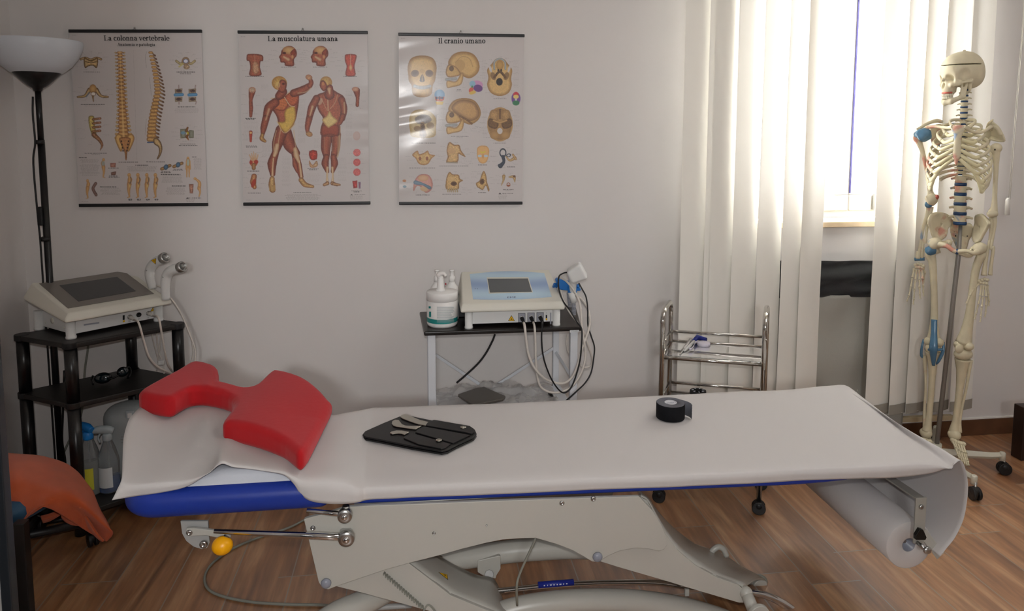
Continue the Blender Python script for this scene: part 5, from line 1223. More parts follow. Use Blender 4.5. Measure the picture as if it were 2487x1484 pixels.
# serif lettering for the chart titles: broad-nib strokes, thick stems and thin horizontals
def arc(cx, cy, rx, ry, a0, a1, n=14): return [(cx+rx*math.cos(math.radians(a0+(a1-a0)*i/n)), cy+ry*math.sin(math.radians(a0+(a1-a0)*i/n))) for i in range(n+1)]
def sf(x, y, w=.44): return ('s', [(x-w/2, y), (x+w/2, y)])
GL = {
 'l': (.54, [[(.26, 0), (.26, 1.52)], sf(.26, .02), sf(.18, 1.52, .2)]),
 'i': (.54, [[(.26, 0), (.26, .98)], sf(.26, .02), sf(.18, .98, .2), ('d', [(.26, 1.38)])]),
 'n': (1.12, [[(.26, 0), (.26, .98)], [(.26, .70), (.40, .93), (.60, .98), (.76, .88), (.80, .66), (.80, 0)], sf(.26, .02), sf(.80, .02), sf(.18, .98, .2)]),
 'm': (1.68, [[(.26, 0), (.26, .98)], [(.26, .70), (.40, .93), (.58, .98), (.74, .88), (.78, .66), (.78, 0)], [(.78, .70), (.94, .93), (1.12, .98), (1.28, .88), (1.32, .66), (1.32, 0)], sf(.26, .02), sf(.78, .02), sf(1.32, .02), sf(.18, .98, .2)]),
 'u': (1.12, [[(.26, .98), (.26, .32), (.32, .10), (.48, .02), (.66, .08), (.80, .28)], [(.80, .98), (.80, 0)], sf(.17, .98, .24), sf(.72, .98, .24), sf(.89, .02, .2)]),
 'o': (1.02, [arc(.5, .5, .35, .49, 0, 360, 24)]),
 'c': (.92, [arc(.5, .5, .35, .49, 48, 320, 20), ('d', [(.72, .78)])]),
 'e': (.94, [arc(.49, .5, .34, .49, 0, 320, 22), ('s', [(.16, .52), (.82, .52)])]),
 'a': (.98, [[(.22, .74), (.28, .92), (.46, .99), (.62, .92), (.68, .72), (.68, .20), (.74, .04), (.90, .05)], [(.68, .60), (.42, .52), (.22, .36), (.20, .14), (.36, .01), (.56, .08), (.68, .26)], ('d', [(.24, .78)])]),
 'v': (.98, [[(.16, .98), (.49, .03)], ('s', [(.49, .03), (.80, .98)]), sf(.17, .98), sf(.80, .98, .34)]),
 'r': (.82, [[(.26, 0), (.26, .98)], [(.26, .62), (.38, .88), (.54, .98), (.66, .92)], sf(.26, .02), sf(.18, .98, .2), ('d', [(.66, .84)])]),
 't': (.66, [[(.30, 1.30), (.30, .22), (.36, .05), (.50, .02), (.62, .14)], sf(.34, .97, .56)]),
 'b': (1.06, [[(.24, .03), (.24, 1.52)], arc(.54, .5, .32, .49, 150, -150, 20), sf(.16, 1.52, .2)]),
 'p': (1.08, [[(.26, -.50), (.26, .98)], arc(.54, .5, .33, .49, 150, -150, 20), sf(.26, -.48), sf(.18, .98, .2)]),
 's': (.80, [[(.64, .74), (.58, .94), (.40, .99), (.22, .90), (.20, .70), (.38, .55), (.58, .44), (.66, .24), (.54, .05), (.34, .0), (.18, .10), (.14, .28)]]),
 'g': (.96, [arc(.44, .66, .25, .33, 0, 360, 20), arc(.48, -.20, .34, .22, 0, 360, 20), ('s', [(.30, .34), (.24, .18), (.36, .08), (.62, .04)]), ('s', [(.64, .88), (.90, .95)])]),
 'L': (1.22, [[(.30, 0), (.30, 1.46)], sf(.30, 1.46, .56), ('s', [(.04, .02), (1.06, .02)]), ('s', [(1.06, .02), (1.10, .42)])]),
 'I': (.68, [[(.32, 0), (.32, 1.46)], sf(.32, 1.46, .56), sf(.32, .02, .56)]),
 'A': (1.32, [('s', [(.20, 0), (.66, 1.48)]), [(.66, 1.48), (1.12, 0)], ('s', [(.34, .48), (.96, .48)]), sf(.18, .02, .40), sf(1.10, .02, .50)]),
 ' ': (.5, []),
}
def hull(p):
    p = sorted(set((round(a, 5), round(b, 5)) for a, b in p)); 
    def half(q):
        h = []
        for c in q:
            while len(h) > 1 and (h[-1][0]-h[-2][0])*(c[1]-h[-2][1])-(h[-1][1]-h[-2][1])*(c[0]-h[-2][0]) <= 0: h.pop()
            h.append(c)
        return h
    return half(p)[:-1]+half(p[::-1])[:-1]
def serif(s_, p, xd, yd, xh, m, parent, name='title'):
    """s_ centred on p; xh = x-height in metres"""
    wid = sum(GL[c][0] for c in s_); x0 = -wid/2; xd = V(xd).normalized(); yd = V(yd); yd = (yd-xd*yd.dot(xd)).normalized(); nd = xd.cross(yd); mb = MB(); P_ = V(p)+nd*.0006
    nib = {'n': (.125, .05), 's': (.05, .045), 'd': (.12, .13)}
    for c in s_:
        adv, sts = GL[c]
        for q in sts:
            k = 'n'; pts_ = q
            if isinstance(q, tuple): k, pts_ = q
            rx, ry = nib[k]; oct_ = [(rx*math.cos(a), ry*math.sin(a)) for a in np.arange(0, 2*PI, PI/4)+PI/8]
            segs = [(pts_[0], pts_[0])] if len(pts_) == 1 else zip(pts_[:-1], pts_[1:])
            for a, b in segs:
                h = hull([(a[0]+i, a[1]+j) for i, j in oct_]+[(b[0]+i, b[1]+j) for i, j in oct_])
                mb.add([P_+xd*((x0+x)*xh)+yd*((y-.5)*xh) for x, y in h], [tuple(range(len(h)))])
        x0 += adv
    return mb.build(name, m, parent)

mat('rod_black', '1a1a1c', .4); mat('title_ink', '18171a', .6)
def chart_mat():
    m = bpy.data.materials.new('printed_chart'); m.use_nodes = True; MATS['printed_chart'] = m; nt = m.node_tree; b = nt.nodes['Principled BSDF']
    a = nt.nodes.new('ShaderNodeVertexColor'); a.layer_name = 'ink'; nt.links.new(a.outputs['Color'], b.inputs['Base Color'])
    b.inputs['Roughness'].default_value = .5; b.inputs['Coat Weight'].default_value = .3; b.inputs['Coat Roughness'].default_value = .16
chart_mat()
PAPER = (.80, .775, .765)
def chart(label, paint, org, sc, corners, bars, title, wave, hook):
    """corners of the sheet and of the rods in chart units; org, sc map them to the place on the wall"""
    YP = WALLY-.012
    def w3(x, y, dy=0): return at(org[0]+x/sc, org[1]+y/sc, Y=YP+dy)
    base = w3(*corners[3])
    t = thing('wall_chart', label, 'poster', tuple(base), 'anatomical charts on the wall')
    c = [np.array(w3(*q)) for q in corners]; nx, ny = 330, 430
    u, v = np.meshgrid(np.linspace(0, 1, nx), np.linspace(0, 1, ny))
    def bil(A): return (A[0]*((1-u)*(1-v))[..., None]+A[1]*(u*(1-v))[..., None]+A[2]*(u*v)[..., None]+A[3]*((1-u)*v)[..., None])
    P3 = bil(c); C2 = bil([np.array(q, float) for q in corners])
    P3[..., 1] += wave(u, v)*np.sin(PI*np.clip(v, 0, 1))**.5
    col = paint.sample(C2[..., 0], C2[..., 1]); lin = np.where(col <= .04045, col/12.92, ((col+.055)/1.055)**2.4)
    off = np.array(base); me = bpy.data.meshes.new('paper_sheet')
    idx = np.arange(nx*ny).reshape(ny, nx); F = np.stack([idx[:-1, :-1], idx[1:, :-1], idx[1:, 1:], idx[:-1, 1:]], -1).reshape(-1, 4)
    me.vertices.add(nx*ny); me.vertices.foreach_set('co', (P3-off).reshape(-1).astype(np.float32))
    me.loops.add(F.size); me.loops.foreach_set('vertex_index', F.reshape(-1)); me.polygons.add(len(F))
    me.polygons.foreach_set('loop_start', np.arange(0, F.size, 4)); me.polygons.foreach_set('loop_total', np.full(len(F), 4)); me.polygons.foreach_set('use_smooth', np.ones(len(F), bool))
    me.update(calc_edges=True)
    ca = me.color_attributes.new('ink', 'FLOAT_COLOR', 'POINT'); ca.data.foreach_set('color', np.concatenate([lin.reshape(-1, 3), np.ones((nx*ny, 1))], 1).reshape(-1).astype(np.float32))
    me.materials.append(MATS['printed_chart']); o = bpy.data.objects.new('printed_sheet', me); C.objects.link(o); o.parent = t
    for (a, b) in bars:
        MB().bar(w3(*a), w3(*b), .010, (w3(a[0], a[1]-12)-w3(a[0], a[1]+12)).length, (0, 0, 1)).build('hanging_rod', 'rod_black', t, bevel=.002)
    for s_, x, y, xh in title:
        serif(s_, w3(x, y, -.001), w3(x+10, y)-w3(x, y), (0, 0, 1), xh/sc*(w3(1, 0)-w3(0, 0)).length*sc, 'title_ink', t)
    h = w3(*hook); b = MB()
    b.tube([h+Vector((.007*math.cos(a), 0, -.008+.009*math.sin(a))) for a in np.linspace(-.6, PI+.6, 12)], .0012, 6)
    b.ball(h+Vector((0, .002, .004)), (.0035, .005, .0045), 10, 6); b.build('hanger', 'steel', t)
    return t
BONE = ((214, 182, 128), (128, 96, 60)); BONED = ((170, 132, 84), (84, 58, 36)); MUS = ((168, 92, 66), (98, 44, 34)); TEN = ((226, 196, 120), (176, 138, 70)); SKN = ((222, 178, 120), (176, 128, 80))
bgc = tuple(PAPER)
# ---- spine chart
A = Paint(1298, 1484, bgc)
A.cap(190, 143, 36, al=.3); A.st([(625, 250), (650, 1070)], 1.5, (110, 105, 110), al=.3)
def vert_front(x, y, w, h, tp, disc=False):
    A.st([(x-tp, y+h*.1), (x+tp, y+h*.1)], h*.38, BONED[0], BONED[1], tex=.25); A.ell(x-tp, y, h*.3, h*.25, 0, *BONE); A.ell(x+tp, y, h*.3, h*.25, 0, *BONE)
    A.st([(x-w*.5, y), (x+w*.5, y)], h*.86, (222, 178, 112), (140, 90, 52), tex=.2); A.st([(x, y-h*.3), (x, y+h*.3)], w*.4, (238, 210, 150), (222, 178, 112), al=.7)
    if disc: A.st([(x-w*.62, y+h*.55), (x+w*.62, y+h*.55)], h*.26, (96, 124, 168), (60, 76, 110))
    else: A.st([(x-w*.5, y+h*.52), (x+w*.5, y+h*.52)], h*.12, (98, 70, 60))
for i in range(24):
    t = i/23; y = 268+(905-268)*t**1.08; h = 20+22*t; x = 524+28*t
    w = 26+4*t+(18*max(0, t-.6)/.4); tp = 34 if i < 7 else 38-6*math.sin(t*3)+(18*max(0, t-.7)/.3)
    vert_front(x, y, w, h, tp, t > .55)
for s_ in (-1, 1): A.poly([(560+s_*20, 890), (560+s_*55, 875), (560+s_*72, 905), (560+s_*60, 950), (560+s_*28, 1010), (560+s_*10, 960)], (226, 186, 116), (150, 106, 60), tex=.12)
A.poly([(520, 905), (600, 905), (596, 960), (580, 1010), (575, 1065), (566, 1070), (558, 1010), (540, 970)], (200, 144, 92), (130, 84, 50), tex=.2)
for j in range(4):
    for s_ in (-1, 1): A.ell(562+s_*(26-4*j), 930+24*j, 5, 7, 0, (60, 40, 30))
def spx(t): return 752+40*math.sin(t*PI*1.15+.2)-28*max(0, t-.55)+6*t
for i in range(25):
    t = i/24; y = 268+(915-268)*t; x = 755+55*math.sin(min(1, t/.55)*PI/2)*1.0 if t < .45 else 808-48*math.sin((t-.45)/.55*PI/2)
    w = 22+34*t; h = 22+20*t
    A.st([(x+w*.4, y), (x+w*.4+18+14*math.sin(t*3), y+18*(1-.4*t))], 9+5*t, BONED[0], (70, 46, 30), tex=.3); A.ell(x+w*.5+20+12*math.sin(t*3), y+21*(1-.4*t), 9, 7, .5, (120, 84, 60), (60, 40, 30))
    A.st([(x-w*.35, y), (x+w*.35, y)], h*.82, (222, 180, 112), (140, 96, 56), tex=.2)
    if t > .5: A.st([(x-w*.5, y+h*.56), (x+w*.5, y+h*.52)], h*.24, (90, 116, 164), (60, 72, 104))
A.poly([(775, 915), (800, 905), (830, 935), (842, 980), (836, 1020), (815, 1060), (800, 1064), (816, 1020), (812, 975), (780, 950)], BONE[0], BONED[1], tex=.2)
A.st([(725, 260), (716, 300), (722, 380)], 2, (60, 56, 54), al=.4); A.st([(745, 450), (760, 590)], 2, (60, 56, 54), al=.4); A.st([(722, 760), (712, 880)], 2, (60, 56, 54), al=.4)
def vertsm(x, y, s_=1):
    A.st([(x-75*s_, y-18*s_), (x-40*s_, y-28*s_), (x, y-14*s_), (x+40*s_, y-28*s_), (x+75*s_, y-18*s_)], 17*s_, BONE[0], BONED[1], tex=.25)
    A.poly([(x-48*s_, y-30*s_), (x, y-10*s_), (x+48*s_, y-30*s_), (x+52*s_, y+20*s_), (x+40*s_, y+48*s_), (x+16*s_, y+30*s_), (x-18*s_, y+34*s_), (x-42*s_, y+48*s_), (x-52*s_, y+15*s_)], BONE[0], BONED[1], tex=.3)
    A.st([(x-40*s_, y), (x, y+8*s_), (x+40*s_, y)], 5*s_, (84, 60, 40))
vertsm(308, 335); A.labels(308, 330, 110, 70, 11); A.cap(316, 413, 120, h=6)
x, y = 323, 575
A.st([(x-112, y+22), (x-60, y+14), (x-25, y-30)], [14, 20, 34], BONE[0], BONED[1], tex=.2); A.st([(x+112, y+22), (x+60, y+14), (x+25, y-30)], [14, 20, 34], BONE[0], BONED[1], tex=.2)
A.ell(x, y-38, 27, 34, 0, (214, 170, 110), (130, 90, 56)); A.st([(x-30, y-10), (x-48, y+20)], 10, (110, 130, 160), al=.6); A.ell(x+3, y, 17, 15, 0, (238, 232, 222)); A.ell(x+3, y, 19, 17, 0, (110, 80, 56), ring=.2); A.st([(x, y+16), (x+4, y+56)], [14, 6], BONED[0], BONED[1]); A.labels(323, 570, 125, 60, 10); A.cap(324, 655, 175, h=6); A.cap(324, 665, 120, al=.25)
A.poly([(292, 745), (330, 742), (335, 790), (345, 850), (352, 890), (330, 905), (312, 870), (295, 810)], (214, 190, 110), (120, 110, 66), tex=.35)
for j in range(4): A.st([(325, 765+j*30), (378, 758+j*31)], 17, (176, 130, 90), (104, 66, 44), tex=.3); A.ell(372, 760+j*30, 10, 9, 0, (190, 140, 110), (110, 66, 54))
A.st([(330, 880), (372, 920), (392, 960), (378, 998)], [34, 26, 18, 4], (180, 130, 92), (100, 64, 44), tex=.35); A.labels(330, 860, 95, 100, 8); A.cap(346, 1021, 165, h=6); A.cap(346, 1031, 60, al=.25)
A.st([(948, 330), (985, 350), (1020, 312), (1055, 350), (1090, 330)], 18, (196, 178, 130), (120, 104, 70), tex=.3); A.ell(1020, 332, 30, 32, 0, (180, 150, 120), (116, 90, 66)); A.ell(1021, 331, 19, 15, 0, (226, 226, 236)); A.ell(1021, 331, 21, 17, 0, (90, 100, 130), ring=.25)
A.ell(1027, 374, 24, 18, 0, (190, 164, 130), (120, 90, 70), tex=.4); A.st([(970, 372), (1000, 350)], 12, (196, 186, 110), al=.8); A.labels(1020, 335, 92, 66, 12); A.cap(1023, 414, 140, h=6); A.cap(1023, 426, 90, h=6)
for x in (967, 1072):
    for dy in (0, 62): A.poly([(x-30, 538+dy), (x+28, 534+dy), (x+26, 570+dy), (x-28, 572+dy)], (190, 172, 142), (130, 112, 90), sm=0, tex=.2); A.ell(x, 552+dy, 22, 11, 0, (84, 64, 60), (120, 90, 80), tex=.6)
    A.st([(x-28, 582), (x+28, 580)], 22, (110, 168, 206), (70, 120, 170)); A.st([(x+(0 if x < 1000 else 24), 510), (x+(0 if x < 1000 else 20), 532)], 9, (170, 150, 145)); A.st([(x+(2 if x < 1000 else 30), 632), (x+(2 if x < 1000 else 24), 650)], 9, (170, 150, 145))
A.cap(1028, 673, 135, h=6); A.notes(920, 685, 220, 34, .2)
A.poly([(978, 838), (1022, 835), (1022, 905), (980, 908)], (150, 152, 132), (116, 112, 90), sm=0, tex=.2); A.poly([(1045, 845), (1082, 848), (1082, 905), (1045, 906)], (146, 148, 130), (110, 108, 88), sm=0, tex=.2); A.ell(1000, 866, 18, 12, 0, (120, 160, 190), al=.8)
A.st([(1035, 828), (1028, 850), (1042, 870), (1030, 895), (1042, 920)], [14, 20, 12, 20, 6], (150, 110, 50), (110, 50, 30), tex=.5); A.ell(1036, 868, 7, 10, 0, (200, 190, 60)); A.labels(1032, 870, 92, 62, 12); A.cap(1042, 953, 120, h=6); A.cap(1042, 964, 145, h=6)
A.cap(252, 1056, 60, h=7); A.notes(228, 1068, 150, 125, .3)
def person(x, y, h, bend=0, line=True, face=-1):
    f = face; s_ = h/190
    A.ell(x+f*bend*.4, y+14*s_, 13*s_, 15*s_, 0, *SKN); A.st([(x+f*bend*.2, y+22*s_), (x-f*6, y+48*s_), (x+f*2, y+86*s_)], [13*s_, 34*s_, 27*s_], *SKN)
    A.st([(x-f*1, y+84*s_), (x+f*3, y+130*s_), (x-f*3, y+180*s_)], [34*s_, 21*s_, 11*s_], *SKN); A.st([(x-f*3, y+182*s_), (x+f*11, y+186*s_)], 7*s_, *SKN)
    if line: A.st([(x-f*8, y+30*s_), (x-f*14, y+52*s_), (x-f*5, y+84*s_)], 3.4*s_, (66, 84, 104)); A.ell(x-f*5, y+98*s_, 6*s_, 12*s_, 0, (226, 206, 130), al=.7)
for x in (593, 658, 725, 790): person(x, 1172, 190); A.cap(x+10, 1373, 28, h=6); A.cap(x+10, 1381, 24, h=5)
person(403, 1058, 150, 0, False, 1); A.ell(400, 1098, 12, 18, 0, (150, 176, 180), al=.7); A.poly([(452, 1095), (494, 1094), (492, 1128), (454, 1128)], (190, 140, 122), (150, 100, 88), sm=0, tex=.2); A.cap(478, 1135, 78, h=5)
A.poly([(458, 1166), (478, 1160), (497, 1158), (492, 1186), (460, 1188)], (150, 112, 100), (104, 76, 66), sm=0, tex=.3); A.cap(478, 1196, 66, h=5); A.cap(482, 1205, 78, h=5)
A.cap(590, 1088, 150, h=5); A.cap(795, 1087, 145, h=5); A.cap(688, 1114, 95, h=6); A.notes(568, 1125, 245, 40, .35)
for x, y in ((868, 1128), (960, 1110)): A.st([(x-30, y+12), (x+32, y-14)], 24, (190, 150, 96), (110, 76, 46), tex=.3); A.ell(x+2, y-2, 17, 21, .3, (92, 130, 160), (50, 50, 60)); A.cap(x+2, y+33, 64, h=5); A.cap(x+2, y+41, 76, h=5)
A.cap(910, 1184, 155, h=7); A.notes(836, 1194, 165, 62, .3); A.cap(1090, 1051, 36, h=7); A.notes(1080, 1062, 66, 86, .28)
A.ell(1038, 1058, 10, 12, 0, *SKN); A.st([(1038, 1070), (1038, 1120)], [26, 24], *SKN); A.ell(1038, 1092, 10, 26, 0, (170, 196, 190), al=.8); A.st([(1026, 1078), (1022, 1140)], 8, *SKN); A.st([(1052, 1078), (1056, 1140)], 8, *SKN)
for s_ in (-1, 1): A.st([(1038+s_*8, 1120), (1038+s_*9, 1200)], [15, 8], *SKN)
person(285, 1218, 150, 0, False, -1); A.st([(345, 1250), (326, 1290), (348, 1338)], 22, (150, 120, 110), (100, 74, 66), tex=.4); A.cap(440, 1278, 122, h=7); A.notes(380, 1288, 155, 52, .3)
A.cap(970, 1271, 105, h=7); A.notes(866, 1282, 160, 60, .28)
A.poly([(1045, 1255), (1080, 1255), (1076, 1326), (1052, 1326)], (190, 140, 116), (140, 96, 80), sm=0, tex=.4)
A.ell(1092, 1214, 12, 11, 0, *SKN); A.st([(1100, 1218), (1125, 1245), (1122, 1290)], [14, 24, 26], *SKN); A.st([(1122, 1286), (1130, 1318), (1122, 1350)], [24, 13, 9], *SKN)
A.cap(1088, 1364, 100, h=6, al=.6); A.poly([(1022, 1367), (1034, 1356), (1042, 1368)], (60, 56, 56), sm=0); A.notes(1022, 1374, 70, 24, .3); A.cap(268, 1390, 50, al=.25)
chart('left wall chart titled La colonna vertebrale with two upright spines', A, (120, 40), 3.0905, [(150, 120), (1141, 118), (1186, 1404), (226, 1410)], [((145, 110), (1145, 111)), ((223, 1418), (1191, 1411))],
      [('La colonna vertebrale', 657, 168, 27.3), ('Anatomia e patologia', 653, 214, 16.2)], lambda u, v: .0008*np.sin(u*9+v*4), (638, 92))
# ---- muscle chart
A = Paint(1113, 1484, bgc)
A.cap(95, 153, 34, al=.3)
def mus(pts, ws, tex=.22): A.st(pts, ws, MUS[0], MUS[1], tex=tex)
def ten(pts, ws, al=.85): A.st(pts, ws, (226, 206, 168), (180, 140, 96), al=al)
# front figure
mus([(405, 860), (440, 960), (488, 1020)], [95, 92, 56]); mus([(380, 850), (350, 940), (335, 1010)], [95, 84, 52])
mus([(332, 1020), (308, 1100), (312, 1180)], [54, 70, 40]); mus([(480, 1030), (500, 1110), (525, 1200)], [56, 58, 34]); mus([(470, 1060), (480, 1110), (495, 1160)], [24, 40, 20])
ten([(345, 960), (335, 1010), (325, 1040)], [30, 34, 24]); ten([(480, 990), (490, 1040), (508, 1090)], [30, 40, 16]); ten([(510, 1080), (520, 1150), (528, 1220)], [14, 16, 20]); ten([(318, 1060), (312, 1140), (310, 1220)], [10, 12, 22])
A.st([(308, 1215), (306, 1260), (312, 1300)], [38, 50, 44], (214, 180, 120), (130, 84, 50), tex=.3)
for j in range(4): A.st([(292+j*12, 1265), (290+j*13, 1305)], 8, (220, 186, 120), (140, 96, 56))
A.st([(525, 1225), (555, 1260), (612, 1275)], [40, 40, 22], (208, 170, 110), (130, 84, 50), tex=.3)
A.poly([(330, 600), (400, 590), (440, 570), (500, 545), (508, 620), (498, 700), (480, 780), (440, 850), (405, 880), (360, 810), (340, 740), (300, 670)], MUS[0], MUS[1], tex=.25, depth=22)
A.poly([(308, 640), (400, 600), (430, 650), (395, 700), (330, 690)], (196, 112, 66), (120, 48, 30), tex=.2, streak=.12, sdir=1.4); A.poly([(405, 590), (500, 545), (500, 640), (440, 665)], (186, 96, 60), (116, 44, 28), tex=.2, streak=.12, sdir=1.2)
A.poly([(420, 680), (475, 670), (484, 760), (450, 830), (404, 866), (350, 790), (400, 780), (398, 720)], (212, 176, 84), (150, 104, 46), tex=.15); ten([(400, 600), (440, 660), (475, 670)], 8); ten([(300, 610), (380, 600), (440, 560)], 7)
ten([(345, 780), (400, 868), (480, 800)], 6); ten([(372, 840), (356, 930), (350, 990)], 8, .6); ten([(470, 850), (478, 930), (485, 980)], 8, .6); ten([(340, 850), (322, 930), (322, 1000)], 7, .7)
mus([(330, 640), (285, 680), (262, 760)], [66, 70, 50]); mus([(262, 760), (245, 830), (238, 880)], [54, 48, 26]); ten([(285, 690), (262, 770)], [20, 12], .6); A.st([(236, 880), (232, 910), (255, 930)], [26, 34, 22], (200, 160, 90), (110, 60, 34), tex=.3)
mus([(470, 570), (540, 545), (590, 510)], [60, 62, 40]); mus([(590, 515), (600, 490), (590, 460)], [38, 36, 26]); A.ell(583, 452, 26, 20, .3, (198, 150, 110), (120, 66, 46), tex=.3); ten([(500, 570), (560, 560), (600, 530)], 9, .6)
mus([(385, 560), (360, 590)], [70, 60]); A.ell(362, 495, 57, 52, .2, (208, 168, 90), (140, 90, 44), tex=.2); A.poly([(372, 470), (408, 480), (416, 520), (398, 562), (365, 560), (350, 520)], MUS[0], MUS[1], tex=.25); A.ell(350, 510, 18, 26, .2, (226, 200, 130), al=.6); A.ell(392, 500, 10, 8, 0, (90, 40, 26)); A.st([(340, 520), (352, 540)], 10, (200, 150, 96))
# back figure
mus([(720, 880), (710, 980), (715, 1040)], [88, 74, 50]); mus([(790, 880), (785, 980), (770, 1040)], [70, 62, 46]); mus([(715, 1050), (705, 1100), (722, 1160)], [46, 56, 28]); mus([(768, 1050), (776, 1100), (762, 1160)], [46, 54, 28])
for x, dx in ((722, -4), (760, 6)): ten([(x, 1130), (x+dx*.5, 1200), (x, 1250)], [18, 12, 24], .9); A.st([(x, 1250), (x+dx*6, 1262)], [30, 22], (200, 160, 116), (110, 70, 46), tex=.3)
A.st([(770, 1255), (815, 1262)], [24, 16], (200, 160, 116), (110, 70, 46))
for x in (700, 740, 760, 795): ten([(x, 900), (x+4, 1020)], 4, .45)
A.st([(812, 820), (812, 960), (798, 1050)], [20, 18, 10], (206, 180, 140), (150, 110, 80), al=.8)
A.poly([(640, 590), (700, 560), (735, 530), (800, 565), (850, 600), (856, 680), (820, 770), (815, 860), (800, 890), (680, 890), (672, 830), (690, 760), (650, 690)], MUS[0], MUS[1], tex=.25, depth=22, streak=.08)
A.poly([(680, 820), (740, 800), (805, 815), (800, 885), (740, 880), (684, 885)], (150, 66, 42), (110, 44, 28), tex=.2)
A.poly([(738, 700), (762, 740), (800, 780), (740, 825), (722, 825), (682, 770), (716, 740)], (222, 196, 130), (170, 126, 78), tex=.12); ten([(738, 560), (726, 620), (728, 700)], 7); ten([(640, 585), (680, 620), (720, 700)], 6, .5); ten([(800, 580), (780, 640), (740, 690)], 6, .5); A.ell(668, 632, 16, 28, .4, (196, 166, 140), al=.7)
mus([(640, 610), (605, 680), (585, 760)], [56, 60, 46]); mus([(585, 760), (572, 820), (572, 860)], [50, 40, 26]); ten([(610, 670), (590, 740)], [20, 10], .7); A.ell(585, 876, 26, 20, .4, (190, 150, 100), (110, 64, 40), tex=.3)
mus([(830, 620), (848, 690), (836, 760)], [56, 52, 42]); mus([(838, 740), (820, 790), (806, 800)], [40, 30, 20]); ten([(850, 640), (852, 720)], [14, 8], .6)
A.ell(712, 490, 46, 46, 0, (206, 168, 100), (140, 96, 50), tex=.2); mus([(740, 530), (738, 580)], [50, 80]); A.poly([(672, 480), (700, 478), (720, 520), (700, 556), (676, 540), (664, 512)], MUS[0], MUS[1], tex=.25); ten([(735, 540), (740, 575)], [30, 10], .7); A.ell(690, 500, 10, 14, 0, (196, 130, 84))
A.st([(735, 455), (735, 520)], 4, (180, 120, 70), al=.7)
for cx in (425, 662):   # two heads in profile
    A.poly([(cx-45, 250), (cx-10, 222), (cx+30, 222), (cx+62, 250), (cx+66, 290), (cx+46, 320), (cx+44, 366), (cx-18, 366), (cx-26, 344), (cx-54, 340), (cx-58, 318), (cx-66, 300), (cx-52, 278)], MUS[0], MUS[1], tex=.3, depth=16)
    A.ell(cx+10, 252, 50, 30, .1, (216, 180, 120), (150, 90, 54), al=.85); A.poly([(cx+18, 270), (cx+50, 240), (cx+60, 270), (cx+38, 296)], (150, 66, 40), (110, 44, 28), tex=.3); A.ell(cx+34, 300, 11, 17, 0, (210, 150, 104), (140, 80, 50)); ten([(cx-30, 300), (cx+4, 320)], [16, 24], .7); A.ell(cx-26, 272, 13, 8, 0, (84, 36, 24)); A.cap(cx+8, 378, 110, h=5, al=.6); A.labels(cx, 296, 118, 66, 12)
A.poly([(122, 285), (150, 278), (205, 280), (238, 292), (240, 330), (222, 334), (218, 380), (226, 436), (142, 438), (146, 380), (138, 334), (120, 326)], MUS[0], MUS[1], tex=.3, depth=12); A.poly([(165, 340), (200, 340), (215, 400), (185, 430), (160, 400)], (196, 150, 116), (150, 90, 60), tex=.3); A.st([(180, 285), (180, 430)], 3, (220, 180, 150), al=.7); A.labels(180, 360, 86, 70, 11); A.cap(180, 447, 135, h=5, al=.6)
A.poly([(856, 288), (880, 280), (920, 280), (944, 290), (938, 330), (928, 372), (934, 438), (862, 438), (868, 370), (856, 330)], (186, 74, 54), (110, 36, 26), tex=.35, depth=12); A.poly([(898, 350), (912, 380), (900, 404), (886, 382)], (224, 190, 130), (190, 130, 90)); A.st([(898, 284), (898, 350)], 5, (220, 180, 150), al=.8); A.labels(898, 360, 84, 72, 11); A.cap(896, 447, 100, h=5, al=.6)
A.st([(160, 552), (150, 620), (152, 680), (150, 740)], [52, 26, 30, 22], MUS[0], MUS[1], tex=.3); A.ell(160, 545, 26, 22, 0, (206, 180, 150), (150, 80, 60), tex=.3); A.labels(152, 640, 46, 110, 9); A.cap(150, 759, 80, h=5); A.cap(150, 767, 64, h=5)
A.st([(945, 552), (952, 600), (950, 660)], [52, 28, 26], MUS[0], MUS[1], tex=.3); A.ell(935, 540, 26, 18, 0, (206, 160, 130), (150, 80, 60)); A.labels(950, 610, 44, 90, 8)
A.st([(150, 862), (150, 930)], [26, 16], (190, 70, 44), (120, 40, 28), tex=.3); A.ell(150, 866, 10, 8, 0, (224, 180, 120)); A.cap(155, 968, 78, h=5); A.cap(158, 975, 82, h=5); A.labels(150, 895, 42, 40, 6)
A.ell(172, 1090, 30, 34, 0, (206, 150, 110), (160, 60, 40), tex=.4)
for j in range(5): A.st([(160+j*8, 1075), (140+j*16, 1012+abs(j-2)*10)], [12, 6], (220, 190, 150), (170, 120, 84))
A.ell(190, 1086, 16, 16, 0, (170, 44, 34), al=.8); A.ell(152, 1090, 12, 14, 0, (170, 44, 34), al=.8); A.st([(172, 1110), (172, 1134)], 30, (190, 140, 90), (120, 80, 50)); A.labels(172, 1075, 72, 66, 10); A.cap(172, 1158, 90, h=5)
A.st([(175, 1196), (168, 1240), (178, 1280)], [40, 46, 30], (204, 150, 100), (130, 70, 44), tex=.3); A.ell(170, 1250, 14, 34, .3, (170, 50, 36), al=.85); A.labels(172, 1240, 60, 60, 9); A.cap(178, 1326, 95, h=5)
A.poly([(585, 1004), (642, 1002), (644, 1060), (632, 1070), (612, 1074), (590, 1060)], (184, 60, 44), (120, 34, 26), sm=2, tex=.3, streak=.15); A.poly([(585, 1075), (610, 1110), (640, 1078), (650, 1110), (630, 1128), (592, 1126)], (220, 190, 150), (160, 110, 70), tex=.3); A.labels(615, 1062, 56, 60, 9); A.cap(616, 1140, 84, h=5); A.cap(616, 1148, 60, h=5)
for y in (1016, 1090, 1165): A.ell(947, y, 28, 28, 0, (206, 110, 106), (190, 84, 84), tex=.25); A.labels(947, y, 44, 30, 5, .15)
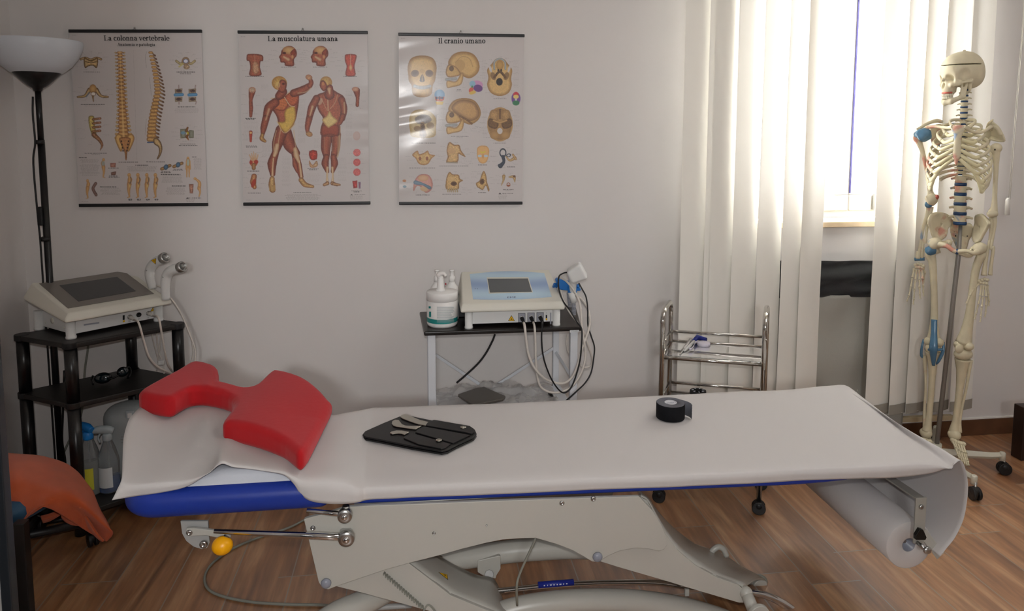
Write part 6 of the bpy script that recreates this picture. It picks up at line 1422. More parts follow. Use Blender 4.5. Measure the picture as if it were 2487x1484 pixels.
A.ell(945, 890, 28, 34, 0, (200, 170, 160), (190, 150, 140), al=.6); A.poly([(912, 1232), (950, 1228), (950, 1285), (920, 1288)], (196, 70, 66), (150, 60, 60), sm=0, tex=.4); A.poly([(958, 1240), (976, 1240), (974, 1290), (960, 1290)], (190, 90, 96), (120, 110, 140), sm=0, tex=.3); A.cap(946, 1309, 78, h=5); A.cap(946, 1317, 46, h=5)
for x, y, w_, h_ in ((90, 780, 130, 150), (520, 480, 60, 100), (620, 500, 50, 60), (500, 620, 60, 330), (860, 540, 55, 400), (240, 600, 40, 120), (620, 900, 50, 90), (380, 1050, 70, 230), (560, 1180, 110, 90), (800, 1060, 70, 180), (230, 900, 80, 160), (220, 500, 70, 60)): A.notes(x, y, w_, h_, .13, 10)
A.cap(538, 1322, 140, h=5, al=.6); A.notes(403, 1336, 270, 42, .3); A.poly([(897, 1341), (907, 1332), (915, 1341)], (60, 56, 56), sm=0); A.cap(970, 1338, 80, h=5, al=.6); A.notes(892, 1348, 105, 28, .3); A.cap(140, 1380, 46, al=.25)
chart('middle wall chart titled La muscolatura umana with two muscle figures', A, (560, 40), 3.0917, [(60, 130), (1027, 132), (1043, 1393), (98, 1398)], [((53, 117), (1030, 121)), ((96, 1409), (1050, 1400))],
      [('La muscolatura umana', 544, 172, 27.4)], lambda u, v: .0006*np.sin(u*7+v*5)-.0020*np.clip((u-.78)/.22, 0, 1)*(1+.9*np.sin(v*42+2*np.sin(v*11)))*np.clip((v-.3)/.1, 0, 1)*np.clip((.85-v)/.1, 0, 1), (541, 100))
# ---- skull chart
A = Paint(1161, 1484, bgc)
A.cap(128, 139, 34, al=.3)
CB = ((214, 178, 118), (150, 112, 66))
def sk_front(x, y, w, h):
    A.poly([(x-w*.5, y+h*.25), (x-w*.36, y+h*.06), (x, y), (x+w*.36, y+h*.06), (x+w*.5, y+h*.25), (x+w*.47, y+h*.5), (x+w*.44, y+h*.62), (x+w*.37, y+h*.72), (x+w*.33, y+h*.92), (x+w*.14, y+h), (x-w*.14, y+h), (x-w*.33, y+h*.92), (x-w*.37, y+h*.72), (x-w*.46, y+h*.62), (x-w*.48, y+h*.5)], CB[0], CB[1], tex=.08, depth=w*.16)
    for s_ in (-1, 1): A.ell(x+s_*w*.25, y+h*.43, w*.14, h*.085, s_*.2, (104, 80, 60), (150, 112, 76))
    A.poly([(x-w*.03, y+h*.47), (x+w*.03, y+h*.47), (x+w*.09, y+h*.61), (x, y+h*.64), (x-w*.09, y+h*.61)], (92, 72, 58), sm=2); A.st([(x, y+h*.48), (x, y+h*.62)], w*.02, CB[0])
    A.ell(x, y+h*.38, w*.1, h*.05, 0, (190, 150, 96), al=.5); A.st([(x-w*.26, y+h*.74), (x-w*.1, y+h*.77), (x+w*.1, y+h*.77), (x+w*.26, y+h*.74)], h*.085, (176, 182, 188), (150, 140, 124))
    for j in range(13): A.st([(x-w*.25+j*w*.042, y+h*.72), (x-w*.25+j*w*.042, y+h*.81)], w*.008, (120, 104, 84), al=.8)
    A.st([(x-w*.26, y+h*.765), (x+w*.26, y+h*.765)], w*.012, (110, 92, 76), al=.8)
sk_front(272, 270, 222, 322); A.labels(272, 430, 150, 150, 20)
def sk_side(x, y, w, h, sect=False):
    A.poly([(x-w*.40, y+h*.22), (x-w*.25, y+h*.06), (x+w*.02, y), (x+w*.30, y+h*.06), (x+w*.46, y+h*.25), (x+w*.50, y+h*.45), (x+w*.42, y+h*.62), (x+w*.22, y+h*.74), (x+w*.05, y+h*.70), (x-w*.10, y+h*.62), (x-w*.32, y+h*.55), (x-w*.42, y+h*.36)], CB[0], CB[1], tex=.08, depth=w*.12)
    if sect: A.poly([(x-w*.34, y+h*.30), (x-w*.2, y+h*.10), (x+w*.05, y+h*.05), (x+w*.32, y+h*.13), (x+w*.45, y+h*.36), (x+w*.42, y+h*.54), (x+w*.20, y+h*.64), (x-w*.1, y+h*.5)], (196, 156, 104), (130, 96, 64), tex=.1, depth=w*.1); A.st([(x-w*.1, y+h*.5), (x+w*.12, y+h*.62), (x+w*.24, y+h*.72)], w*.05, (140, 104, 66), (90, 62, 40), tex=.3)
    else: A.st([(x-w*.22, y+h*.3), (x-w*.02, y+h*.14), (x+w*.2, y+h*.2), (x+w*.3, y+h*.42)], w*.015, (140, 106, 66), al=.6); A.ell(x-w*.08, y+h*.38, w*.15, h*.16, 0, (178, 140, 88), al=.5)
    A.poly([(x-w*.42, y+h*.36), (x-w*.2, y+h*.42), (x-w*.06, y+h*.6), (x-w*.1, y+h*.66), (x-w*.26, y+h*.70), (x-w*.44, y+h*.70), (x-w*.50, y+h*.56)], (204, 166, 106), (130, 94, 56), tex=.12, depth=w*.05); A.ell(x-w*.33, y+h*.47, w*.07, h*.075, 0, (122, 92, 62), (90, 66, 46))
    A.poly([(x-w*.46, y+h*.80), (x-w*.2, y+h*.82), (x-w*.05, y+h*.60), (x+w*.02, y+h*.62), (x-w*.04, y+h*.90), (x-w*.3, y+h*.98), (x-w*.46, y+h)], CB[0], CB[1], tex=.1, depth=w*.05); A.st([(x-w*.48, y+h*.77), (x-w*.2, y+h*.75)], h*.08, (176, 182, 188), (150, 140, 124))
    for j in range(8): A.st([(x-w*.47+j*w*.037, y+h*.73), (x-w*.47+j*w*.037, y+h*.81)], w*.007, (120, 104, 84), al=.7)
sk_side(587, 240, 265, 280); A.labels(585, 390, 165, 130, 18, .16); sk_side(592, 600, 275, 280, True); A.labels(592, 740, 165, 130, 18, .16); A.cap(560, 537, 30, h=5); A.cap(560, 547, 46, al=.25); A.cap(565, 902, 135, h=5, al=.6); A.cap(565, 912, 50, al=.25)
A.poly([(820, 330), (845, 300), (880, 290), (915, 300), (940, 330), (978, 380), (970, 450), (976, 500), (950, 560), (880, 585), (810, 560), (780, 500), (790, 440), (780, 380)], CB[0], CB[1], tex=.12, depth=24); A.st([(836, 375), (838, 320), (880, 296), (920, 320), (924, 375)], 15, (172, 182, 190), (140, 130, 110)); A.ell(880, 345, 30, 38, 0, (196, 156, 92), (150, 110, 60)); A.ell(877, 474, 26, 29, 0, (52, 44, 40)); A.st([(835, 440), (870, 400), (890, 400), (925, 440)], 18, (110, 82, 56), (80, 58, 40), tex=.5)
for s_ in (-1, 1): A.ell(880+s_*52, 430, 20, 32, s_*.4, (116, 86, 58), al=.7, tex=.4); A.ell(880+s_*75, 372, 10, 30, s_*.3, (bgc[0]*255, bgc[1]*255, bgc[2]*255)); A.ell(880+s_*12, 384, 7, 9, 0, (60, 46, 40))
A.labels(880, 440, 130, 160, 20); A.cap(882, 608, 105, h=5, al=.6)
A.ell(882, 806, 102, 134, 0, CB[0], CB[1], tex=.08); A.ell(882, 806, 92, 122, 0, (176, 138, 88), (130, 96, 58), tex=.15)
for s_ in (-1, 1): A.ell(882+s_*46, 735, 38, 46, s_*.2, (190, 152, 100), (120, 88, 54), tex=.2); A.poly([(882+s_*14, 790), (882+s_*84, 760), (882+s_*92, 820), (882+s_*30, 840)], (120, 88, 54), (90, 62, 38), tex=.3); A.ell(882+s_*42, 890, 38, 34, 0, (184, 146, 94), (140, 104, 62))
A.st([(882, 690), (882, 760)], 12, (110, 82, 56), (80, 58, 40)); A.st([(830, 775), (882, 790), (934, 775)], 16, (206, 168, 110), (140, 100, 60)); A.ell(881, 858, 21, 24, 0, (206, 200, 196)); A.labels(882, 806, 128, 140, 20); A.cap(882, 955, 100, h=5, al=.6)
A.ell(407, 574, 40, 40, 0, (140, 176, 206), (120, 156, 190)); A.poly([(372, 590), (445, 590), (440, 615), (425, 625), (390, 625), (375, 615)], (206, 110, 84), (190, 90, 70), sm=1); A.ell(407, 600, 9, 14, 0, (90, 60, 90)); A.poly([(376, 628), (438, 628), (430, 652), (385, 652)], (222, 190, 100), sm=1)
for s_ in (-1, 1): A.ell(407+s_*20, 600, 10, 9, 0, (70, 84, 110))
A.ell(700, 500, 46, 36, 0, (206, 150, 190)); A.ell(664, 490, 24, 24, 0, (150, 190, 210)); A.ell(708, 524, 36, 28, .2, (110, 66, 130)); A.poly([(636, 535), (655, 515), (672, 525), (668, 545), (640, 556)], (206, 90, 70), sm=2); A.poly([(640, 556), (680, 540), (690, 560), (660, 572), (642, 570)], (222, 186, 90), sm=2); A.ell(662, 512, 8, 9, 0, (80, 140, 90))
A.ell(1009, 604, 36, 50, 0, (120, 80, 150)); A.ell(1009, 572, 22, 20, 0, (196, 60, 70)); A.ell(1009, 590, 22, 16, 0, (226, 200, 120)); A.ell(1009, 638, 28, 20, 0, (60, 120, 84)); A.ell(1009, 612, 8, 9, 0, (214, 206, 206))
A.poly([(172, 800), (180, 730), (220, 695), (280, 690), (340, 710), (378, 760), (378, 830), (360, 905), (200, 905), (180, 860)], (206, 186, 140), (176, 146, 90), tex=.1, depth=26, al=.85); A.poly([(215, 760), (260, 730), (320, 735), (345, 775), (300, 800), (235, 800)], (140, 132, 128), (150, 138, 124), tex=.15); A.ell(235, 840, 28, 22, 0, (146, 122, 96), al=.8); A.ell(335, 815, 30, 26, 0, (146, 122, 96), al=.8); A.st([(275, 800), (278, 890)], [30, 56], (110, 92, 80), (150, 124, 96), tex=.6)
A.labels(275, 800, 140, 110, 16); A.cap(284, 954, 185, h=5, al=.5)
A.poly([(195, 1045), (235, 1012), (250, 1040), (285, 1030), (315, 1012), (330, 1040), (372, 1050), (345, 1075), (320, 1115), (285, 1128), (245, 1115), (222, 1075)], (206, 172, 118), (160, 112, 66), tex=.25, depth=14); A.ell(255, 1075, 10, 16, 0, (150, 96, 70)); A.ell(310, 1075, 10, 16, 0, (150, 96, 70)); A.labels(285, 1070, 110, 50, 10); A.cap(275, 1151, 200, h=5, al=.5)
A.poly([(472, 960), (490, 945), (520, 965), (560, 968), (575, 1010), (610, 1062), (570, 1045), (555, 1040), (548, 1100), (462, 1106), (470, 1060), (462, 1015)], (212, 176, 122), (140, 100, 60), tex=.25, depth=16); A.ell(500, 1015, 34, 24, 0, (200, 160, 116), al=.7); A.st([(462, 1106), (545, 1108)], 10, (180, 170, 150), (130, 110, 90)); A.labels(520, 1030, 100, 80, 12); A.cap(520, 1136, 230, h=5, al=.6); A.labels(628, 1110, 18, 16, 5, .2)
A.poly([(700, 1000), (715, 980), (746, 972), (780, 980), (796, 1010), (790, 1060), (776, 1100), (746, 1115), (716, 1100), (702, 1060)], (222, 176, 116), (200, 150, 92), depth=12); A.st([(730, 1022), (745, 1030), (762, 1020)], 11, (216, 196, 80))
for s_ in (-1, 1): A.ell(746+s_*24, 1055, 16, 10, 0, (190, 206, 216))
A.ell(747, 1056, 6, 20, 0, (200, 150, 100)); A.cap(745, 1128, 72, h=5, al=.7); A.labels(746, 1045, 70, 66, 8)
A.ell(905, 1030, 28, 36, 0, (58, 66, 78), (40, 46, 56), ring=.32); A.ell(950, 1050, 20, 14, -.3, (58, 66, 78), ring=.4); A.st([(905, 1060), (912, 1100), (885, 1135)], [26, 22, 34], (66, 74, 88), (40, 46, 56)); A.ell(882, 1130, 18, 14, 0, (66, 74, 88), (40, 46, 56)); A.st([(930, 1060), (960, 1090), (1000, 1070)], [10, 16, 26], (206, 176, 126), (140, 104, 66), tex=.2); A.st([(985, 1045), (1008, 1080)], 16, (206, 176, 126), (140, 104, 66)); A.cap(972, 1144, 66, h=5, al=.7); A.labels(930, 1070, 90, 80, 12)
A.poly([(205, 1335), (210, 1260), (250, 1205), (320, 1205), (352, 1260), (345, 1320), (300, 1348), (260, 1300), (230, 1295)], (206, 156, 144), (176, 120, 110), tex=.1, depth=16); A.ell(280, 1230, 42, 24, 0, (214, 176, 140), (190, 140, 110)); A.st([(222, 1265), (280, 1280), (330, 1308)], [34, 18, 26], (120, 144, 160), (90, 110, 130)); A.ell(285, 1318, 30, 18, .3, (206, 176, 140)); A.ell(135, 1252, 14, 10, 0, (190, 130, 90)); A.ell(137, 1298, 14, 10, 0, (120, 150, 164)); A.cap(278, 1367, 110, h=5, al=.7); A.labels(275, 1280, 110, 80, 10)
A.poly([(470, 1200), (488, 1182), (510, 1200), (556, 1205), (566, 1235), (590, 1250), (560, 1270), (552, 1320), (462, 1322), (456, 1255)], (206, 170, 114), (136, 98, 58), tex=.3, depth=14); A.ell(518, 1275, 24, 18, 0, (90, 64, 46), (140, 100, 66)); A.ell(495, 1236, 30, 18, 0, (214, 180, 126), al=.8)
for j in range(6): A.st([(470+j*15, 1315), (472+j*15, 1340)], 8, (196, 180, 140), (140, 116, 84))
A.labels(515, 1260, 100, 80, 12); A.cap(505, 1359, 150, h=5, al=.7); A.labels(622, 1340, 18, 18, 5, .2)
A.poly([(692, 1270), (720, 1250), (740, 1190), (756, 1175), (772, 1210), (780, 1265), (798, 1320), (788, 1336), (770, 1290), (745, 1325), (715, 1310), (700, 1300)], (206, 170, 114), (136, 98, 58), tex=.3, depth=12); A.ell(740, 1258, 18, 24, .3, (96, 70, 50), (140, 104, 70), tex=.5); A.labels(745, 1260, 70, 70, 9); A.cap(742, 1349, 64, h=5, al=.7); A.labels(692, 1195, 18, 18, 5, .2)
A.st([(912, 1215), (908, 1250), (892, 1288)], [26, 14, 5], (206, 176, 120), (140, 104, 66), tex=.2); A.st([(955, 1222), (992, 1222), (1000, 1262)], [10, 28, 6], (206, 176, 120), (140, 104, 66), tex=.2); A.ell(995, 1216, 11, 9, 0, (110, 80, 60)); A.ell(949, 1282, 15, 17, 0, (150, 84, 54), ring=.35); A.ell(949, 1290, 15, 7, 0, (150, 84, 54)); A.cap(950, 1323, 85, h=6, al=.7); A.cap(950, 1333, 46, al=.3)
A.labels(940, 1240, 80, 50, 9); A.poly([(870, 1358), (882, 1346), (892, 1358)], (60, 56, 56), sm=0); A.cap(945, 1355, 84, h=6, al=.6); A.notes(868, 1366, 72, 34, .3); A.labels(707, 845, 20, 22, 6, .2)
for x, y, w_, h_ in ((100, 500, 60, 80), (390, 330, 45, 180), (740, 300, 40, 230), (990, 300, 50, 230), (100, 740, 70, 160), (400, 680, 50, 180), (745, 680, 40, 240), (990, 680, 55, 240)): A.notes(x, y, w_, h_, .12, 11)
chart('right wall chart titled Il cranio umano with many skulls', A, (940, 50), 3.2255, [(92, 118), (1072, 130), (1060, 1420), (95, 1422)], [((88, 107), (1077, 119)), ((94, 1432), (1061, 1429))],
      [('Il cranio umano', 587, 164, 28.2)], lambda u, v: .0006*np.sin(u*7+v*5)-.0020*np.clip((.30-u)/.3, 0, 1)*(1+.9*np.sin(v*36+2*np.sin(v*13)+u*8)), (578, 90))
# ================================================================== anatomical skeleton on its stand
mat('bone', 'cfc5a8', .5, var=.08, vscale=25, spec=.4); mat('cartilage', 'd6cda6', .4, spec=.5); mat('disc_blue', '1f3f66', .35); mat('ligament', '5b87a6', .25, trans=.25, spec=.6)
mat('socket_dark', '3a322a', .7); mat('tooth', 'd9d2bd', .3); mat('stand_cream', 'cbc8b8', .4); mat('stand_pole', '8f8b86', .4, metal=.3); mat('muscle_red', 'a8584a', .5)
def painted_bone():
    m = mat('bone_painted', 'cfc5a8', .5, spec=.4); nt = m.node_tree; b = nt.nodes['Principled BSDF']; N = nt.nodes.new; L = nt.links.new
    tc = N('ShaderNodeTexCoord'); n1 = noise_node(nt, tc.outputs['Object'], 16, 3); n2 = noise_node(nt, tc.outputs['Object'], 11, 3, .5)
    r1 = N('ShaderNodeValToRGB'); r1.color_ramp.elements[0].position = .55; r1.color_ramp.elements[0].color = srgb('cfc5a8'); r1.color_ramp.elements[1].position = .66; r1.color_ramp.elements[1].color = srgb('c08a78')
    r2 = N('ShaderNodeValToRGB'); r2.color_ramp.elements[0].position = .60; r2.color_ramp.elements[0].color = (0, 0, 0, 1); r2.color_ramp.elements[1].position = .66; r2.color_ramp.elements[1].color = (1, 1, 1, 1)
    L(n1.outputs['Fac'], r1.inputs['Fac']); L(n2.outputs['Fac'], r2.inputs['Fac']); x = N('ShaderNodeMix'); x.data_type = 'RGBA'; L(r2.outputs[0], x.inputs[0]); L(r1.outputs[0], x.inputs[6]); x.inputs[7].default_value = srgb('8796a6'); L(x.outputs[2], b.inputs['Base Color'])
painted_bone()
TAU = math.radians(46); SN = Vector((math.sin(TAU), math.cos(TAU), 0))      # the figure faces the camera, turned a little to its right
SP0 = at(2335, 700, Y=2.76); SP0.z = 0; SY = 2.78
def U(x, y, dy=0): return at(2170+x/2.855, 100+y/2.855, pl=(SP0+SN*dy, SN))
def W(x, y, dy=0): return at(2170+x/2.183, 560+y/2.183, pl=(SP0+SN*dy, SN))
hub = Vector((2.265, 2.80, .085))
ske = thing('anatomical_skeleton', 'life size plastic human skeleton model on a wheeled stand in front of the blind', 'skeleton model', (hub.x, hub.y, 0))
def bone(name, pts, r, m='bone', n=6, par=None, seg=12, flat=1, fd=None):
    return MB().tube(smooth_path(pts, n) if len(pts) > 2 else pts, r, seg, flat=flat, flatdir=fd).build(name, m, par or ske)
# --- skull
HC = U(470, 208, -.01); ha = math.radians(93)          # head turned to its right
hf = Vector((-math.sin(ha), -math.cos(ha), -.02)).normalized(); hl = Vector((math.cos(ha), -math.sin(ha), 0)); hz = hl.cross(-hf).normalized(); hz = hz if hz.z > 0 else -hz
def hloc(X, Y, Z): 
    x, y, z = (X-HC.x)/.885, (Y-HC.y)/.885, (Z-HC.z)/1.12
    return x*hf.x+y*hf.y+z*hf.z, x*hl.x+y*hl.y+z*hl.z, x*hz.x+y*hz.y+z*hz.z
def fskull(X, Y, Z):
    a, b, c = hloc(X, Y, Z); ab = np.abs(b)
    d = s_ell(a, b, c, (-.012, 0, .004), (.092, .071, .070)); d = su(d, s_ell(a, b, c, (.045, 0, .0), (.044, .054, .050)), .03)
    d = su(d, s_ell(a, b, c, (-.055, 0, -.022), (.045, .05, .04)), .02)
    d = su(d, s_cap(a, ab, c, (.070, .012, -.008), (.060, .045, -.010), .011), .010)         # brow
    d = su(d, s_cap(a, ab, c, (.070, .034, -.048), (.045, .056, -.046), .0095), .008)        # cheek
    d = su(d, s_cap(a, ab, c, (.045, .057, -.045), (-.005, .064, -.040), .0045), .006)       # arch
    d = su(d, s_cap(a, ab, c, (.062, .048, -.012), (.060, .050, -.042), .0055), .006)        # orbit side
    d = su(d, s_ell(a, b, c, (.058, 0, -.060), (.032, .032, .034)), .012)                    # maxilla
    d = su(d, s_cap(a, b, c, (.082, 0, -.012), (.092, 0, -.034), .0050), .006)
    d = su(d, s_cap(a, ab, c, (-.008, .052, -.045), (-.010, .050, -.072), .010, .006), .01)    # mastoid
    d = sd(d, s_ell(a, ab, c, (.092, .0315, -.028), (.036, .0195, .0165)), .004)
    d = sd(d, s_ell(a, b, c, (.098, 0, -.052), (.026, .0115, .0145)), .003)
    d = sd(d, s_ell(a, ab, c, (.032, .082, -.018), (.026, .026, .026)), .01)
    d = np.maximum(d, -np.maximum(np.abs(c-.022-.02*(a)*0)-.0016, -(a+.055)))
    d = sd(d, s_ell(a, b, c, (-.005, 0, -.068), (.04, .035, .014)), .006)
    return d
mn = HC-Vector((.135, .125, .15)); mx = HC+Vector((.135, .125, .11))
v, f = nets(fskull, tuple(mn), tuple(mx), .0024); MB().add(v, f, True).build('skull', 'bone', ske)
def fjaw(X, Y, Z):
    a, b, c = hloc(X, Y, Z); ab = np.abs(b)
    d = s_cap(a, ab, c, (.004, .048, -.045), (.016, .045, -.092), .007, .008); d = su(d, s_cap(a, ab, c, (.028, .047, -.050), (.024, .044, -.090), .004, .008), .012)
    d = su(d, s_cap(a, ab, c, (.016, .044, -.095), (.062, .026, -.112), .0085, .0095), .01)
    d = su(d, s_cap(a, ab, c, (.062, .026, -.110), (.077, .0, -.116), .0100, .0115), .01)
    return d
v, f = nets(fjaw, tuple(HC-Vector((.135, .125, .17))), tuple(HC+Vector((.135, .125, -.02))), .0028); jaw = MB().add(v, f, True).build('jaw', 'bone', ske)
def hp(a, b, c): return HC+hf*(a*.885)+hl*(b*.885)+hz*(c*1.12)
for nm, zc, par, rr in (('upper_teeth', -.0885, ske, .0345), ('lower_teeth', -.0985, jaw, .0325)):
    b = MB()
    for k in range(14):
        t = (k-6.5)/6.5*1.25; ctr_ = hp(.052+.036*math.cos(t)-.002, rr*.86*math.sin(t), zc); b.ball(ctr_, (.0034, .0034, .0054), 8, 6)
    b.build(nm, 'tooth', par)
b = MB(); b.tube([hp(.052+.033*math.cos(t), .028*math.sin(t), -.0800) for t in np.linspace(-1.3, 1.3, 14)], .0042, 8); b.build('gum', 'muscle_red', ske)
MB().ball(hp(-.012, 0, .075), (.006, .006, .004)).build('hook_eye', 'bone', ske)
MB().ball(hp(.010, -.0700, .022), (.003, .003, .005)).ball(hp(.010, .0, .0), (.001, .001, .001)).build('cap_latch', 'socket_dark', ske)
# --- spine
tf = Vector((-math.sin(TAU), -math.cos(TAU), 0)); tl = Vector((math.cos(TAU), -math.sin(TAU), 0)); UZ = Vector((0, 0, 1))
def vertebra(c, r, h, tp, m='bone', sp=.02):
    b = MB(); b.lathe([(0, -h/2), (r*.95, -h/2), (r, -h*.42), (r*.84, 0), (r, h*.42), (r*.95, h/2), (0, h/2)], c, seg=18, sx=1.15, sy=.85, xdir=tl, caps=False)
    for s_ in (-1, 1): b.tube([c-tf*r*.7+tl*s_*r*.5, c-tf*r*1.0+tl*s_*tp*.7+UZ*h*.15, c-tf*r*.9+tl*s_*tp], [h*.26, h*.2, h*.16], 8)
    b.tube([c-tf*r*.6, c-tf*(r+sp*.6)-UZ*h*.15, c-tf*(r+sp)-UZ*h*.5], [h*.3, h*.25, h*.18], 8); return b.build('vertebra', m, ske)
def spine(a, b, n, r0, r1, tp0, tp1, gap, dm, bow, m='bone', sp=.02):
    pts_ = [a.lerp(b, t)-tf*(-bow*math.sin(PI*t)) for t in np.linspace(0, 1, n+1)]
    for i in range(n):
        t = (i+.5)/n; c = (pts_[i]+pts_[i+1])/2; h = (pts_[i]-pts_[i+1]).length; r = r0+(r1-r0)*t
        vertebra(c, r, h*(1-gap), tp0+(tp1-tp0)*t, m, sp)
        MB().lathe([(r*.98, -h*gap*.55), (r*1.03, 0), (r*.98, h*gap*.55)], pts_[i+1], seg=18, sx=1.15, sy=.85, xdir=tl).build('spinal_disc', dm, ske)
spine(U(500, 300, .03), U(486, 575, .045), 7, .0115, .013, .020, .033, .28, 'disc_blue', .012)
spine(U(486, 575, .045), U(468, 925, .045), 12, .0135, .017, .026, .029, .24, 'disc_blue', -.02)
spine(U(468, 925, .045), U(460, 1262, .03), 5, .0195, .0225, .038, .046, .32, 'disc_blue', .006, 'bone_painted', .03)
# --- ribs
def zof(y): return U(470, y).z
SC = U(480, 700, .045)
spec = [(545, 598, 602, .055, .042, 1), (572, 640, 640, .083, .060, 1), (604, 690, 682, .102, .074, 1), (640, 742, 718, .116, .083, 1), (676, 796, 752, .126, .088, 1), (712, 850, 785, .133, .091, 1), (748, 905, 812, .137, .092, 1),
        (784, 952, 0, .138, .092, 0), (820, 988, 0, .136, .090, 0), (856, 1012, 0, .131, .088, 0), (892, 968, 0, .112, .082, 2), (926, 965, 0, .09, .075, 2)]
STX = .160
def sternum_pt(y): return SC+tf*STX+UZ*(zof(y)-SC.z)
for s_ in (-1, 1):
    prev = None
    for i, (yb, ye, ys, a, bb, kind) in enumerate(spec):
        zb_, ze = zof(yb), zof(ye); th1 = 138 if kind == 1 else (128-4*(i-7) if kind == 0 else (95 if i == 10 else 62)); P_ = []
        if i == 0: th1 = 150
        for t in np.linspace(4, th1, 22):
            r_ = math.radians(t); g = (t/th1); zz_ = zb_+(ze-zb_)*(g**1.15)+.010*math.sin(PI*g)*(1 if i < 3 else .2)
            q = SC+tf*(.080*(1 if i > 2 else .6+.13*i)-bb*.88*math.cos(r_))+tl*s_*(a*.84*math.sin(r_)**.85)
            P_.append(Vector((q.x, q.y, zz_)))
        bone('rib', P_, [.0035, .0042, .0046, .0049, .0052], 'bone' if s_ > 0 else 'bone_painted', 1, seg=10, flat=1.5, fd=(0, 0, 1))
        e = P_[-1]; d_ = (P_[-1]-P_[-3]).normalized()
        if kind == 1:
            tgt = sternum_pt(ys)+tl*s_*.012-tf*.002; mid = e+d_*.018+Vector((0, 0, (tgt.z-e.z)*.15)); cpts = [e, mid, mid.lerp(tgt, .55)+tf*.003, tgt]
            bone('costal_cartilage', cpts, [.006, .0062, .006, .0055], 'cartilage', 5, flat=1.3, fd=(0, 0, 1)); 
            if i == 6: prev = [mid, mid.lerp(tgt, .4), tgt]
        elif kind == 0:
            tgt = prev[0].lerp(prev[1], .3); mid = e+d_*.016; bone('costal_cartilage', [e, mid, tgt], [.006, .0065, .006], 'cartilage', 5, flat=1.4, fd=(0, 0, 1)); prev = [mid, tgt]
# --- sternum
def ssec(y, w_, t=.006): c = sternum_pt(y); return [c+tl*w_*math.cos(k)+tf*t*math.sin(k) for k in np.linspace(0, 2*PI, 16, endpoint=False)]
MB().grid([ssec(y, w_) for y, w_ in ((584, .001), (586, .021), (604, .027), (625, .021), (648, .0145), (690, .013), (730, .0145), (775, .016), (800, .013), (812, .008), (835, .006), (850, .003), (852, .0005))], closed=True).build('breastbone', 'bone_painted', ske)
# --- shoulder girdle
stn = sternum_pt(595)
bone('collarbone', [stn-tl*.018, U(370, 600, -.07), U(290, 592, -.03), U(225, 600, -.01)], [.009, .006, .006, .008], 'bone_painted')
bone('collarbone', [stn+tl*.018, U(560, 632, -.08), U(620, 628, -.05), U(682, 590, -.02)], [.009, .006, .006, .008])
def plate(name, outline, fn, t, m, par=None, rings=6, depth=.0):
    P_ = smooth_path(outline, 4, closed=True); c = sum(P_, Vector())/len(P_)
    rows = [[c+(p-c)*s_+Vector(fn) * (depth*(1-s_*s_)) for p in P_] for s_ in np.linspace(.02, 1, rings)]
    o = MB().grid(rows, closed=True).build(name, m, par or ske, solid=t); o.modifiers['thick'].offset = 0; return o
plate('shoulder_blade', [U(640, 600, .04), U(668, 552, .03), U(700, 570, .01), U(735, 605, .0), U(772, 692, .0), U(700, 690, .02), U(655, 690, .05), U(640, 760, .08), U(612, 720, .09)], tuple(SN), .006, 'bone', depth=.012)
bone('shoulder_spine', [U(632, 625, .05), U(680, 592, .02), U(720, 605, -.01), U(748, 650, -.01)], [.004, .006, .009, .008]); bone('coracoid', [U(672, 620, .02), U(676, 560, .0), U(690, 545, -.01)], [.006, .005, .003])
plate('shoulder_blade', [U(255, 640, .03), U(275, 590, .03), U(330, 575, .06), U(350, 600, .08), U(330, 690, .09), U(305, 790, .09), U(280, 740, .06)], tuple(SN), .006, 'bone_painted', depth=.012)
bone('shoulder_spine', [U(335, 560, .06), U(300, 552, .04), U(240, 570, .02), U(165, 612, -.01)], [.008, .009, .007, .006], 'bone_painted')
# --- arms
def blob(name, c, r, m, par=None, k=.25, sc=30, h=.0035):
    c = V(c); R = max(r)*1.4
    def f_(X, Y, Z): return s_ell(X, Y, Z, c, r)+min(r)*k*np.sin((X-c.x)*sc*3+1)*np.sin((Y-c.y)*sc*3)*np.sin((Z-c.z)*sc*3+.5)
    v, f = nets(f_, (c.x-R, c.y-R, c.z-R), (c.x+R, c.y+R, c.z+R), h); return MB().add(v, f, True).build(name, m, par or ske)
h1 = bone('upper_arm', [U(205, 640), U(172, 672), U(178, 700), U(205, 780), U(232, 900), U(246, 980), U(256, 1045), U(266, 1085)], [.020, .021, .013, .0085, .0082, .0085, .011, .019], 'bone_painted')
blob('shoulder_ligament', U(212, 650, -.012), (.034, .022, .030), 'ligament', k=.22); blob('shoulder_capsule', U(175, 650, -.005), (.020, .018, .020), 'ligament', k=.2)
bone('upper_arm', [U(715, 735), U(706, 752), U(710, 790), U(712, 860), U(706, 980), U(702, 1080), U(698, 1150), U(690, 1185)], [.019, .021, .0145, .0095, .0085, .0088, .012, .018])
for c in (U(712, 742), U(208, 650)): MB().ball(c, .0215).build('arm_bone_head', 'bone', ske)
MB().ball(U(704, 752, -.021), (.004, .002, .004)).build('screw', 'socket_dark', ske)
blob('elbow', U(266, 1100, -.008), (.026, .018, .028), 'bone_painted', k=.25); blob('elbow_ligament', U(244, 1132, -.015), (.018, .010, .016), 'ligament'); blob('elbow_marking', U(298, 1082, -.012), (.010, .009, .012), 'muscle_red')
blob('elbow', U(686, 1200, -.006), (.022, .017, .016), 'bone', k=.2)
bone('forearm', [U(246, 1140), U(236, 1200), U(205, 1300), U(190, 1400), U(176, 1470), W(133, 112), W(130, 148)], [.011, .0085, .0062, .006, .0062, .0085, .011], 'bone_painted'); bone('forearm', [U(262, 1150), U(252, 1210), U(232, 1300), U(220, 1400), W(160, 40), W(154, 100), W(152, 146)], [.0095, .007, .0055, .005, .0052, .006, .007], 'bone_painted')
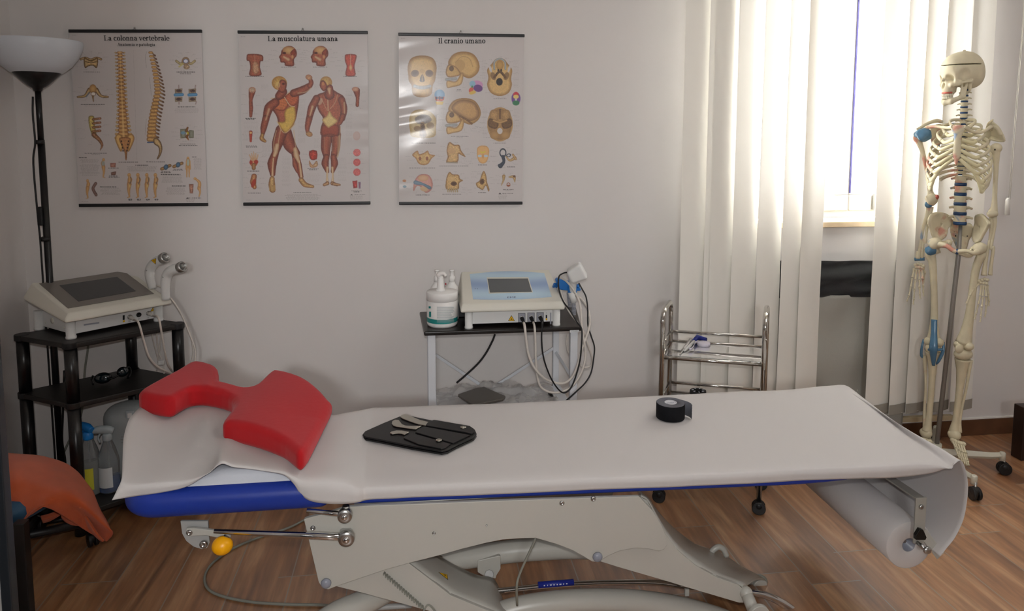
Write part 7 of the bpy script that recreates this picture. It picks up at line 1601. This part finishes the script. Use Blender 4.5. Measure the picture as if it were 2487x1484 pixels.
bone('forearm', [U(698, 1215), U(702, 1260), U(690, 1350), U(676, 1440), W(530, 90), W(518, 180), W(513, 236)], [.0095, .008, .006, .006, .0062, .0065, .008]); bone('forearm', [U(678, 1225), U(680, 1260), U(672, 1350), U(655, 1440), W(500, 100), W(486, 180), W(480, 238)], [.009, .0075, .0055, .0055, .006, .008, .012])
MB().tube([W(112, 152), W(165, 150)], .008, 12).build('wrist_ligament', 'ligament', ske)
def fingerbones(p, r, m):
    for a, b in zip(p[:-1], p[1:]):
        d = b-a; bone('finger_bone', [a+d*.04, a+d*.18, a+d*.5, a+d*.84, a+d*.96], [r*1.25, r*.95, r*.62, r*.9, r*1.15], m, 3, seg=8); r *= .88
def hand(cen, carp, fingers, m):
    for c in carp: MB().ball(c, (.0085, .0075, .0075), 10, 7).build('wrist_bone', m, ske)
    for f_ in fingers: fingerbones(f_, .0052, m)
hand(None, [W(118, 182), W(132, 176), W(146, 180), W(158, 188), W(122, 195), W(138, 196), W(152, 198)],
     [[W(110, 198), W(100, 250, -.01), W(92, 300, -.02), W(82, 345, -.03), W(70, 376, -.035)], [W(122, 205), W(116, 262, -.01), W(111, 310, -.02), W(108, 360, -.025), W(105, 393, -.03)], [W(136, 205), W(138, 262, -.01), W(138, 300, -.02), W(140, 338, -.02), W(143, 362, -.02)], [W(150, 205), W(155, 258, -.01), W(157, 292, -.01), W(158, 324, -.01), W(160, 348, -.01)], [W(158, 196), W(166, 222, .01), W(160, 258, .02), W(162, 280, .02)]], 'bone_painted')
hand(None, [W(470, 262), W(484, 258), W(497, 262), W(463, 276), W(478, 278), W(492, 280), W(455, 268)],
     [[W(455, 280), W(425, 310, -.01), W(405, 345, -.02), W(385, 388, -.03)], [W(465, 285), W(460, 345, -.01), W(450, 392, -.02), W(438, 440, -.025), W(428, 472, -.03)], [W(477, 288), W(474, 350, -.01), W(468, 405, -.02), W(463, 455, -.025), W(460, 486, -.03)], [W(488, 290), W(492, 350, -.01), W(492, 395, -.01), W(489, 435, -.015), W(484, 460, -.02)], [W(497, 288), W(502, 335, .0), W(506, 372, .0), W(504, 400, 0)]], 'bone')
# --- pelvis
plate('hip_bone', [U(240, 1245, -.03), U(262, 1200, -.01), U(310, 1186, .03), U(365, 1195, .06), U(400, 1225, .075), U(412, 1262, .07), U(380, 1300, .05), U(368, 1350, .02), U(320, 1380, .0), U(282, 1368, -.01), U(258, 1310, -.02)], tuple(SN), .009, 'bone_painted', depth=.02)
plate('hip_bone', [U(566, 1262, .07), U(570, 1212, .06), U(605, 1197, .03), U(640, 1222, .0), U(667, 1262, -.03), U(650, 1300, -.02), U(622, 1345, -.01), U(600, 1385, .0), U(565, 1400, .01), U(548, 1370, .03), U(552, 1310, .06)], tuple(SN), .009, 'bone', depth=.02)
plate('sacrum', [U(408, 1270, .07), U(430, 1262, .05), U(500, 1262, .05), U(545, 1275, .06), U(548, 1330, .08), U(520, 1375, .09), U(500, 1440, .09), U(470, 1480, .085), U(440, 1420, .09), U(412, 1360, .09), U(400, 1310, .085)], tuple(SN), .012, 'bone_painted', depth=-.008)
b = MB()
for x, y in ((425, 1320), (432, 1350), (510, 1318), (512, 1350)): b.ball(U(x, y, .072), (.004, .003, .004), 8, 6)
b.build('nerve_opening', 'socket_dark', ske)
hpL, hpR = U(290, 1405, -.012), U(600, 1440, -.012)
blob('hip_socket', hpL, (.030, .024, .028), 'bone_painted', k=.15); blob('hip_socket', hpR, (.026, .024, .028), 'bone', k=.15); blob('hip_ligament', U(262, 1452, -.02), (.028, .014, .022), 'ligament')
pub = W(338, 112, -.04)
bone('pubic_ramus', [hpL, U(370, 1420, -.04), U(410, 1452, -.045), pub], [.016, .010, .008, .010], 'bone_painted'); bone('pubic_ramus', [hpR, U(560, 1470, -.04), W(390, 108, -.045), pub], [.016, .010, .008, .010])
bone('sitting_bone', [hpL+Vector((.01, .02, -.01)), U(385, 1340+60, .0), W(290, 62, -.0), W(300, 92, -.01), pub], [.016, .012, .012, .008, .008], 'bone_painted'); bone('sitting_bone', [hpR+Vector((-.01, .02, -.01)), W(420, 100, .0), W(405, 128, -.01), W(372, 128, -.03), pub], [.014, .012, .012, .008, .008])
MB().ball(pub, (.011, .010, .012)).build('pubic_disc', 'disc_blue', ske)
# --- legs
bone('thigh_bone', [W(235, 95), W(208, 110), W(196, 130), W(206, 165), W(212, 240), W(216, 360), W(216, 470), W(214, 540), W(213, 590)], [.021, .018, .022, .016, .0140, .0135, .0150, .021, .031], 'bone', 5)
bone('thigh_bone', [W(440, 88), W(458, 104), W(468, 128), W(450, 165), W(434, 220), W(418, 330), W(404, 440), W(388, 530), W(372, 596)], [.021, .018, .020, .016, .0150, .0145, .0165, .022, .032], 'bone', 5)
for c, m in ((W(190, 588, -.01), 'bone'), (W(238, 592, -.01), 'bone'), (W(350, 606, -.01), 'bone'), (W(395, 612, -.01), 'bone')): MB().ball(c, (.021, .024, .020)).build('knee_condyle', m, ske)
MB().ball(W(210, 626, -.012), (.036, .026, .022)).build('shin_head', 'bone', ske); MB().ball(W(370, 655, -.008), (.040, .028, .026)).build('shin_head', 'bone', ske)
MB().ball(W(349, 626, -.04), (.019, .010, .020)).build('kneecap', 'bone', ske); MB().ball(W(212, 622, -.045), (.019, .010, .022)).build('kneecap', 'ligament', ske)
bone('shin_bone', [W(208, 642), W(208, 700), W(205, 780), W(198, 880), W(190, 970), W(182, 1030), W(178, 1060)], [.030, .019, .0135, .0125, .0125, .016, .022]); bone('shin_bone', [W(368, 680), W(362, 740), W(352, 830), W(340, 930), W(330, 1010), W(322, 1065)], [.032, .021, .015, .0130, .0140, .022])
bone('calf_bone', [W(163, 662), W(166, 700), W(170, 780), W(170, 860), W(164, 950), W(166, 1040)], [.009, .007, .0052, .0052, .0058, .009], 'bone_painted'); bone('calf_bone', [W(408, 688), W(402, 740), W(385, 840), W(365, 930), W(352, 1010), W(350, 1070)], [.010, .0065, .0055, .0055, .006, .010])
bone('knee_ligament', [W(216, 472, -.022), W(215, 540, -.034), W(212, 620, -.052), W(211, 660, -.045), W(212, 716, -.028)], [.012, .012, .017, .013, .006], 'ligament', fd=tuple(SN), flat=.5)
bone('knee_ligament', [W(160, 576, -.01), W(150, 620, -.02), W(148, 662, -.01), W(160, 676, 0)], [.004, .005, .006, .004], 'ligament', fd=tuple(SN), flat=.6); bone('knee_ligament', [W(266, 590, -.01), W(262, 640, -.02), W(240, 690, -.02), W(226, 708, -.01)], [.004, .007, .006, .004], 'ligament', fd=tuple(SN), flat=.6); bone('knee_ligament', [W(168, 628, -.03), W(212, 634, -.05), W(262, 630, -.03)], .006, 'ligament', fd=tuple(SN), flat=.6)
def foot(an, toes, heel, m):
    blob('ankle', an, (.023, .028, .024), m, k=.12); bone('heel_bone', [an, an.lerp(heel, .6), heel], [.016, .016, .018], m)
    mids = []
    for i, t in enumerate(toes):
        a = an.lerp(t, .26)+tl*(-.014+.008*i)+Vector((0, 0, .002)); MB().ball(a+Vector((0, -.004, 0)), (.009, .013, .009), 10, 7).build('foot_bone', m, ske)
        P_ = [a, a.lerp(t, .52)+Vector((0, 0, .004)), a.lerp(t, .80), t]
        fingerbones(P_, .0058, m)
aR = W(322, 1084, -.01); foot(aR, [W(352, 1212, -.13), W(366, 1228, -.13), W(380, 1240, -.13), W(391, 1246, -.125), W(400, 1246, -.12)], aR+SN*.05-UZ*.045, 'bone')
aL = W(172, 1074, .0); foot(aL, [aL-SN*.14+tl*(-.05+.014*i)-UZ*.075 for i in range(5)], aL+SN*.05-UZ*.045, 'bone')
# --- stand
MB().tube([Vector((hub.x, hub.y, .06)), W(345, 126, .02), U(465, 1280, .04)], [.0095, .0095, .007], 14).build('stand_pole', 'stand_pole', ske)
MB().lathe([(.036, 0), (.036, .03), (.022, .036), (.022, .06)], hub-Vector((0, 0, .03)), seg=24).build('stand_hub', 'stand_cream', ske)
for an in (-18.7, -97.4, -170, 125, 52):
    d = Vector((math.cos(math.radians(an)), math.sin(math.radians(an)), 0)); e = hub+d*.265
    o = MB().tube([hub+d*.02-Vector((0, 0, .012)), hub+d*.22-Vector((0, 0, .006)), e], [.021, .015, .013], 4, flatdir=(0, 0, 1), flat=1.1).build('stand_arm', 'stand_cream', ske, bevel=.003)
    MB().lathe([(.013, -.022), (.013, .010), (.009, .015), (0, .016)], e, seg=18).build('stem_cap', 'stand_cream', o)
    caster((e.x+.01*d.x, e.y+.01*d.y, .0), .027, ske, h=.075, dirn=(-d.y, d.x, 0))
# light wooden strip lying on the floor along the wall
sa = at(2186, 1019, Y=3.0); 
ws = thing('wooden_strip', 'pale wooden strip on the skirting under the blind behind the skeleton', 'wooden strip', tuple(at(2250, 1018, Y=3.07)))
mat('pale_wood', 'c9b794', .5, var=.1, vscale=30)
MB().bar(at(2170, 1019, Y=3.078), at(2312, 1013, Y=3.078), .022, .024).build('strip', 'pale_wood', ws, bevel=.001)
